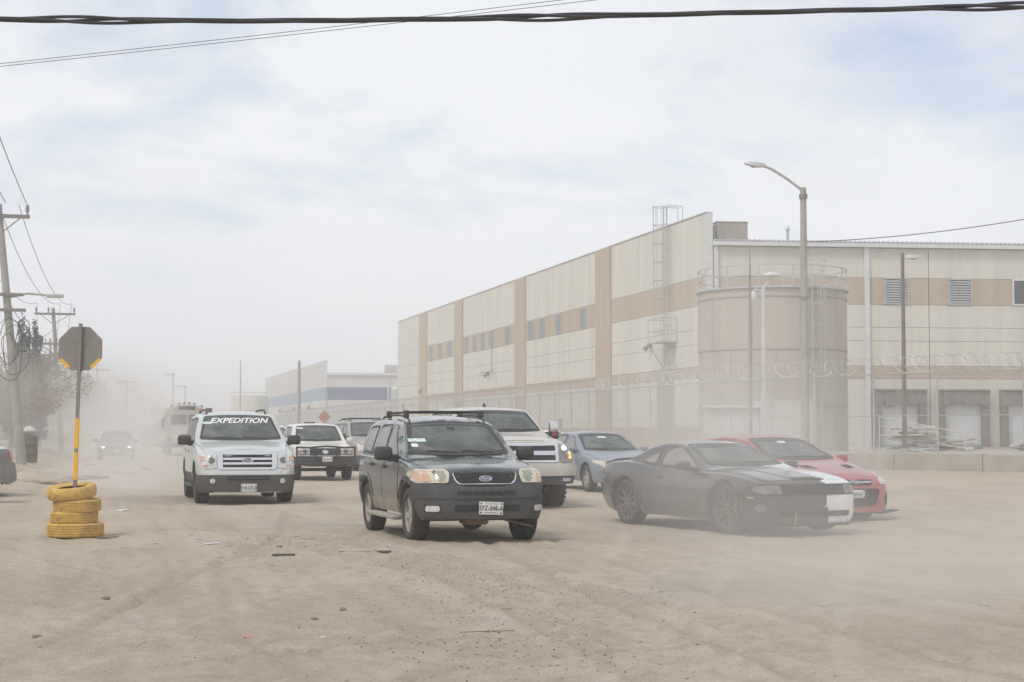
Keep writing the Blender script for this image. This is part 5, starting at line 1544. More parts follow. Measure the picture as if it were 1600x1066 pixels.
    c.mirrors(-.52, 1.17, .90, .25, .19, .16)
    # roof rack
    for sg in (1, -1):
        pts = []
        for y in np.linspace(-.02, 1.62, 9):
            h, r_ = c.cast('T', sg * .545, y); pts.append((sg * .545, y, h.z + .05))
        pts = [(sg * .545, -.12, c.cast('T', sg * .545, -.12)[0].z)] + pts + [(sg * .545, 1.72, c.cast('T', sg * .545, 1.72)[0].z)]
        ro = c.tube('roof_rail', pts, .015, m_black)
    for y in (.12, 1.25):
        c.tube('cross_bar', [(-.56, y, 1.745), (-.3, y, 1.755), (.3, y, 1.755), (.56, y, 1.745)], .016, m_black)
        for sg in (1, -1): c.box('bar_foot', sg * .55 - .035, sg * .55 + .035, y - .05, y + .05, 1.665, 1.775, m_black, .015)
    # under the nose: torn splash shield, exhaust and axle
    c.box('axle_beam', -.62, .62, -1.38, -1.26, .27, .36, m_rust, .03)
    c.box('torn_shield', .30, .72, -1.9, -1.3, .255, .27, m_rust, .004, rot=(R(14), 'Y'))
    c.tube('exhaust_pipe', [(-.2, -1.8, .3), (.15, -1.6, .27), (.2, -1.0, .28), (.2, .9, .3), (-.3, 1.4, .32), (-.35, 2.2, .33)], .035, m_rust)
    c.box('oil_pan', -.2, .12, -1.85, -1.45, .24, .36, m_rust, .04)
    c.tube('antenna', [(-.77, -.9, 1.08), (-.80, -.75, 1.85)], .004, m_black)
    # tail
    for sg in (1, -1): c.patch('tail_light', rpoly([(sg * .66, .95), (sg * .78, .95), (sg * .74, 1.3), (sg * .66, 1.3)], .03), 'B', m_red, .01, .03)
    c.patch('rear_window', rpoly([(-.6, 1.16), (.6, 1.16), (.52, 1.52), (-.52, 1.52)], .05), 'B', m_glass, .008, .01)
    return c
compact_suv()
# --- light silver full-size SUV
p_silver = M('pale_silver_paint', (.52, .55, .54), .3, .25, var=.05, coat=.5, dust=.08, dust_h=1.2)
p_lowdark = M('dark_lower_bumper', (.04, .038, .038), .7, var=.12, dust=.07)
BIGSUV = dict(lowdark=True, y=(-2.46, 2.78), axles=(-1.51, 1.51), w=.995, R=.395, Ra=.465, zb=.38, gi=[(-2.5, .16), (-1.5, .13), (-1.0, .05), (2.8, .05)], tum=.19, barrel=.05, drop=.055, rc=.13, smooth=.09,
              top=[(-2.46, .52), (-2.44, .62), (-2.40, .69), (-2.365, .72), (-2.34, 1.00), (-2.26, 1.075), (-1.9, 1.15), (-1.15, 1.235), (-1.05, 1.26), (-.22, 1.78), (0, 1.85), (.6, 1.885), (1.6, 1.885), (2.25, 1.85), (2.42, 1.77), (2.66, 1.2), (2.70, .75), (2.76, .70), (2.78, .6)],
              belt=[(-2.46, .50), (-2.34, .86), (-2.1, .99), (-1.3, 1.12), (-.9, 1.17), (2.78, 1.20)], bot=[(-2.46, .235), (-2.0, .24), (-1.95, .38), (1.9, .38), (2.78, .45)],
              plan=plan_std(-2.46, 2.78, .70))
def big_windows(c, sh=0.):
    c.side_windows([[(-.78, 1.235), (.25, 1.24), (.24, 1.74), (-.05, 1.725), (-.16, 1.67)], [(.32, 1.24), (1.12, 1.25), (1.14, 1.73), (.31, 1.745)], [(1.22, 1.25), (2.25, 1.27), (2.12, 1.66), (1.98, 1.71), (1.23, 1.73)]])
    D1 = [(-.95, .5), (.27, .5), (.285, 1.19), (-.97, 1.16)]; D2 = [(.30, .5), (1.02, .5), (1.17, .85), (1.19, 1.20), (.305, 1.195)]
    c.doors([D1, D2], handles=[(.14, 1.04), (1.04, 1.06)], hmat=None)
def fullsize_suv():
    c = Car('suv', 'light silver full-size SUV with EXPEDITION lettering across its windscreen', 'SUV', (3.02, 35.85), .5, BIGSUV, p_silver)
    c.wheels('alloy6', .275, .235)
    c.patch('lower_bumper', rpoly([(-84, .34), (-60, .27), (-20, .245), (20, .245), (60, .27), (84, .34), (84, .60), (40, .585), (-40, .585), (-84, .60)], 1.), ('C', -1.5), p_lowdark, .012, .03)
    c.patch('lower_intake', rpoly(rect(-.40, .44, .475, .565), .02), 'F', m_dark, .0145, .004)
    c.box('intake_bar', -.40, .44, -2.485, -2.465, .512, .526, p_lowdark, .004)
    for sg in (1, -1): c.patch('fog_lamp', oval(sg * .69, .465, .05, .05, 16), 'F', m_lens, .016, .01)
    gp = rect(-.58, .58, .685, 1.025)
    gr = c.patch('grille_frame', rpoly([(-.545, .685), (.545, .685), (.585, .75), (.585, 1.0), (.53, 1.03), (-.53, 1.03), (-.585, 1.0), (-.585, .75)], .03), 'F', m_chrome, .02, .04)
    gi_ = c.patch('grille', rpoly(rect(-.485, .485, .725, 1.0), .02), 'F', m_dark, .0225, .004)
    for k, z in enumerate((.768, .858, .948)):
        c.patch('grille_bar', rpoly(rect(-.48, .48, z + .018, z + .062) if k < 2 else rect(-.48, .48, z + .03, z + .05), .008), 'F', m_chrome, .045, .03, gi_)
    c.oval_emblem(0, .868, .115, .052)
    for sg in (1, -1):
        h_ = c.patch('headlight', rpoly([(sg * .60, .72), (sg * .86, .70), (sg * .945, .80), (sg * .93, .975), (sg * .61, .985)], .035), 'F', m_lens, .014, .03)
        c.patch('reflector', oval(sg * .71, .87, .07, .065), 'F', M('dark_reflector', (.18, .18, .17), .3, .4), .017, .004, h_)
        c.patch('indicator', rpoly([(sg * .83, .86), (sg * .925, .86), (sg * .918, .94), (sg * .83, .945)], .02), 'F', m_amber, .017, .005, h_)
        c.patch('indicator', rpoly([(sg * .76, .735), (sg * .86, .735), (sg * .88, .78), (sg * .76, .785)], .02), 'F', m_amber, .017, .005, h_)
    c.plate(.02, .33, -2.49, 'EHK-072-B', 'CHIHUAHUA', .31, .16)
    c.patch('bonnet', rpoly([(-.56, -2.31), (.56, -2.31), (.74, -2.1), (.80, -1.2), (0, -1.13), (-.80, -1.2), (-.74, -2.1)], .06), 'T', p_silver, .006, .02)
    c.patch('bonnet_bulge', rpoly([(-.40, -2.22), (.40, -2.22), (.47, -1.3), (-.47, -1.3)], .08), 'T', p_silver, .012, .02)
    c.windscreen(.845, .70, 1.285, 1.765, see=(-1.06, 1.24, .80, 1.62))
    c.text('windscreen_lettering', 'EXPEDITION', 'F', 0.0, 1.665, .15, m_white_ink, .012, .38, .003, 1.40)
    c.patch('sticker', rpoly(rect(-.74, -.56, 1.60, 1.645), .004), 'F', m_sticker, .0095, .001)
    big_windows(c)
    c.mirrors(-.70, 1.27, 1.0, .27, .20, .14)
    for sg in (1, -1):
        pts = [(sg * .62, y, c.cast('T', sg * .62, y)[0].z + (.07 if .3 < y < 2.1 else .0)) for y in np.linspace(.15, 2.2, 12)]
        c.tube('roof_rail', pts, .022, m_black)
    for sg in (1, -1):
        xs = sorted((sg * .86, sg * 1.02)); c.box('running_board', xs[0], xs[1], -.95, .95, .30, .36, m_greyp, .02)
        c.patch('tail_light', rpoly([(sg * .78, 1.0), (sg * .96, 1.0), (sg * .90, 1.5), (sg * .78, 1.5)], .03), 'B', m_red, .01, .03)
    c.box('axle_beam', -.7, .7, -1.58, -1.44, .28, .40, m_under, .04)
    c.patch('rear_window', rpoly([(-.7, 1.28), (.7, 1.28), (.6, 1.7), (-.6, 1.7)], .05), 'B', m_glass, .008, .01)
    for d in ('L', 'R'):
        c.patch('body_side_moulding', rpoly([(-.95, .42), (.95, .42), (.95, .60), (-.95, .60)], .02), d, p_lowdark, .008, .02)
fullsize_suv()

# --- white pickup with a black brush guard
p_white = M('dusty_white_paint', (.66, .65, .61), .35, var=.04, coat=.4, dust=.08, dust_h=1.2)
def pickup_windows(c, z0, z1, ya, yb, yc):
    c.side_windows([[(ya, z0), (yb, z0 + .01), (yb, z1), (ya + .45, z1 - .02)], [(yb + .07, z0 + .01), (yc, z0 + .02), (yc - .06, z1 - .02), (yb + .06, z1)]])
PICK = dict(lowdark=True, y=(-2.35, 2.75), axles=(-1.475, 1.475), w=.895, R=.36, Ra=.43, zb=.42, gi=[(-2.4, .12), (-1.4, .11), (-1.0, .05), (1.1, .05), (1.3, .07), (2.8, .07)], tum=.20, drop=.04, rc=.10, smooth=.08,
            top=[(-2.35, .58), (-2.33, .70), (-2.27, .73), (-2.24, .96), (-2.15, 1.02), (-1.7, 1.07), (-1.05, 1.12), (-1.0, 1.14), (-.36, 1.62), (-.15, 1.68), (.4, 1.70), (1.0, 1.69), (1.12, 1.63), (1.22, 1.06), (1.3, 1.03), (2.72, 1.03), (2.74, .7), (2.75, .6)],
            belt=[(-2.35, .55), (-2.2, .86), (-1.9, .95), (-1.0, 1.05), (1.2, 1.07), (1.35, .99), (2.75, .99)], plan=plan_std(-2.35, 2.75, .72))
def guard_pickup():
    c = Car('pickup_truck', 'white pickup with black brush guard following the silver SUV', 'pickup', (6.68, 51.2), 1, PICK, p_white)
    c.wheels('alloy6', .235, .21)
    c.patch('front_bumper', rpoly([(-82, .44), (0, .40), (82, .44), (82, .70), (-82, .70)], 1.), ('C', -1.4), m_black, .012, .03)
    c.patch('grille', rpoly(rect(-.46, .46, .74, .95), .03), 'F', m_black, .012, .02)
    mb = MB()
    c.patch('emblem', oval(0, .85, .075, .07), 'F', m_chrome, .018, .01)
    c.patch('emblem_bar', rect(-.10, .10, .838, .862), 'F', m_chrome, .021, .006)
    for sg in (1, -1):
        h_ = c.patch('headlight', rpoly([(sg * .50, .76), (sg * .83, .76), (sg * .85, .94), (sg * .50, .95)], .03), 'F', m_lens, .014, .02)
        c.patch('reflector', oval(sg * .60, .855, .07, .065), 'F', MATS['dark_reflector'], .017, .004, h_)
        c.patch('indicator', rpoly(rect(sg * .76 - .05, sg * .76 + .06, .79, .92), .02), 'F', m_amber, .017, .004, h_)
    yf = -2.47
    gd = c.tube('brush_guard', [(-.86, yf + .22, .96), (-.84, yf + .04, .98), (-.5, yf, .97), (-.32, yf, .99), (0, yf, 1.01), (.32, yf, .99), (.5, yf, .97), (.84, yf + .04, .98), (.86, yf + .22, .96)], .028, m_black)
    c.tube('guard_tube', [(-.86, yf + .22, .50), (-.84, yf + .04, .50), (0, yf - .02, .48), (.84, yf + .04, .50), (.86, yf + .22, .50)], .03, m_black, gd)
    for x in (-.86, -.32, .32, .86): c.tube('guard_upright', [(x, yf + (.1 if abs(x) > .5 else 0), .46), (x, yf + (.1 if abs(x) > .5 else 0), 1.0)], .026, m_black, gd)
    for z in (.70,): c.tube('guard_tube', [(-.86, yf + .08, z), (0, yf, z), (.86, yf + .08, z)], .022, m_black, gd)
    for z in (.78, .87): 
        for sg in (1, -1): c.tube('guard_tube', [(sg * .34, yf, z), (sg * .85, yf + .08, z)], .010, m_black, gd)
    c.box('guard_plate', -.84, .84, yf + .03, yf + .06, .47, .68, m_black, .01, gd)
    c.plate(.02, .63, yf - .025, 'DZ-15-471', '', .30, .15)
    c.patch('bonnet', rpoly([(-.70, -2.2), (.70, -2.2), (.74, -1.1), (0, -1.06), (-.74, -1.1)], .05), 'T', p_white, .005, .02)
    c.patch('bonnet_scoop', rpoly([(-.28, -2.0), (.28, -2.0), (.30, -1.5), (-.30, -1.5)], .05), 'T', p_white, .035, .03)
    c.windscreen(.715, .60, 1.17, 1.605, see=(-1.0, 1.13, .70, 1.46))
    c.patch('sticker', rpoly(rect(-.60, -.42, 1.52, 1.56), .004), 'F', m_plate, .0095, .001)
    pickup_windows(c, 1.12, 1.60, -.72, .22, 1.02)
    c.doors([[(-.85, .5), (.23, .5), (.24, 1.05), (-.85, 1.03)], [(.26, .5), (1.12, .5), (1.12, 1.06), (.26, 1.05)]], handles=[(.1, .95), (.98, .97)])
    c.mirrors(-.60, 1.17, .90, .19, .17, .12, p_white)
    for d in ('L', 'R'):
        for ya in c.sp['axles']:
            arc = [(ya + .50 * math.cos(t), .36 + .50 * math.sin(t)) for t in np.linspace(R(0), R(180), 17)] + [(ya + .425 * math.cos(t), .36 + .425 * math.sin(t)) for t in np.linspace(R(180), R(0), 17)]
            c.patch('arch_trim', arc, d, m_black, .018, .03)
    c.box('axle_beam', -.6, .6, -1.54, -1.42, .26, .36, m_under, .04)
    c.box('spare_roof_box', -.2, .1, .5, .9, 1.69, 1.74, m_black, .02)
guard_pickup()

# --- lifted white full-size pickup behind the dark SUV
p_pearl = M('dusty_pearl_paint', (.48, .455, .415), .35, var=.05, coat=.4, dust=.10, dust_h=1.3)
FULLP = dict(lowdark=True, y=(-2.85, 3.12), axles=(-1.825, 1.825), w=1.015, R=.43, Ra=.51, zb=.55, gi=[(-2.9, .14), (-1.8, .12), (-1.2, .05), (1.3, .05), (1.5, .08), (3.2, .08)], tum=.20, drop=.05, rc=.12, smooth=.09, bot=[(-2.85, .45), (-2.45, .47), (-2.35, .55), (3.12, .55)],
             top=[(-2.85, .70), (-2.83, .82), (-2.78, .86), (-2.74, 1.16), (-2.66, 1.25), (-2.1, 1.34), (-1.2, 1.40), (-1.12, 1.43), (-.42, 1.87), (-.15, 1.94), (.5, 1.96), (1.2, 1.95), (1.35, 1.88), (1.46, 1.30), (1.55, 1.27), (3.08, 1.27), (3.1, .9), (3.12, .8)],
             belt=[(-2.85, .68), (-2.72, 1.0), (-2.4, 1.18), (-1.2, 1.30), (1.45, 1.32), (1.6, 1.23), (3.12, 1.23)], plan=plan_std(-2.85, 3.12, .76))
def lifted_pickup():
    c = Car('pickup_truck', 'lifted white pickup with chrome grille and lit headlamp behind the dark SUV', 'pickup', (7.90, 33.35), 2, FULLP, p_pearl)
    c.wheels('mud', .32, .25)
    bp = c.patch('front_bumper', rpoly([(-80, .62), (0, .60), (80, .62), (82, .82), (-82, .82)], 1.), ('C', -1.7), p_pearl, .03, .05)
    c.patch('bumper_lower', rpoly([(-78, .47), (0, .45), (78, .47), (80, .61), (-80, .61)], 1.), ('C', -1.7), m_greyp, .012, .04)
    for sg in (1, -1):
        fb = c.patch('fog_lamp', rpoly(rect(sg * .80 - .08, sg * .80 + .08, .505, .565), .02), 'F', m_lens, .02, .02)
    gr = c.patch('grille_frame', rpoly(rect(-.66, .66, .86, 1.22), .05), 'F', m_chrome, .02, .04)
    for z0, z1 in ((.90, 1.0), (1.08, 1.17)):
        gi_ = c.patch('grille', rpoly(rect(-.60, .60, z0, z1), .02), 'F', m_dark, .023, .004)
        for q in range(3): c.patch('grille_bar', rect(-.59, .59, z0 + .015 + q * .032, z0 + .027 + q * .032), 'F', m_greyp, .03, .01, gi_)
    c.patch('emblem', [(-.14, 1.02), (-.05, 1.02), (-.05, 1.0), (.05, 1.0), (.05, 1.02), (.14, 1.02), (.12, 1.065), (.05, 1.065), (.05, 1.085), (-.05, 1.085), (-.05, 1.065), (-.12, 1.065)], 'F', M('gold_emblem', (.5, .36, .1), .3, .6), .045, .02)
    for sg in (1, -1):
        h_ = c.patch('headlight', rpoly([(sg * .69, .86), (sg * .93, .86), (sg * .965, 1.0), (sg * .93, 1.21), (sg * .69, 1.22)], .03), 'F', M('smoky_lens', (.22, .21, .20), .2, coat=.7, var=.3, vscale=15), .016, .03)
        c.patch('lit_bulb', oval(sg * .78, 1.13, .045, .035, 14), 'F', m_glow, .020, .006, h_)
        c.patch('lit_indicator', rpoly(rect(sg * .885 - .035, sg * .885 + .035, .93, 1.06), .015), 'F', m_glow2, .020, .006, h_)
    c.patch('bonnet', rpoly([(-.74, -2.66), (.74, -2.66), (.82, -1.3), (0, -1.24), (-.82, -1.3)], .06), 'T', p_pearl, .006, .02)
    c.patch('bonnet_bulge', rpoly([(-.46, -2.55), (.46, -2.55), (.52, -1.4), (-.52, -1.4)], .08), 'T', p_pearl, .02, .03)
    c.windscreen(.86, .72, 1.46, 1.85, see=(-1.12, 1.42, .84, 1.76))
    pickup_windows(c, 1.37, 1.84, -.82, .35, 1.26)
    c.doors([[(-1.0, .66), (.36, .66), (.37, 1.30), (-1.0, 1.28)], [(.39, .66), (1.36, .66), (1.36, 1.31), (.39, 1.30)]], handles=[(.2, 1.16), (1.2, 1.18)])
    for sg in (1, -1):
        xs = sorted((sg * 1.10, sg * 1.30))
        o = c.box('mirror', xs[0], xs[1], -.84, -.70, 1.36, 1.66, m_chrome, .05)
        c.box('mirror_housing', xs[0] + .004, xs[1] - .004, -.845, -.71, 1.30, 1.46, m_black, .03, o)
        c.patch_mirror = o
        xs2 = sorted((sg * .93, sg * 1.12)); c.box('mirror_arm', xs2[0], xs2[1], -.80, -.74, 1.40, 1.44, m_black, .015, o)
        c.box('mirror_indicator', sg * 1.20 - .05, sg * 1.20 + .05, -.852, -.846, 1.36, 1.42, m_red, .002, o)
    mb = MB(); mb.add([(-.015, .05, 1.955), (.015, .05, 1.955), (.012, .28, 1.955), (-.012, .28, 1.955), (0, .22, 2.05), (0, .26, 2.05)], [(0, 1, 4), (1, 2, 5, 4), (3, 0, 4, 5), (2, 3, 5)]); mb.build('roof_antenna', m_black, c.root)
    c.box('axle_beam', -.7, .7, -1.92, -1.74, .34, .50, m_under, .05)
    c.tube('windscreen_wiper', [tuple(c.cast('F', x, 1.49)[0] + Vector((0, -.02, 0))) for x in np.linspace(-.1, .7, 6)], .012, m_black)
lifted_pickup()
# --- saloon cars
p_blue = M('powder_blue_paint', (.165, .21, .265), .3, .2, var=.05, coat=.5, dust=.07, dust_h=1.1)
SALOON = dict(y=(-2.33, 2.42), axles=(-1.385, 1.385), w=.905, R=.325, Ra=.385, zb=.24, gi=[(-2.4, .16), (-1.4, .14), (-.95, .06), (1.3, .06), (1.8, .14), (2.5, .14)], tum=.36, barrel=.06, drop=.045, rc=.10, smooth=.16,
              top=[(-2.33, .46), (-2.31, .58), (-2.24, .66), (-2.05, .745), (-1.6, .86), (-1.05, .95), (-.98, .97), (-.05, 1.38), (.2, 1.445), (.55, 1.47), (1.0, 1.44), (1.72, 1.10), (1.85, 1.07), (2.28, 1.045), (2.36, .98), (2.40, .6), (2.42, .5)],
              belt=[(-2.33, .45), (-2.1, .64), (-1.6, .78), (-.95, .89), (1.6, .97), (2.42, .95)], bot=[(-2.33, .22), (2.42, .30)], plan=plan_std(-2.33, 2.42, .56))
def saloon_glass(c, side=True, see=None):
    c.windscreen(.70, .545, 1.0, 1.375, None, True, .015, see=see)
    if side:
        c.side_windows([[(-.72, .955), (.30, .965), (.28, 1.37), (.0, 1.345), (-.15, 1.29)], [(.37, .965), (1.25, .99), (1.42, 1.06), (1.02, 1.30), (.75, 1.37), (.35, 1.375)]])
        c.doors([[(-.80, .32), (.32, .32), (.335, .92), (-.82, .875)], [(.35, .32), (.93, .32), (.99, .56), (1.13, .74), (1.30, .94), (.355, .925)]], handles=[(.2, .84), (1.1, .88)])
    c.patch('rear_window', rpoly([(-.58, 1.12), (.58, 1.12), (.5, 1.38), (-.5, 1.38)], .05), 'B', m_glass, .008, .01)
    for sg in (1, -1): c.patch('tail_light', rpoly([(sg * .55, .78), (sg * .84, .78), (sg * .84, .96), (sg * .55, .96)], .03), 'B', m_red, .01, .03)
def saloon_face(c, lens, grille_mat, lit=False, bonnet=True):
    for sg in (1, -1):
        h_ = c.patch('headlight', rpoly([(sg * .50, .60), (sg * .74, .62), (sg * .87, .70), (sg * .86, .755), (sg * .70, .745), (sg * .50, .69)], .03), 'F', lens, .012, .03)
        c.patch('reflector', oval(sg * .62, .66, .05, .035, 14), 'F', m_glow if lit else MATS['dark_reflector'], .016, .004, h_)
        c.patch('fog_lamp', oval(sg * .66, .36, .05, .04, 14), 'F', m_lens, .012, .01)
    c.patch('grille', rpoly([(-.42, .68), (.42, .68), (.36, .56), (-.36, .56)], .03), 'F', m_dark, .010, .02)
    for q in range(3): c.patch('grille_bar', rpoly(rect(-.40 + .015 * (2 - q), .40 - .015 * (2 - q), .585 + q * .034, .600 + q * .034), .004), 'F', grille_mat, .018, .012)
    c.patch('lower_intake', rpoly([(-.5, .42), (.5, .42), (.45, .30), (-.45, .30)], .03), 'F', m_dark, .010, .02)
    if bonnet: c.patch('bonnet', rpoly([(-.45, -2.2), (.45, -2.2), (.66, -2.0), (.74, -1.1), (0, -1.04), (-.74, -1.1), (-.66, -2.0)], .06), 'T', c.paint, .005, .02)
def blue_saloon():
    c = Car('saloon_car', 'powder blue saloon car between the lifted pickup and the black and white coupe', 'car', (12.36, 40.0), 4.5, SALOON, p_blue)
    c.wheels('alloy6', .215, .205)
    saloon_glass(c, True, (-.96, .96, .66, 1.25)); saloon_face(c, m_lensy, m_chrome)
    c.mirrors(-.62, 1.0, .87, .21, .14, .12, p_blue)
    c.patch('sticker', rpoly(rect(-.12, .10, 1.28, 1.32), .004), 'F', m_plate, .0095, .001)
    c.patch('side_moulding', rpoly([(-.8, .60), (1.1, .62), (1.1, .635), (-.8, .615)], .004), 'R', m_chrome, .014, .01)
    c.patch('side_moulding', rpoly([(-.8, .60), (1.1, .62), (1.1, .635), (-.8, .615)], .004), 'L', m_chrome, .014, .01)
    c.plate(0, .48, -2.36, 'EKR-318-B', '')
blue_saloon()

# --- black and white coupe in the dust
p_black = M('satin_black_paint', (.014, .014, .015), .2, var=.2, coat=.8, dust=.05, dust_h=.9)
p_wh2 = M('gloss_white_paint', (.80, .81, .83), .25, var=.03, coat=.6, dust=.05)
m_yel = M('yellow_caliper', (.55, .34, .04), .5)
COUPE = dict(y=(-2.37, 2.45), axles=(-1.425, 1.425), w=.96, R=.365, Ra=.42, zb=.22, gi=[(-2.4, .18), (-1.4, .17), (-.8, .10), (.8, .13), (1.6, .20), (2.5, .2)], tum=.42, barrel=.06, drop=.04, rc=.09, smooth=.15, tuck=.08, shtuck=.05,
             top=[(-2.37, .42), (-2.36, .63), (-2.31, .755), (-2.22, .81), (-1.6, .895), (-.95, .955), (-.78, .985), (.08, 1.315), (.4, 1.365), (.7, 1.36), (1.05, 1.29), (1.62, 1.07), (1.8, 1.045), (2.25, 1.05), (2.36, 1.02), (2.40, .82), (2.44, .6), (2.45, .5)],
             belt=[(-2.37, .5), (-2.25, .71), (-1.8, .81), (-1.42, .86), (-1.0, .865), (-.5, .86), (.5, .895), (.95, .96), (1.45, 1.0), (1.9, .99), (2.45, .93)], bot=[(-2.37, .17), (-1.9, .16), (1.9, .20), (2.45, .30)],
             plan=[(-2.37, .58), (-2.34, .70), (-2.29, .79), (-2.2, .87), (-2.05, .94), (-1.85, .985), (-1.4, 1.0), (-1.0, .985), (-.6, .945), (.2, .935), (.7, .955), (1.05, .99), (1.4, 1.005), (1.9, .985), (2.2, .94), (2.38, .86), (2.45, .76)])
def coupe():
    c = Car('coupe', 'low sports coupe painted half black half white, veiled in dust', 'car', (9.70, 24.75), 12.6, COUPE, p_black, None, p_wh2)
    c.wheels('black10', .255, .262, caliper=m_yel)
    for d, pm in (('L', p_wh2), ('R', p_black)):      # swollen arch lips
        for ya in c.sp['axles']:
            arc = [(ya + .492 * math.cos(t), .365 + .492 * math.sin(t)) for t in np.linspace(R(-4), R(184), 23)] + [(ya + .434 * math.cos(t), .365 + .434 * math.sin(t)) for t in np.linspace(R(184), R(-4), 23)]
            c.patch('arch_lip', [(u, max(v, .30)) for u, v in arc], d, pm, .014, .02)
    # the left half of the nose is white
    c.windscreen(.70, .55, 1.005, 1.30, None, True, .012, see=(-.78, .965, .66, 1.20))
    c.side_windows([[(-.52, .925), (.62, .95), (.60, 1.20), (.42, 1.285), (.16, 1.28), (-.05, 1.21)], [(.69, .955), (1.12, 1.01), (.92, 1.14), (.68, 1.21)]])
    for d, pm in (('L', p_wh2), ('R', p_black)):
        o = c.patch('door', rpoly([(-.72, .36), (.70, .34), (.74, .60), (.66, .89), (-.76, .85)], .05), d, pm, .005, .02)
        h, r_ = c.cast(d, .52, .80); sg = 1 if d == 'L' else -1
        xs = sorted((h.x + sg * .01, h.x + sg * .04)); c.box('handle', xs[0], xs[1], .42, .62, .785, .815, pm, .012, o)
        c.patch('side_crease', rpoly([(-.75, .40), (.3, .36), (.85, .37), (.85, .40), (.3, .39)], .01), d, pm, .02, .03)
        c.patch('sill_skirt', rpoly([(-.95, .20), (.95, .20), (.95, .27), (-.95, .27)], .02), d, pm, .03, .05)
    c.patch('bonnet', rpoly([(.245, -2.20), (.5, -2.19), (.70, -2.05), (.74, -1.0), (.255, -.90)], .03), 'T', p_wh2, .005, .02)
    c.patch('bonnet', rpoly([(.240, -2.20), (.250, -.90), (0, -.88), (-.74, -1.0), (-.70, -2.05), (-.5, -2.19)], .03), 'T', p_black, .005, .02)
    c.patch('bonnet_dome', rpoly([(-.30, -2.08), (.236, -2.09), (.244, -1.1), (0, -1.0), (-.36, -1.1)], .03), 'T', p_black, .012, .02)
    c.patch('bonnet_dome', rpoly([(.252, -2.08), (.30, -2.07), (.36, -1.12), (.258, -1.08)], .02), 'T', p_wh2, .012, .02)
    c.patch('bonnet_slot', rpoly(rect(-.27, .27, .80, .818), .008), 'F', m_dark, .012, .01)
    c.patch('upper_grille', rpoly([(-.90, .60), (-.80, .585), (.80, .585), (.90, .60), (.90, .72), (.80, .74), (-.80, .74), (-.90, .72)], .03), 'F', m_dark, .010, .02)
    gm = MB()
    for k in range(9): 
        z = .60 + k * .0155
        gm.tube([(x, c.cast('F', x, z)[0].y - .012, z) for x in np.linspace(-.5, .5, 9)], .0035, 4)
    gm.build('grille_mesh', m_black, c.root)
    for sg in (1, -1):
        h_ = c.patch('headlight', rpoly([(sg * .55, .60), (sg * .80, .60), (sg * .89, .63), (sg * .87, .715), (sg * .56, .725)], .03), 'F', M('dim_lens', (.16, .16, .16), .15, coat=.8, var=.3, vscale=12), .013, .01)
        c.patch('reflector', oval(sg * .69, .663, .05, .045, 16), 'F', MATS['dark_reflector'], .016, .004, h_)
        c.patch('fog_lamp', oval(sg * .83, .40, .05, .055, 16), 'F', MATS['dim_lens'], .012, .02)
    c.patch('lower_intake', rpoly([(-.60, .275), (.60, .275), (.63, .355), (-.63, .355)], .03), 'F', m_dark, .010, .02)
    c.patch('splitter', rpoly([(-76, .165), (76, .165), (76, .18), (-76, .18)], .5), ('C', -1.5), m_black, .05, .10)
    for sg in (1, -1): c.tube('splitter_rod', [(sg * .42, -2.455, .165), (sg * .36, -2.405, .36)], .007, M('brass_rod', (.5, .34, .12), .4, .6))
    c.mirrors(-.42, .985, .90, .22, .14, .13, p_black)
    for sg in (1, -1): c.patch('tail_light', rpoly([(sg * .35, .78), (sg * .85, .78), (sg * .85, .90), (sg * .35, .90)], .03), 'B', m_red, .01, .03)
    c.patch('rear_window', rpoly([(-.5, 1.10), (.5, 1.10), (.42, 1.28), (-.42, 1.28)], .04), 'B', m_glass, .008, .01)
    c.patch('boot_spoiler', rpoly([(-.8, 2.22), (.8, 2.22), (.76, 2.38), (-.76, 2.38)], .03), 'T', p_black, .03, .04)
    c.patch('side_marker', rpoly(rect(2.15, 2.27, .66, .70), .01), 'R', m_red, .012, .01); c.patch('side_marker', rpoly(rect(-2.10, -1.98, .53, .565), .01), 'R', m_amber, .012, .01)
coupe()

# --- red hatchback
p_red = M('red_paint', (.33, .008, .012), .25, var=.06, coat=.7, dust=.10, dust_h=1.0)
HATCH = dict(y=(-2.2, 2.16), axles=(-1.325, 1.325), w=.91, R=.325, Ra=.385, zb=.22, gi=[(-2.2, .17), (-1.4, .14), (-.95, .06), (2.2, .08)], tum=.34, barrel=.06, drop=.05, rc=.10, smooth=.14,
             top=[(-2.2, .36), (-2.19, .56), (-2.13, .69), (-1.95, .80), (-1.4, .93), (-1.0, .995), (-.95, 1.01), (-.02, 1.385), (.3, 1.455), (.7, 1.465), (1.2, 1.43), (1.55, 1.35), (1.95, 1.05), (2.08, .95), (2.13, .6), (2.16, .5)],
             belt=[(-2.2, .45), (-2.05, .66), (-1.5, .82), (-.95, .92), (1.7, 1.02), (2.16, .95)], bot=[(-2.2, .17), (2.16, .28)], plan=plan_std(-2.2, 2.16, .6))
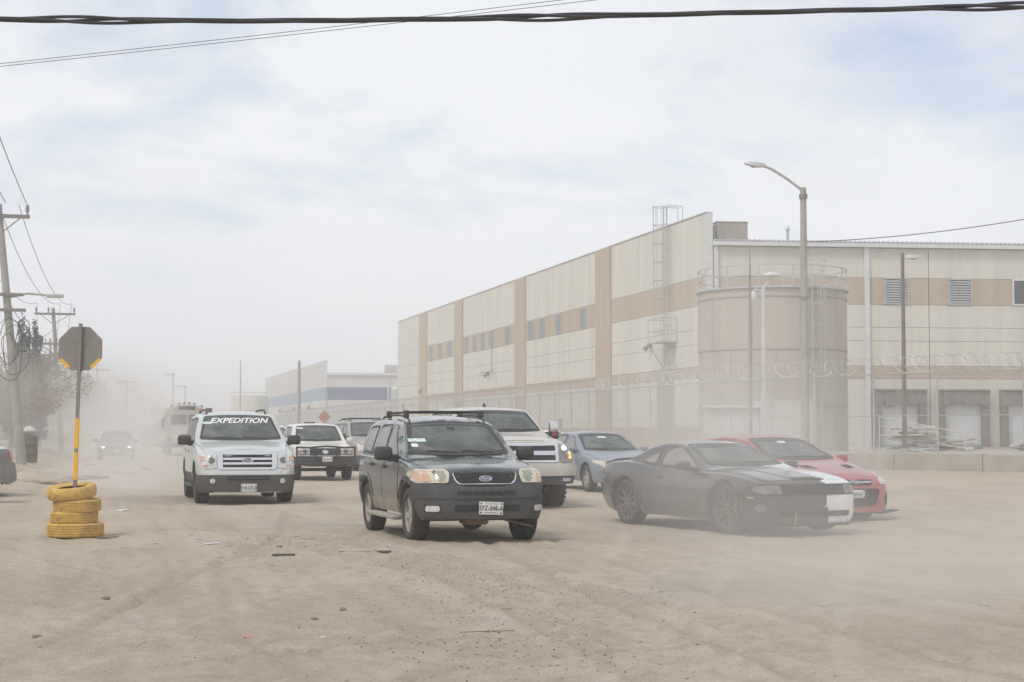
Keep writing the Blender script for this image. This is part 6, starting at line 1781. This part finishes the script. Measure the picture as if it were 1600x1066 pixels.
def red_hatch():
    c = Car('hatchback_car', 'red hatchback with black bonnet vents behind the black and white coupe', 'car', (11.76, 27.45, -.06), 13.0, HATCH, p_red)
    c.wheels('alloy5', .225, .22)
    c.windscreen(.70, .555, 1.045, 1.375, None, True, .015, see=(-.94, 1.0, .68, 1.27))
    c.patch('sticker', rpoly(rect(-.10, .06, 1.30, 1.335), .004), 'F', m_plate, .0095, .001)
    c.side_windows([[(-.70, .985), (.32, 1.0), (.30, 1.375), (.0, 1.34), (-.15, 1.285)], [(.39, 1.0), (1.35, 1.04), (1.25, 1.27), (.85, 1.36), (.38, 1.38)]])
    c.doors([[(-.80, .32), (.34, .32), (.35, .95), (-.82, .91)], [(.37, .32), (.87, .32), (.93, .56), (1.08, .74), (1.35, .99), (.375, .955)]], handles=[(.2, .86), (1.15, .91)])
    c.mirrors(-.60, 1.03, .89, .20, .15, .13, p_red)
    c.patch('bonnet', rpoly([(-.40, -2.08), (.40, -2.08), (.66, -1.9), (.73, -1.1), (0, -1.03), (-.73, -1.1), (-.66, -1.9)], .06), 'T', p_red, .006, .02)
    for sg in (1, -1):
        v_ = c.patch('bonnet_vent', rpoly([(sg * .30, -1.58), (sg * .50, -1.52), (sg * .55, -1.30), (sg * .36, -1.34)], .02), 'T', m_dark, .010, .01)
        for q in range(3): c.patch('vent_slat', rpoly([(sg * (.33 + q * .01), -1.54 + q * .07), (sg * (.50 + q * .015), -1.49 + q * .07), (sg * (.51 + q * .015), -1.475 + q * .07), (sg * (.335 + q * .01), -1.525 + q * .07)], .002), 'T', m_black, .018, .01, v_)
        h_ = c.patch('headlight', rpoly([(sg * .58, .62), (sg * .80, .64), (sg * .89, .76), (sg * .86, .84), (sg * .72, .80), (sg * .60, .70)], .03), 'F', m_lens, .012, .03)
        c.patch('reflector', oval(sg * .70, .70, .055, .05, 14), 'F', m_chrome, .016, .005, h_)
        si = c.patch('side_intake', rpoly([(sg * .62, .28), (sg * .82, .30), (sg * .80, .50), (sg * .66, .46)], .03), 'F', m_dark, .010, .02)
        xs = sorted((sg * .62, sg * .98)); c.box('canard', xs[0], xs[1], -2.12, -1.86, .155, .175, m_black, .006, rot=(R(-8 * sg), 'Y'))
    c.patch('upper_grille', rpoly([(-.42, .70), (.42, .70), (.36, .615), (-.36, .615)], .025), 'F', m_dark, .010, .02)
    c.patch('grille_bar', rpoly(rect(-.38, .38, .655, .672), .006), 'F', m_chrome, .018, .01)
    c.oval_emblem(0, .665, .075, .024)
    c.patch('main_grille', rpoly([(-.52, .56), (.52, .56), (.40, .27), (-.40, .27)], .04), 'F', m_dark, .010, .02)
    gm = MB()
    for k in range(7): z = .30 + k * .037; gm.tube([(x, c.cast('F', x, z)[0].y - .014, z) for x in np.linspace(-.42, .42, 7)], .005, 4)
    gm.build('grille_mesh', m_black, c.root)
    c.plate(.0, .475, -2.235, 'ESR-52-9', '', .30, .13)
    for sg in (1, -1): c.patch('tail_light', rpoly([(sg * .62, .82), (sg * .87, .82), (sg * .84, 1.05), (sg * .66, 1.05)], .03), 'B', m_red, .01, .03)
    c.patch('rear_window', rpoly([(-.55, 1.08), (.55, 1.08), (.48, 1.33), (-.48, 1.33)], .05), 'B', m_glass, .008, .01)
red_hatch()

# --- traffic further back
p_grey = M('dusty_grey_paint', (.30, .30, .295), .4, .2, var=.05, coat=.3, dust=.3, dust_h=1.5)
def back_suv():
    c = Car('suv', 'grey dust-covered SUV half hidden behind the dark SUV', 'SUV', (10.1, 62.0), 4, BIGSUV, p_grey)
    c.wheels('alloy6', .275, .235)
    big_windows(c); c.windscreen(.845, .70, 1.285, 1.765, m_glass)
    c.mirrors(-.70, 1.27, 1.0, .26, .19, .14)
    c.patch('lower_bumper', rpoly([(-84, .34), (0, .24), (84, .34), (84, .58), (-84, .58)], 1.), ('C', -1.5), p_lowdark, .012, .03)
    c.patch('grille', rpoly(rect(-.5, .5, .72, 1.0), .03), 'F', m_dark, .012, .02)
    for sg in (1, -1):
        c.patch('headlight', rpoly(rect(sg * .75 - .16, sg * .75 + .15, .74, .97), .03), 'F', m_lens, .014, .03)
        c.tube('roof_rail', [(sg * .62, y, c.cast('T', sg * .62, y)[0].z + .05) for y in np.linspace(.0, 2.2, 8)], .022, m_black)
    c.tube('cross_bar', [(-.62, .5, 1.94), (.62, .5, 1.94)], .02, m_black); c.tube('cross_bar', [(-.62, 1.7, 1.93), (.62, 1.7, 1.93)], .02, m_black)
back_suv()
def plain_suv(label, loc, rz, paint, z=None, group='hazy traffic on the far road', lit=False):
    c = Car('suv', label, 'SUV', loc, rz, SUV, paint, group)
    c.wheels('alloy5', .235, .235)
    c.windscreen(.725, .60, 1.165, 1.585, None, False)
    c.side_windows([[(-.62, 1.12), (.18, 1.13), (.17, 1.575), (-.02, 1.565), (-.12, 1.53)], [(.25, 1.13), (1.02, 1.14), (.93, 1.55), (.24, 1.58)], [(1.14, 1.14), (1.80, 1.17), (1.62, 1.53), (1.05, 1.565)]], None, False)
    c.patch('grille', rpoly(rect(-.4, .4, .78, .92), .03), 'F', m_dark, .012, .02)
    for sg in (1, -1):
        h_ = c.patch('headlight', rpoly(rect(sg * .68 - .16, sg * .68 + .16, .80, .95), .03), 'F', m_lens, .014, .03)
        if lit: c.patch('lit_bulb', oval(sg * .65, .87, .07, .06, 12), 'F', m_glow, .02, .006, h_)
    c.patch('lower_bumper', rpoly([(-80, .34), (0, .32), (80, .34), (80, .55), (-80, .55)], 1.), ('C', -1.35), m_black, .012, .03)
    c.mirrors(-.52, 1.17, .90, .22, .17, .14)
    return c
plain_suv('white SUV seen just above the guard pickup roof', (10.0, 70.5), 0, p_white)
plain_suv('white SUV peeking between the silver SUV and the guard pickup', (6.5, 63.2), 0, p_white)
def far_saloon(label, loc, rz, paint, lit=False, group='hazy traffic on the far road'):
    c = Car('saloon_car', label, 'car', loc, rz, SALOON, paint, group)
    c.wheels('steel', .205, .20); saloon_glass(c); saloon_face(c, m_lens, m_black, lit); c.mirrors(-.62, 1.0, .88, .2, .14, .12)
    c.plate(0, .48, -2.36, 'EJB-204-C', '')
    return c
far_saloon('silver-white saloon car glimpsed behind the lifted pickup mirror', (15.3, 55.5), 2, p_white)
p_dkgrey = M('charcoal_paint', (.07, .072, .078), .4, .2, dust=.25, dust_h=1.4)
far_saloon('dark grey car with headlights on coming out of the dust', (1.28, 86.0), -1, p_dkgrey, True)
p_dkred = M('dull_maroon_paint', (.12, .04, .04), .45, dust=.3)
far_saloon('dull maroon saloon car parked on the left verge', (-3.6, 125), 62, p_dkred, False, 'cars parked on the left verge')
far_saloon('pale saloon car clipped behind the second pole on the left verge', (-4.4, 136), 70, p_white, False, 'cars parked on the left verge')
plain_suv('boxy dark SUV parked beyond the sign post on the left verge', (-1.6, 142), 75, p_dkgrey, None, 'cars parked on the left verge')
plain_suv('hazy oncoming SUV with lit headlamps behind the dark grey car', (3.2, 150), 0, p_dkgrey, None, 'hazy traffic on the far road', True)
plain_suv('faint dark SUV left of the bus in thick dust', (4.6, 128), 0, p_dkgrey)

# --- clipped car tail at the left edge
p_teal = M('dark_teal_paint', (.035, .05, .053), .35, var=.1, coat=.4, dust=.16, dust_h=1.1)
def tail_car():
    c = Car('saloon_car', 'tail of a dark teal car with red lamp clipped by the left edge', 'car', (*S(-13.85, 37.0), 0), -104, SALOON, p_teal)
    c.wheels('steel', .205, .20); saloon_glass(c); saloon_face(c, m_lens, m_black)
    for d in ('L', 'R'):
        c.patch('tail_light', rpoly([(2.02, .80), (2.36, .76), (2.34, .92), (2.22, 1.0), (2.02, .97)], .03), d, m_red, .012, .03)
    c.patch('rear_bumper', rpoly([(-80, .30), (80, .30), (84, .48), (80, .70), (-80, .70), (-84, .48)], 1.), ('D', 1.5), p_teal, .06, .09)
    c.root.scale = (1.06, 1.06, 1.06)
    c.box('tow_hook', .3, .5, 2.3, 2.42, .24, .32, m_rust, .02)
    c.patch('boot_edge', rpoly(rect(-.6, .6, .99, 1.03), .01), 'B', p_white, .012, .02)
tail_car()

# --- old bus
p_bus = M('bus_white_paint', (.33, .34, .32), .5, var=.06, dust=.2)
BUS = dict(y=(-4.7, 5.2), axles=(-3.6, 2.6), w=1.2, R=.5, Ra=.58, zb=.55, gi=[(-4.8, .14), (-3.4, .12), (-3.2, .04), (5.3, .04)], tum=.03, barrel=.03, drop=.10, rc=.28, smooth=.06,
           top=[(-4.7, .9), (-4.68, 1.35), (-4.55, 1.5), (-3.5, 1.66), (-3.35, 1.72), (-3.15, 2.75), (-3.0, 3.0), (-2.7, 3.08), (4.9, 3.08), (5.1, 2.95), (5.2, 2.5)],
           belt=[(-4.7, .9), (-4.5, 1.2), (-3.5, 1.4), (-3.2, 1.55), (5.2, 1.6)], plan=[(-4.7, .62), (-4.6, .72), (-4.4, .78), (-3.5, .80), (-3.35, .97), (-3.2, 1.0), (5.0, 1.0), (5.2, .93)])
def old_bus():
    c = Car('bus', 'old white bus with roof marker lamps coming behind the silver SUV', 'bus', (5.6, 104.5), 0, BUS, p_bus)
    c.wheels('steel', .26, .30)
    for sg in (1, -1):
        w_ = c.patch('windscreen', rpoly([(sg * .06, 1.85), (sg * .98, 1.85), (sg * .94, 2.42), (sg * .06, 2.45)], .04), 'F', m_glass, .012, .02)
        c.patch('roof_lamp', rpoly(rect(sg * .70 - .14, sg * .70 + .14, 2.66, 2.83), .05), 'F', M('faded_marker_orange', (.45, .2, .1), .5), .012, .02)
        c.patch('headlight', oval(sg * .68, 1.12, .10, .10), 'F', m_lens, .014, .03)
        c.box('mirror', sg * 1.42 - .1, sg * 1.42 + .1, -3.5, -3.4, 1.6, 2.2, m_black, .03)
        c.tube('mirror_arm', [(sg * 1.05, -3.1, 2.4), (sg * 1.42, -3.44, 2.3)], .02, m_black)
    c.patch('destination_board', rpoly(rect(-.5, .5, 2.72, 2.95), .03), 'F', m_dark, .012, .02)
    c.patch('grille', rpoly(rect(-.45, .45, .85, 1.3), .04), 'F', m_black, .012, .02)
    c.box('front_bumper', -1.1, 1.1, -4.86, -4.72, .5, .78, m_black, .03)
    for x in (-.9, -.45, -.15, .15, .45, .9): zl = c.cast('T', x, -2.7)[0].z; c.box('marker_lamp', x - .05, x + .05, -2.75, -2.65, zl - .03, zl + .13, M('marker_grey', (.15, .14, .13), .6), .02)
    for k in range(8):
        y = -2.7 + k * .95
        for d in ('L', 'R'): c.patch('side_window', rpoly(rect(y, y + .82, 1.85, 2.45), .04), d, m_glass, .008, .02)
    c.box('side_sign_box', 1.13, 1.5, -2.9, -2.6, 2.45, 2.85, m_greyp, .03)
old_bus()
# --- box truck in the haze
bt = empty('box_truck', (6.9, 168, 0), 0, 'faint white box truck fading into the dust on the far road', 'truck', 'hazy traffic on the far road')
mb = MB(); mb.bbox(-1.2, 1.2, -1.5, 5.0, 1.0, 3.75, .04); mb.build('cargo_box', p_white, bt)
mb = MB(); mb.add([(x * 1.05, y, z) for x in (-1, 1) for y, z in ((-3.6, .5), (-3.6, 1.35), (-3.2, 2.5), (-1.55, 2.6), (-1.55, .5))], [(0, 1, 2, 3, 4), (9, 8, 7, 6, 5)] + [(k, 5 + k, 5 + (k + 1) % 5, (k + 1) % 5) for k in range(5)]); mb.build('cab', p_white, bt)
mb = MB(); mb.add([(-.95, -3.58, 1.42), (.95, -3.58, 1.42), (.92, -3.235, 2.4), (-.92, -3.235, 2.4)], [(0, 1, 2, 3)]); mb.build('windscreen', m_glass, bt)
t_me, r_me, h_me = wheel_mesh('steel', .46, .26, .28)
for y in (-2.6, 3.2):
    for sg in (1, -1):
        hub = bpy.data.objects.new('wheel', h_me); COL.objects.link(hub); hub.parent = bt; hub.location = (sg * .95, y, .46); hub.rotation_euler = (0, 0, 0 if sg > 0 else PI)
        for nm, me in (('tyre', t_me), ('rim', r_me)): o = bpy.data.objects.new(nm, me); COL.objects.link(o); o.parent = hub
mb = MB(); mb.bbox(-.4, .4, -2.5, 4.6, .55, .95, .03); mb.build('chassis', m_under, bt)
# ------------------------------------------------------------------ driver of the dark SUV
def seated_driver(label, car_loc, rz, x, y, seat_z):
    J = {'pelvis': (0, 0, 0), 'waist': (0, .02, .18), 'chest': (0, .04, .38), 'neck': (0, .02, .55), 'jaw': (0, -.015, .63), 'face': (0, -.02, .70), 'crown': (0, .0, .79)}
    rad = {'pelvis': (.16, .12), 'waist': (.15, .11), 'chest': (.17, .12), 'neck': (.058, .058), 'jaw': (.062, .075), 'face': (.075, .092), 'crown': (.058, .07)}
    E_ = [('pelvis', 'waist'), ('waist', 'chest'), ('chest', 'neck'), ('neck', 'jaw'), ('jaw', 'face'), ('face', 'crown')]
    for sg, s in ((1, 'l'), (-1, 'r')):
        for nm, p, r in (('sh', (sg * .19, .03, .46), .068), ('el', (sg * .25, -.18, .24), .048), ('wr', (sg * .17, -.40, .27), .032), ('palm', (sg * .165, -.46, .285), .034),
                         ('hip', (sg * .10, -.05, -.02), .10), ('kn', (sg * .13, -.45, .08), .068), ('an', (sg * .12, -.62, -.32), .045), ('toe', (sg * .12, -.78, -.36), .038)):
            J[nm + s] = p; rad[nm + s] = (r, r)
        E_ += [('chest', 'sh' + s), ('sh' + s, 'el' + s), ('el' + s, 'wr' + s), ('wr' + s, 'palm' + s), ('pelvis', 'hip' + s), ('hip' + s, 'kn' + s), ('kn' + s, 'an' + s), ('an' + s, 'toe' + s)]
        for k in range(5):           # fingers closed round the wheel rim, thumb on the inner side
            o = (-.024 + .016 * k)
            l = (.030, .034, .036, .033, .027)[k]
            if k < 4:
                a = (sg * (.165 + .004), -.49, .285 + o + .006); b = (sg * .150, -.50 - l * .35, .285 + o + .006); c = (sg * (.150 - l * .5), -.485, .285 + o + .006)
            else: a = (sg * .15, -.455, .315); b = (sg * .140, -.475, .33); c = (sg * .135, -.495, .335)
            for q, p in enumerate((a, b, c)): J['f%d%d%s' % (k, q, s)] = p; rad['f%d%d%s' % (k, q, s)] = (.0085, .0085)
            E_ += [('palm' + s, 'f%d0%s' % (k, s)), ('f%d0%s' % (k, s), 'f%d1%s' % (k, s)), ('f%d1%s' % (k, s), 'f%d2%s' % (k, s))]
    names = list(J)
    me = bpy.data.meshes.new('person'); me.from_pydata([J[n] for n in names], [(names.index(a), names.index(b)) for a, b in E_], [])
    o = bpy.data.objects.new('person_src', me); COL.objects.link(o)
    md = o.modifiers.new('skin', 'SKIN'); md.use_smooth_shade = True
    for i, n in enumerate(names):
        o.data.skin_vertices[0].data[i].radius = rad[n]; o.data.skin_vertices[0].data[i].use_root = (n == 'pelvis')
    sb = o.modifiers.new('sub', 'SUBSURF'); sb.levels = 2; sb.render_levels = 2
    dg = bpy.context.evaluated_depsgraph_get(); out = bpy.data.meshes.new_from_object(o.evaluated_get(dg)); bpy.data.objects.remove(o)
    out.materials.clear()
    for m in (M('shirt_cloth', (.10, .12, .16), .9, var=.15), M('skin', (.42, .25, .18), .55, var=.06), M('trouser_cloth', (.05, .055, .07), .9)): out.materials.append(m)
    for p in out.polygons:
        c = p.center; p.use_smooth = True
        p.material_index = 1 if (c.z > .545 or (c.y < -.22 and c.z > .15 and abs(c.x) < .26)) else (2 if c.z < .05 else 0)
    for v in out.vertices:           # nose, brow and chin
        if abs(v.co.x) < .016 and .655 < v.co.z < .70 and v.co.y < -.08: v.co.y -= .018
        if abs(v.co.x) > .012 and abs(v.co.x) < .045 and .695 < v.co.z < .72 and v.co.y < -.07: v.co.y += .008
    ob = bpy.data.objects.new('person', out); COL.objects.link(ob)
    tag(ob, label, 'person')
    def head(nm, mat, mb, sm=60): return mb.build(nm, mat, ob, sm)
    mb = MB(); mb.lathe([(.088, -.02), (.09, .03), (.075, .075), (.04, .10), (0.001, .105)], 16, c=(0, .02, .725)); head('hair', M('dark_hair', (.02, .016, .013), .7), mb)
    for sg in (1, -1):
        mb = MB(); mb.lathe([(0.001, -.012), (.011, 0), (0.001, .012)], 10, c=(sg * .030, -.098, .705)); head('eye', m_ink, mb)
        mb = MB(); mb.bbox(sg * .082 - .012, sg * .082 + .012, -.012, .022, .665, .72, .01); head('ear', MATS['skin'], mb)
    mb = MB(); mb.bbox(-.024, .024, -.100, -.088, .640, .650, .004); head('mouth', M('lips', (.28, .12, .10), .6), mb)
    ob.rotation_euler = (0, 0, R(rz)); cz, sz = math.cos(R(rz)), math.sin(R(rz))
    ob.location = (car_loc[0] + x * cz - y * sz, car_loc[1] + x * sz + y * cz, seat_z)
seated_driver('driver in a dark shirt behind the windscreen of the nearest dark SUV', (4.93, 23.35), 2.5, .35, .22, .78)

# ------------------------------------------------------------------ loose things on the ground
rk = random.Random(12)
m_stone = M('dark_stone', (.15, .13, .112), .9, var=.3, vscale=20, bump=.5, bscale=60, dust=.2)
m_stone2 = M('grey_stone', (.30, .275, .24), .9, var=.2, vscale=20, bump=.5, bscale=60, dust=.25)
def ghit(x, y):
    i = min(max(int(np.searchsorted(gx, x)), 1), len(gx) - 1); j = min(max(int(np.searchsorted(gy, y)), 1), len(gy) - 1)
    fx = (x - gx[i - 1]) / (gx[i] - gx[i - 1]); fy = (y - gy[j - 1]) / (gy[j] - gy[j - 1])
    return float((H[j - 1, i - 1] * (1 - fx) + H[j - 1, i] * fx) * (1 - fy) + (H[j, i - 1] * (1 - fx) + H[j, i] * fx) * fy)
def rock_shape(seed, sx, sy, sz):
    r = random.Random(seed); bm = bmesh.new(); bmesh.ops.create_icosphere(bm, subdivisions=2, radius=1)
    for v in bm.verts:
        f = 1 + r.uniform(-.22, .22); v.co = Vector((v.co.x * sx * f, v.co.y * sy * f, v.co.z * sz * f))
    mb = MB(); bm.verts.index_update(); mb.add([v.co[:] for v in bm.verts], [[v.index for v in f.verts] for f in bm.faces]); bm.free(); return mb
ROCKS = [(.15, 15.16, .05, .04, .03, m_stone, 'dark fist-sized stone left of centre in the foreground'),
         (1.98, 13.36, .038, .035, .03, m_stone, 'round dark pebble on the bare earth near the bottom centre'),
         (1.68, 12.79, .04, .03, .025, m_stone, 'dark pebble just left of the round one near the bottom centre'),
         (7.25, 12.64, .085, .05, .028, m_stone2, 'flat grey stone alone in the right foreground'),
         (2.30, 20.9, .055, .05, .03, m_stone, 'small dark lump on the gravel ahead of the dark SUV'),
         (-.35, 12.45, .05, .03, .02, m_stone, 'dark flat chip near the lower left edge')]
for k, (x, y, a, b, h, mt, lab) in enumerate(ROCKS):
    a, b, h = a * .75, b * .75, h * .8; o = rock_shape(k, a, b, h).build('stone', mt, None, 30); o.location = (x, y, ghit(x, y) + h * .15); tag(o, lab, 'stone')
def plank(label, x, y, l, w, h, rz, mat, name='board', cat='board', tip=0.):
    mb = MB(); mb.bbox(-l / 2, l / 2, -w / 2, w / 2, 0, h, .003)
    for i, v in enumerate(mb.v): mb.v[i] = (v[0], v[1] + .03 * math.sin(v[0] * 5), v[2])
    o = mb.build(name, mat); o.location = (x, y, ghit(x, y) + .004); o.rotation_euler = (0, tip, R(rz)); tag(o, label, cat)
plank('short dark stick lying left of the gravel patch', 2.2, 19.53, .26, .05, .025, -12, M('dark_wood', (.10, .085, .07), .85))
plank('pale wooden strip lying ahead of the dark SUV', 3.10, 19.85, .40, .06, .02, -15, M('pale_strip', (.50, .46, .40), .8))
plank('dark offcut at the right end of the pale strip', 3.40, 19.75, .20, .07, .025, -25, MATS['dark_wood'])
plank('thin twig lying across the lower middle foreground', 2.75, 11.6, .40, .007, .006, -6, M('twig_brown', (.2, .155, .115), .85), 'twig', 'twig')
plank('curved twig at the right of the lower middle foreground', 3.33, 13.2, .2, .007, .006, 30, MATS['twig_brown'], 'twig', 'twig')
plank('rusty shard lying at the foot of the painted tyres', .25, 23.6, .3, .08, .02, 10, m_rust, 'metal_shard', 'scrap')
plank('small white scrap left of the gravel track', 1.55, 21.9, .22, .1, .008, 20, m_plate, 'paper_scrap', 'litter')
plank('white paper scrap behind the sign post', .6, 31.0, .3, .14, .02, 50, m_plate, 'paper_scrap', 'litter')
plank('pink wrapper scrap in the lower left foreground', 1.11, 12.06, .07, .045, .008, 20, M('pink_wrapper', (.62, .22, .27), .6), 'wrapper', 'litter')
plank('tiny white chip beside the thin twig', 1.62, 11.85, .05, .03, .006, 20, m_plate, 'paper_scrap', 'litter')
# pebbles and crumbs nobody could count
rng = np.random.RandomState(77)
def crumbs(name, n, lo, hi, mat, region, patches=None):
    base = np.array([(1, 0, 0), (-.5, .87, 0), (-.5, -.87, 0), (0, 0, 1.1), (.1, .1, -.5)]); fs = np.array([(0, 1, 3), (1, 2, 3), (2, 0, 3), (0, 2, 4), (1, 0, 4), (2, 1, 4)])
    Vs, Fs = [], []
    for k in range(n):
        if patches and rng.rand() < .8:
            cx, cy, rx, ry = patches[rng.randint(len(patches))]; x = rng.normal(cx, rx); y = rng.normal(cy, ry)
        else: x = rng.uniform(*region[0]); y = region[1][0] + (region[1][1] - region[1][0]) * rng.rand() ** 1.4
        if not (-6 < x < 16.8 and 8.1 < y < 45): continue
        s = lo + (hi - lo) * rng.rand() ** 4
        a = rng.uniform(0, 6.28); ca, sa = math.cos(a), math.sin(a)
        b = base * np.array([s, s * rng.uniform(.5, 1), s * rng.uniform(.4, .8)]) * rng.uniform(.7, 1.3, (5, 1))
        p = np.stack([b[:, 0] * ca - b[:, 1] * sa + x, b[:, 0] * sa + b[:, 1] * ca + y, b[:, 2] + ghit(x, y) + s * .1], 1)
        Fs.append(fs + len(Vs) * 5); Vs.append(p)
    o = mesh_np(name, np.concatenate(Vs), np.concatenate(Fs), mat); tag(o, 'loose %s scattered over the dirt road' % name.replace('_', ' '), 'gravel', kind='stuff')
PATCH = [(3.2, 18.5, .5, 1.6), (3.6, 16.2, .5, 1.2), (4.1, 14.5, .6, 1.0), (2.6, 21.5, .6, 1.0), (2.7, 10.6, .5, .8), (3.2, 13.0, .7, 1.0)]
crumbs('dark_gravel', 2800, .003, .013, m_stone, ((-3, 12), (8.5, 32)), PATCH)
crumbs('grey_gravel', 3600, .004, .018, m_stone2, ((-4, 14), (8.5, 32)), PATCH)
crumbs('pale_crumbs', 1800, .005, .02, M('pale_clod', (.50, .43, .35), .95), ((-4, 14), (8.5, 30)))
# dry straw and twigs by the gravel track
mb = MB()
for k in range(45):
    x, y = rk.gauss(1.9, .8), rk.gauss(21.6, 1.6); a = rk.uniform(0, PI); l = rk.uniform(.04, .14)
    if not (-5 < x < 15 and 9 < y < 40): continue
    z = ghit(x, y) + .006; mb.cyl((x, y, z), (x + l * math.cos(a), y + l * math.sin(a), ghit(x + l * math.cos(a), y + l * math.sin(a)) + .008), .0025, n=4)
tag(mb.build('dry_straw', M('straw', (.2, .165, .125), .85)), 'dry straw and splinters strewn near the dark SUV', 'straw', kind='stuff')

# ------------------------------------------------------------------ air: even haze, and the dust raised by the wheels
def volume_mat(name, density, color, aniso, falloff=None):
    m = bpy.data.materials.new(name); m.use_nodes = True
    nt = m.node_tree; N, L = nt.nodes, nt.links; N.clear()
    out = N.new('ShaderNodeOutputMaterial'); pv = N.new('ShaderNodeVolumePrincipled')
    pv.inputs['Color'].default_value = (*color, 1); pv.inputs['Density'].default_value = density; pv.inputs['Anisotropy'].default_value = aniso
    L.new(pv.outputs[0], out.inputs['Volume'])
    if falloff:
        t = N.new('ShaderNodeTexCoord')
        sc = N.new('ShaderNodeVectorMath'); sc.operation = 'LENGTH'; L.new(t.outputs['Object'], sc.inputs[0])
        mr = N.new('ShaderNodeMapRange'); mr.interpolation_type = 'SMOOTHERSTEP'
        mr.inputs['From Min'].default_value = 1.0; mr.inputs['From Max'].default_value = .1; mr.inputs['To Min'].default_value = 0; mr.inputs['To Max'].default_value = 1
        L.new(sc.outputs['Value'], mr.inputs['Value'])
        g = N.new('ShaderNodeNewGeometry')
        nz = N.new('ShaderNodeTexNoise'); nz.inputs['Scale'].default_value = falloff; nz.inputs['Detail'].default_value = 3; nz.inputs['Roughness'].default_value = .55
        L.new(g.outputs['Position'], nz.inputs['Vector'])
        nr = N.new('ShaderNodeMapRange'); nr.inputs['From Min'].default_value = .30; nr.inputs['From Max'].default_value = .66; nr.inputs['To Min'].default_value = .1; nr.inputs['To Max'].default_value = 1.9
        L.new(nz.outputs['Fac'], nr.inputs['Value'])
        mu = N.new('ShaderNodeMath'); mu.operation = 'MULTIPLY'; L.new(mr.outputs[0], mu.inputs[0]); L.new(nr.outputs[0], mu.inputs[1])
        m2 = N.new('ShaderNodeMath'); m2.operation = 'MULTIPLY'; L.new(mu.outputs[0], m2.inputs[0]); m2.inputs[1].default_value = density
        L.new(m2.outputs[0], pv.inputs['Density'])
    return m
HAZE = .0023
mb = MB(); mb.box(-1700, 1700, -1700, 1700, -1.5, 19.0)
hz = mb.build('haze', volume_mat('dust_haze', HAZE, (.962, .966, .968), .35)); tag(hz, kind='stuff')
def dust_cloud(label, x, y, z, rx, ry, rz, dens, rot=0., scale=.35):
    bm = bmesh.new(); bmesh.ops.create_icosphere(bm, subdivisions=3, radius=1)
    me = bpy.data.meshes.new('dust_cloud'); bm.to_mesh(me); bm.free()
    me.materials.append(volume_mat('dust_cloud_' + str(len(bpy.data.materials)), dens, (.97, .948, .905), .3, scale))
    o = bpy.data.objects.new('dust_cloud', me); COL.objects.link(o); o.location = (x, y, z); o.scale = (rx, ry, rz); o.rotation_euler = (0, 0, rot)
    tag(o, label, 'dust', 'clouds of raised dust', 'stuff')
dust_cloud('dust cloud hanging round the black and white coupe', 8.7, 21.7, .7, 3.8, 3.2, 2.2, .10, R(10))
dust_cloud('low dust sheet blowing over the right foreground road', 8.4, 12.2, .1, 5.4, 6.6, 1.2, .13, R(14))
dust_cloud('tall dust veil in front of the tank', 18.5, 47, 2.8, 5.5, 7, 6.5, .045, 0)
dust_cloud('dust trail behind the silver SUV', 0.8, 41, .6, 2.6, 7, 2.0, .16, 0)
dust_cloud('thick dust over the far left road', 0.0, 112, 1.8, 8, 66, 5.5, .034, 0, .12)
dust_cloud('dust veil drifting across the left verge and trees', -4.5, 66, 2.0, 5, 20, 5.0, .03, 0, .2)
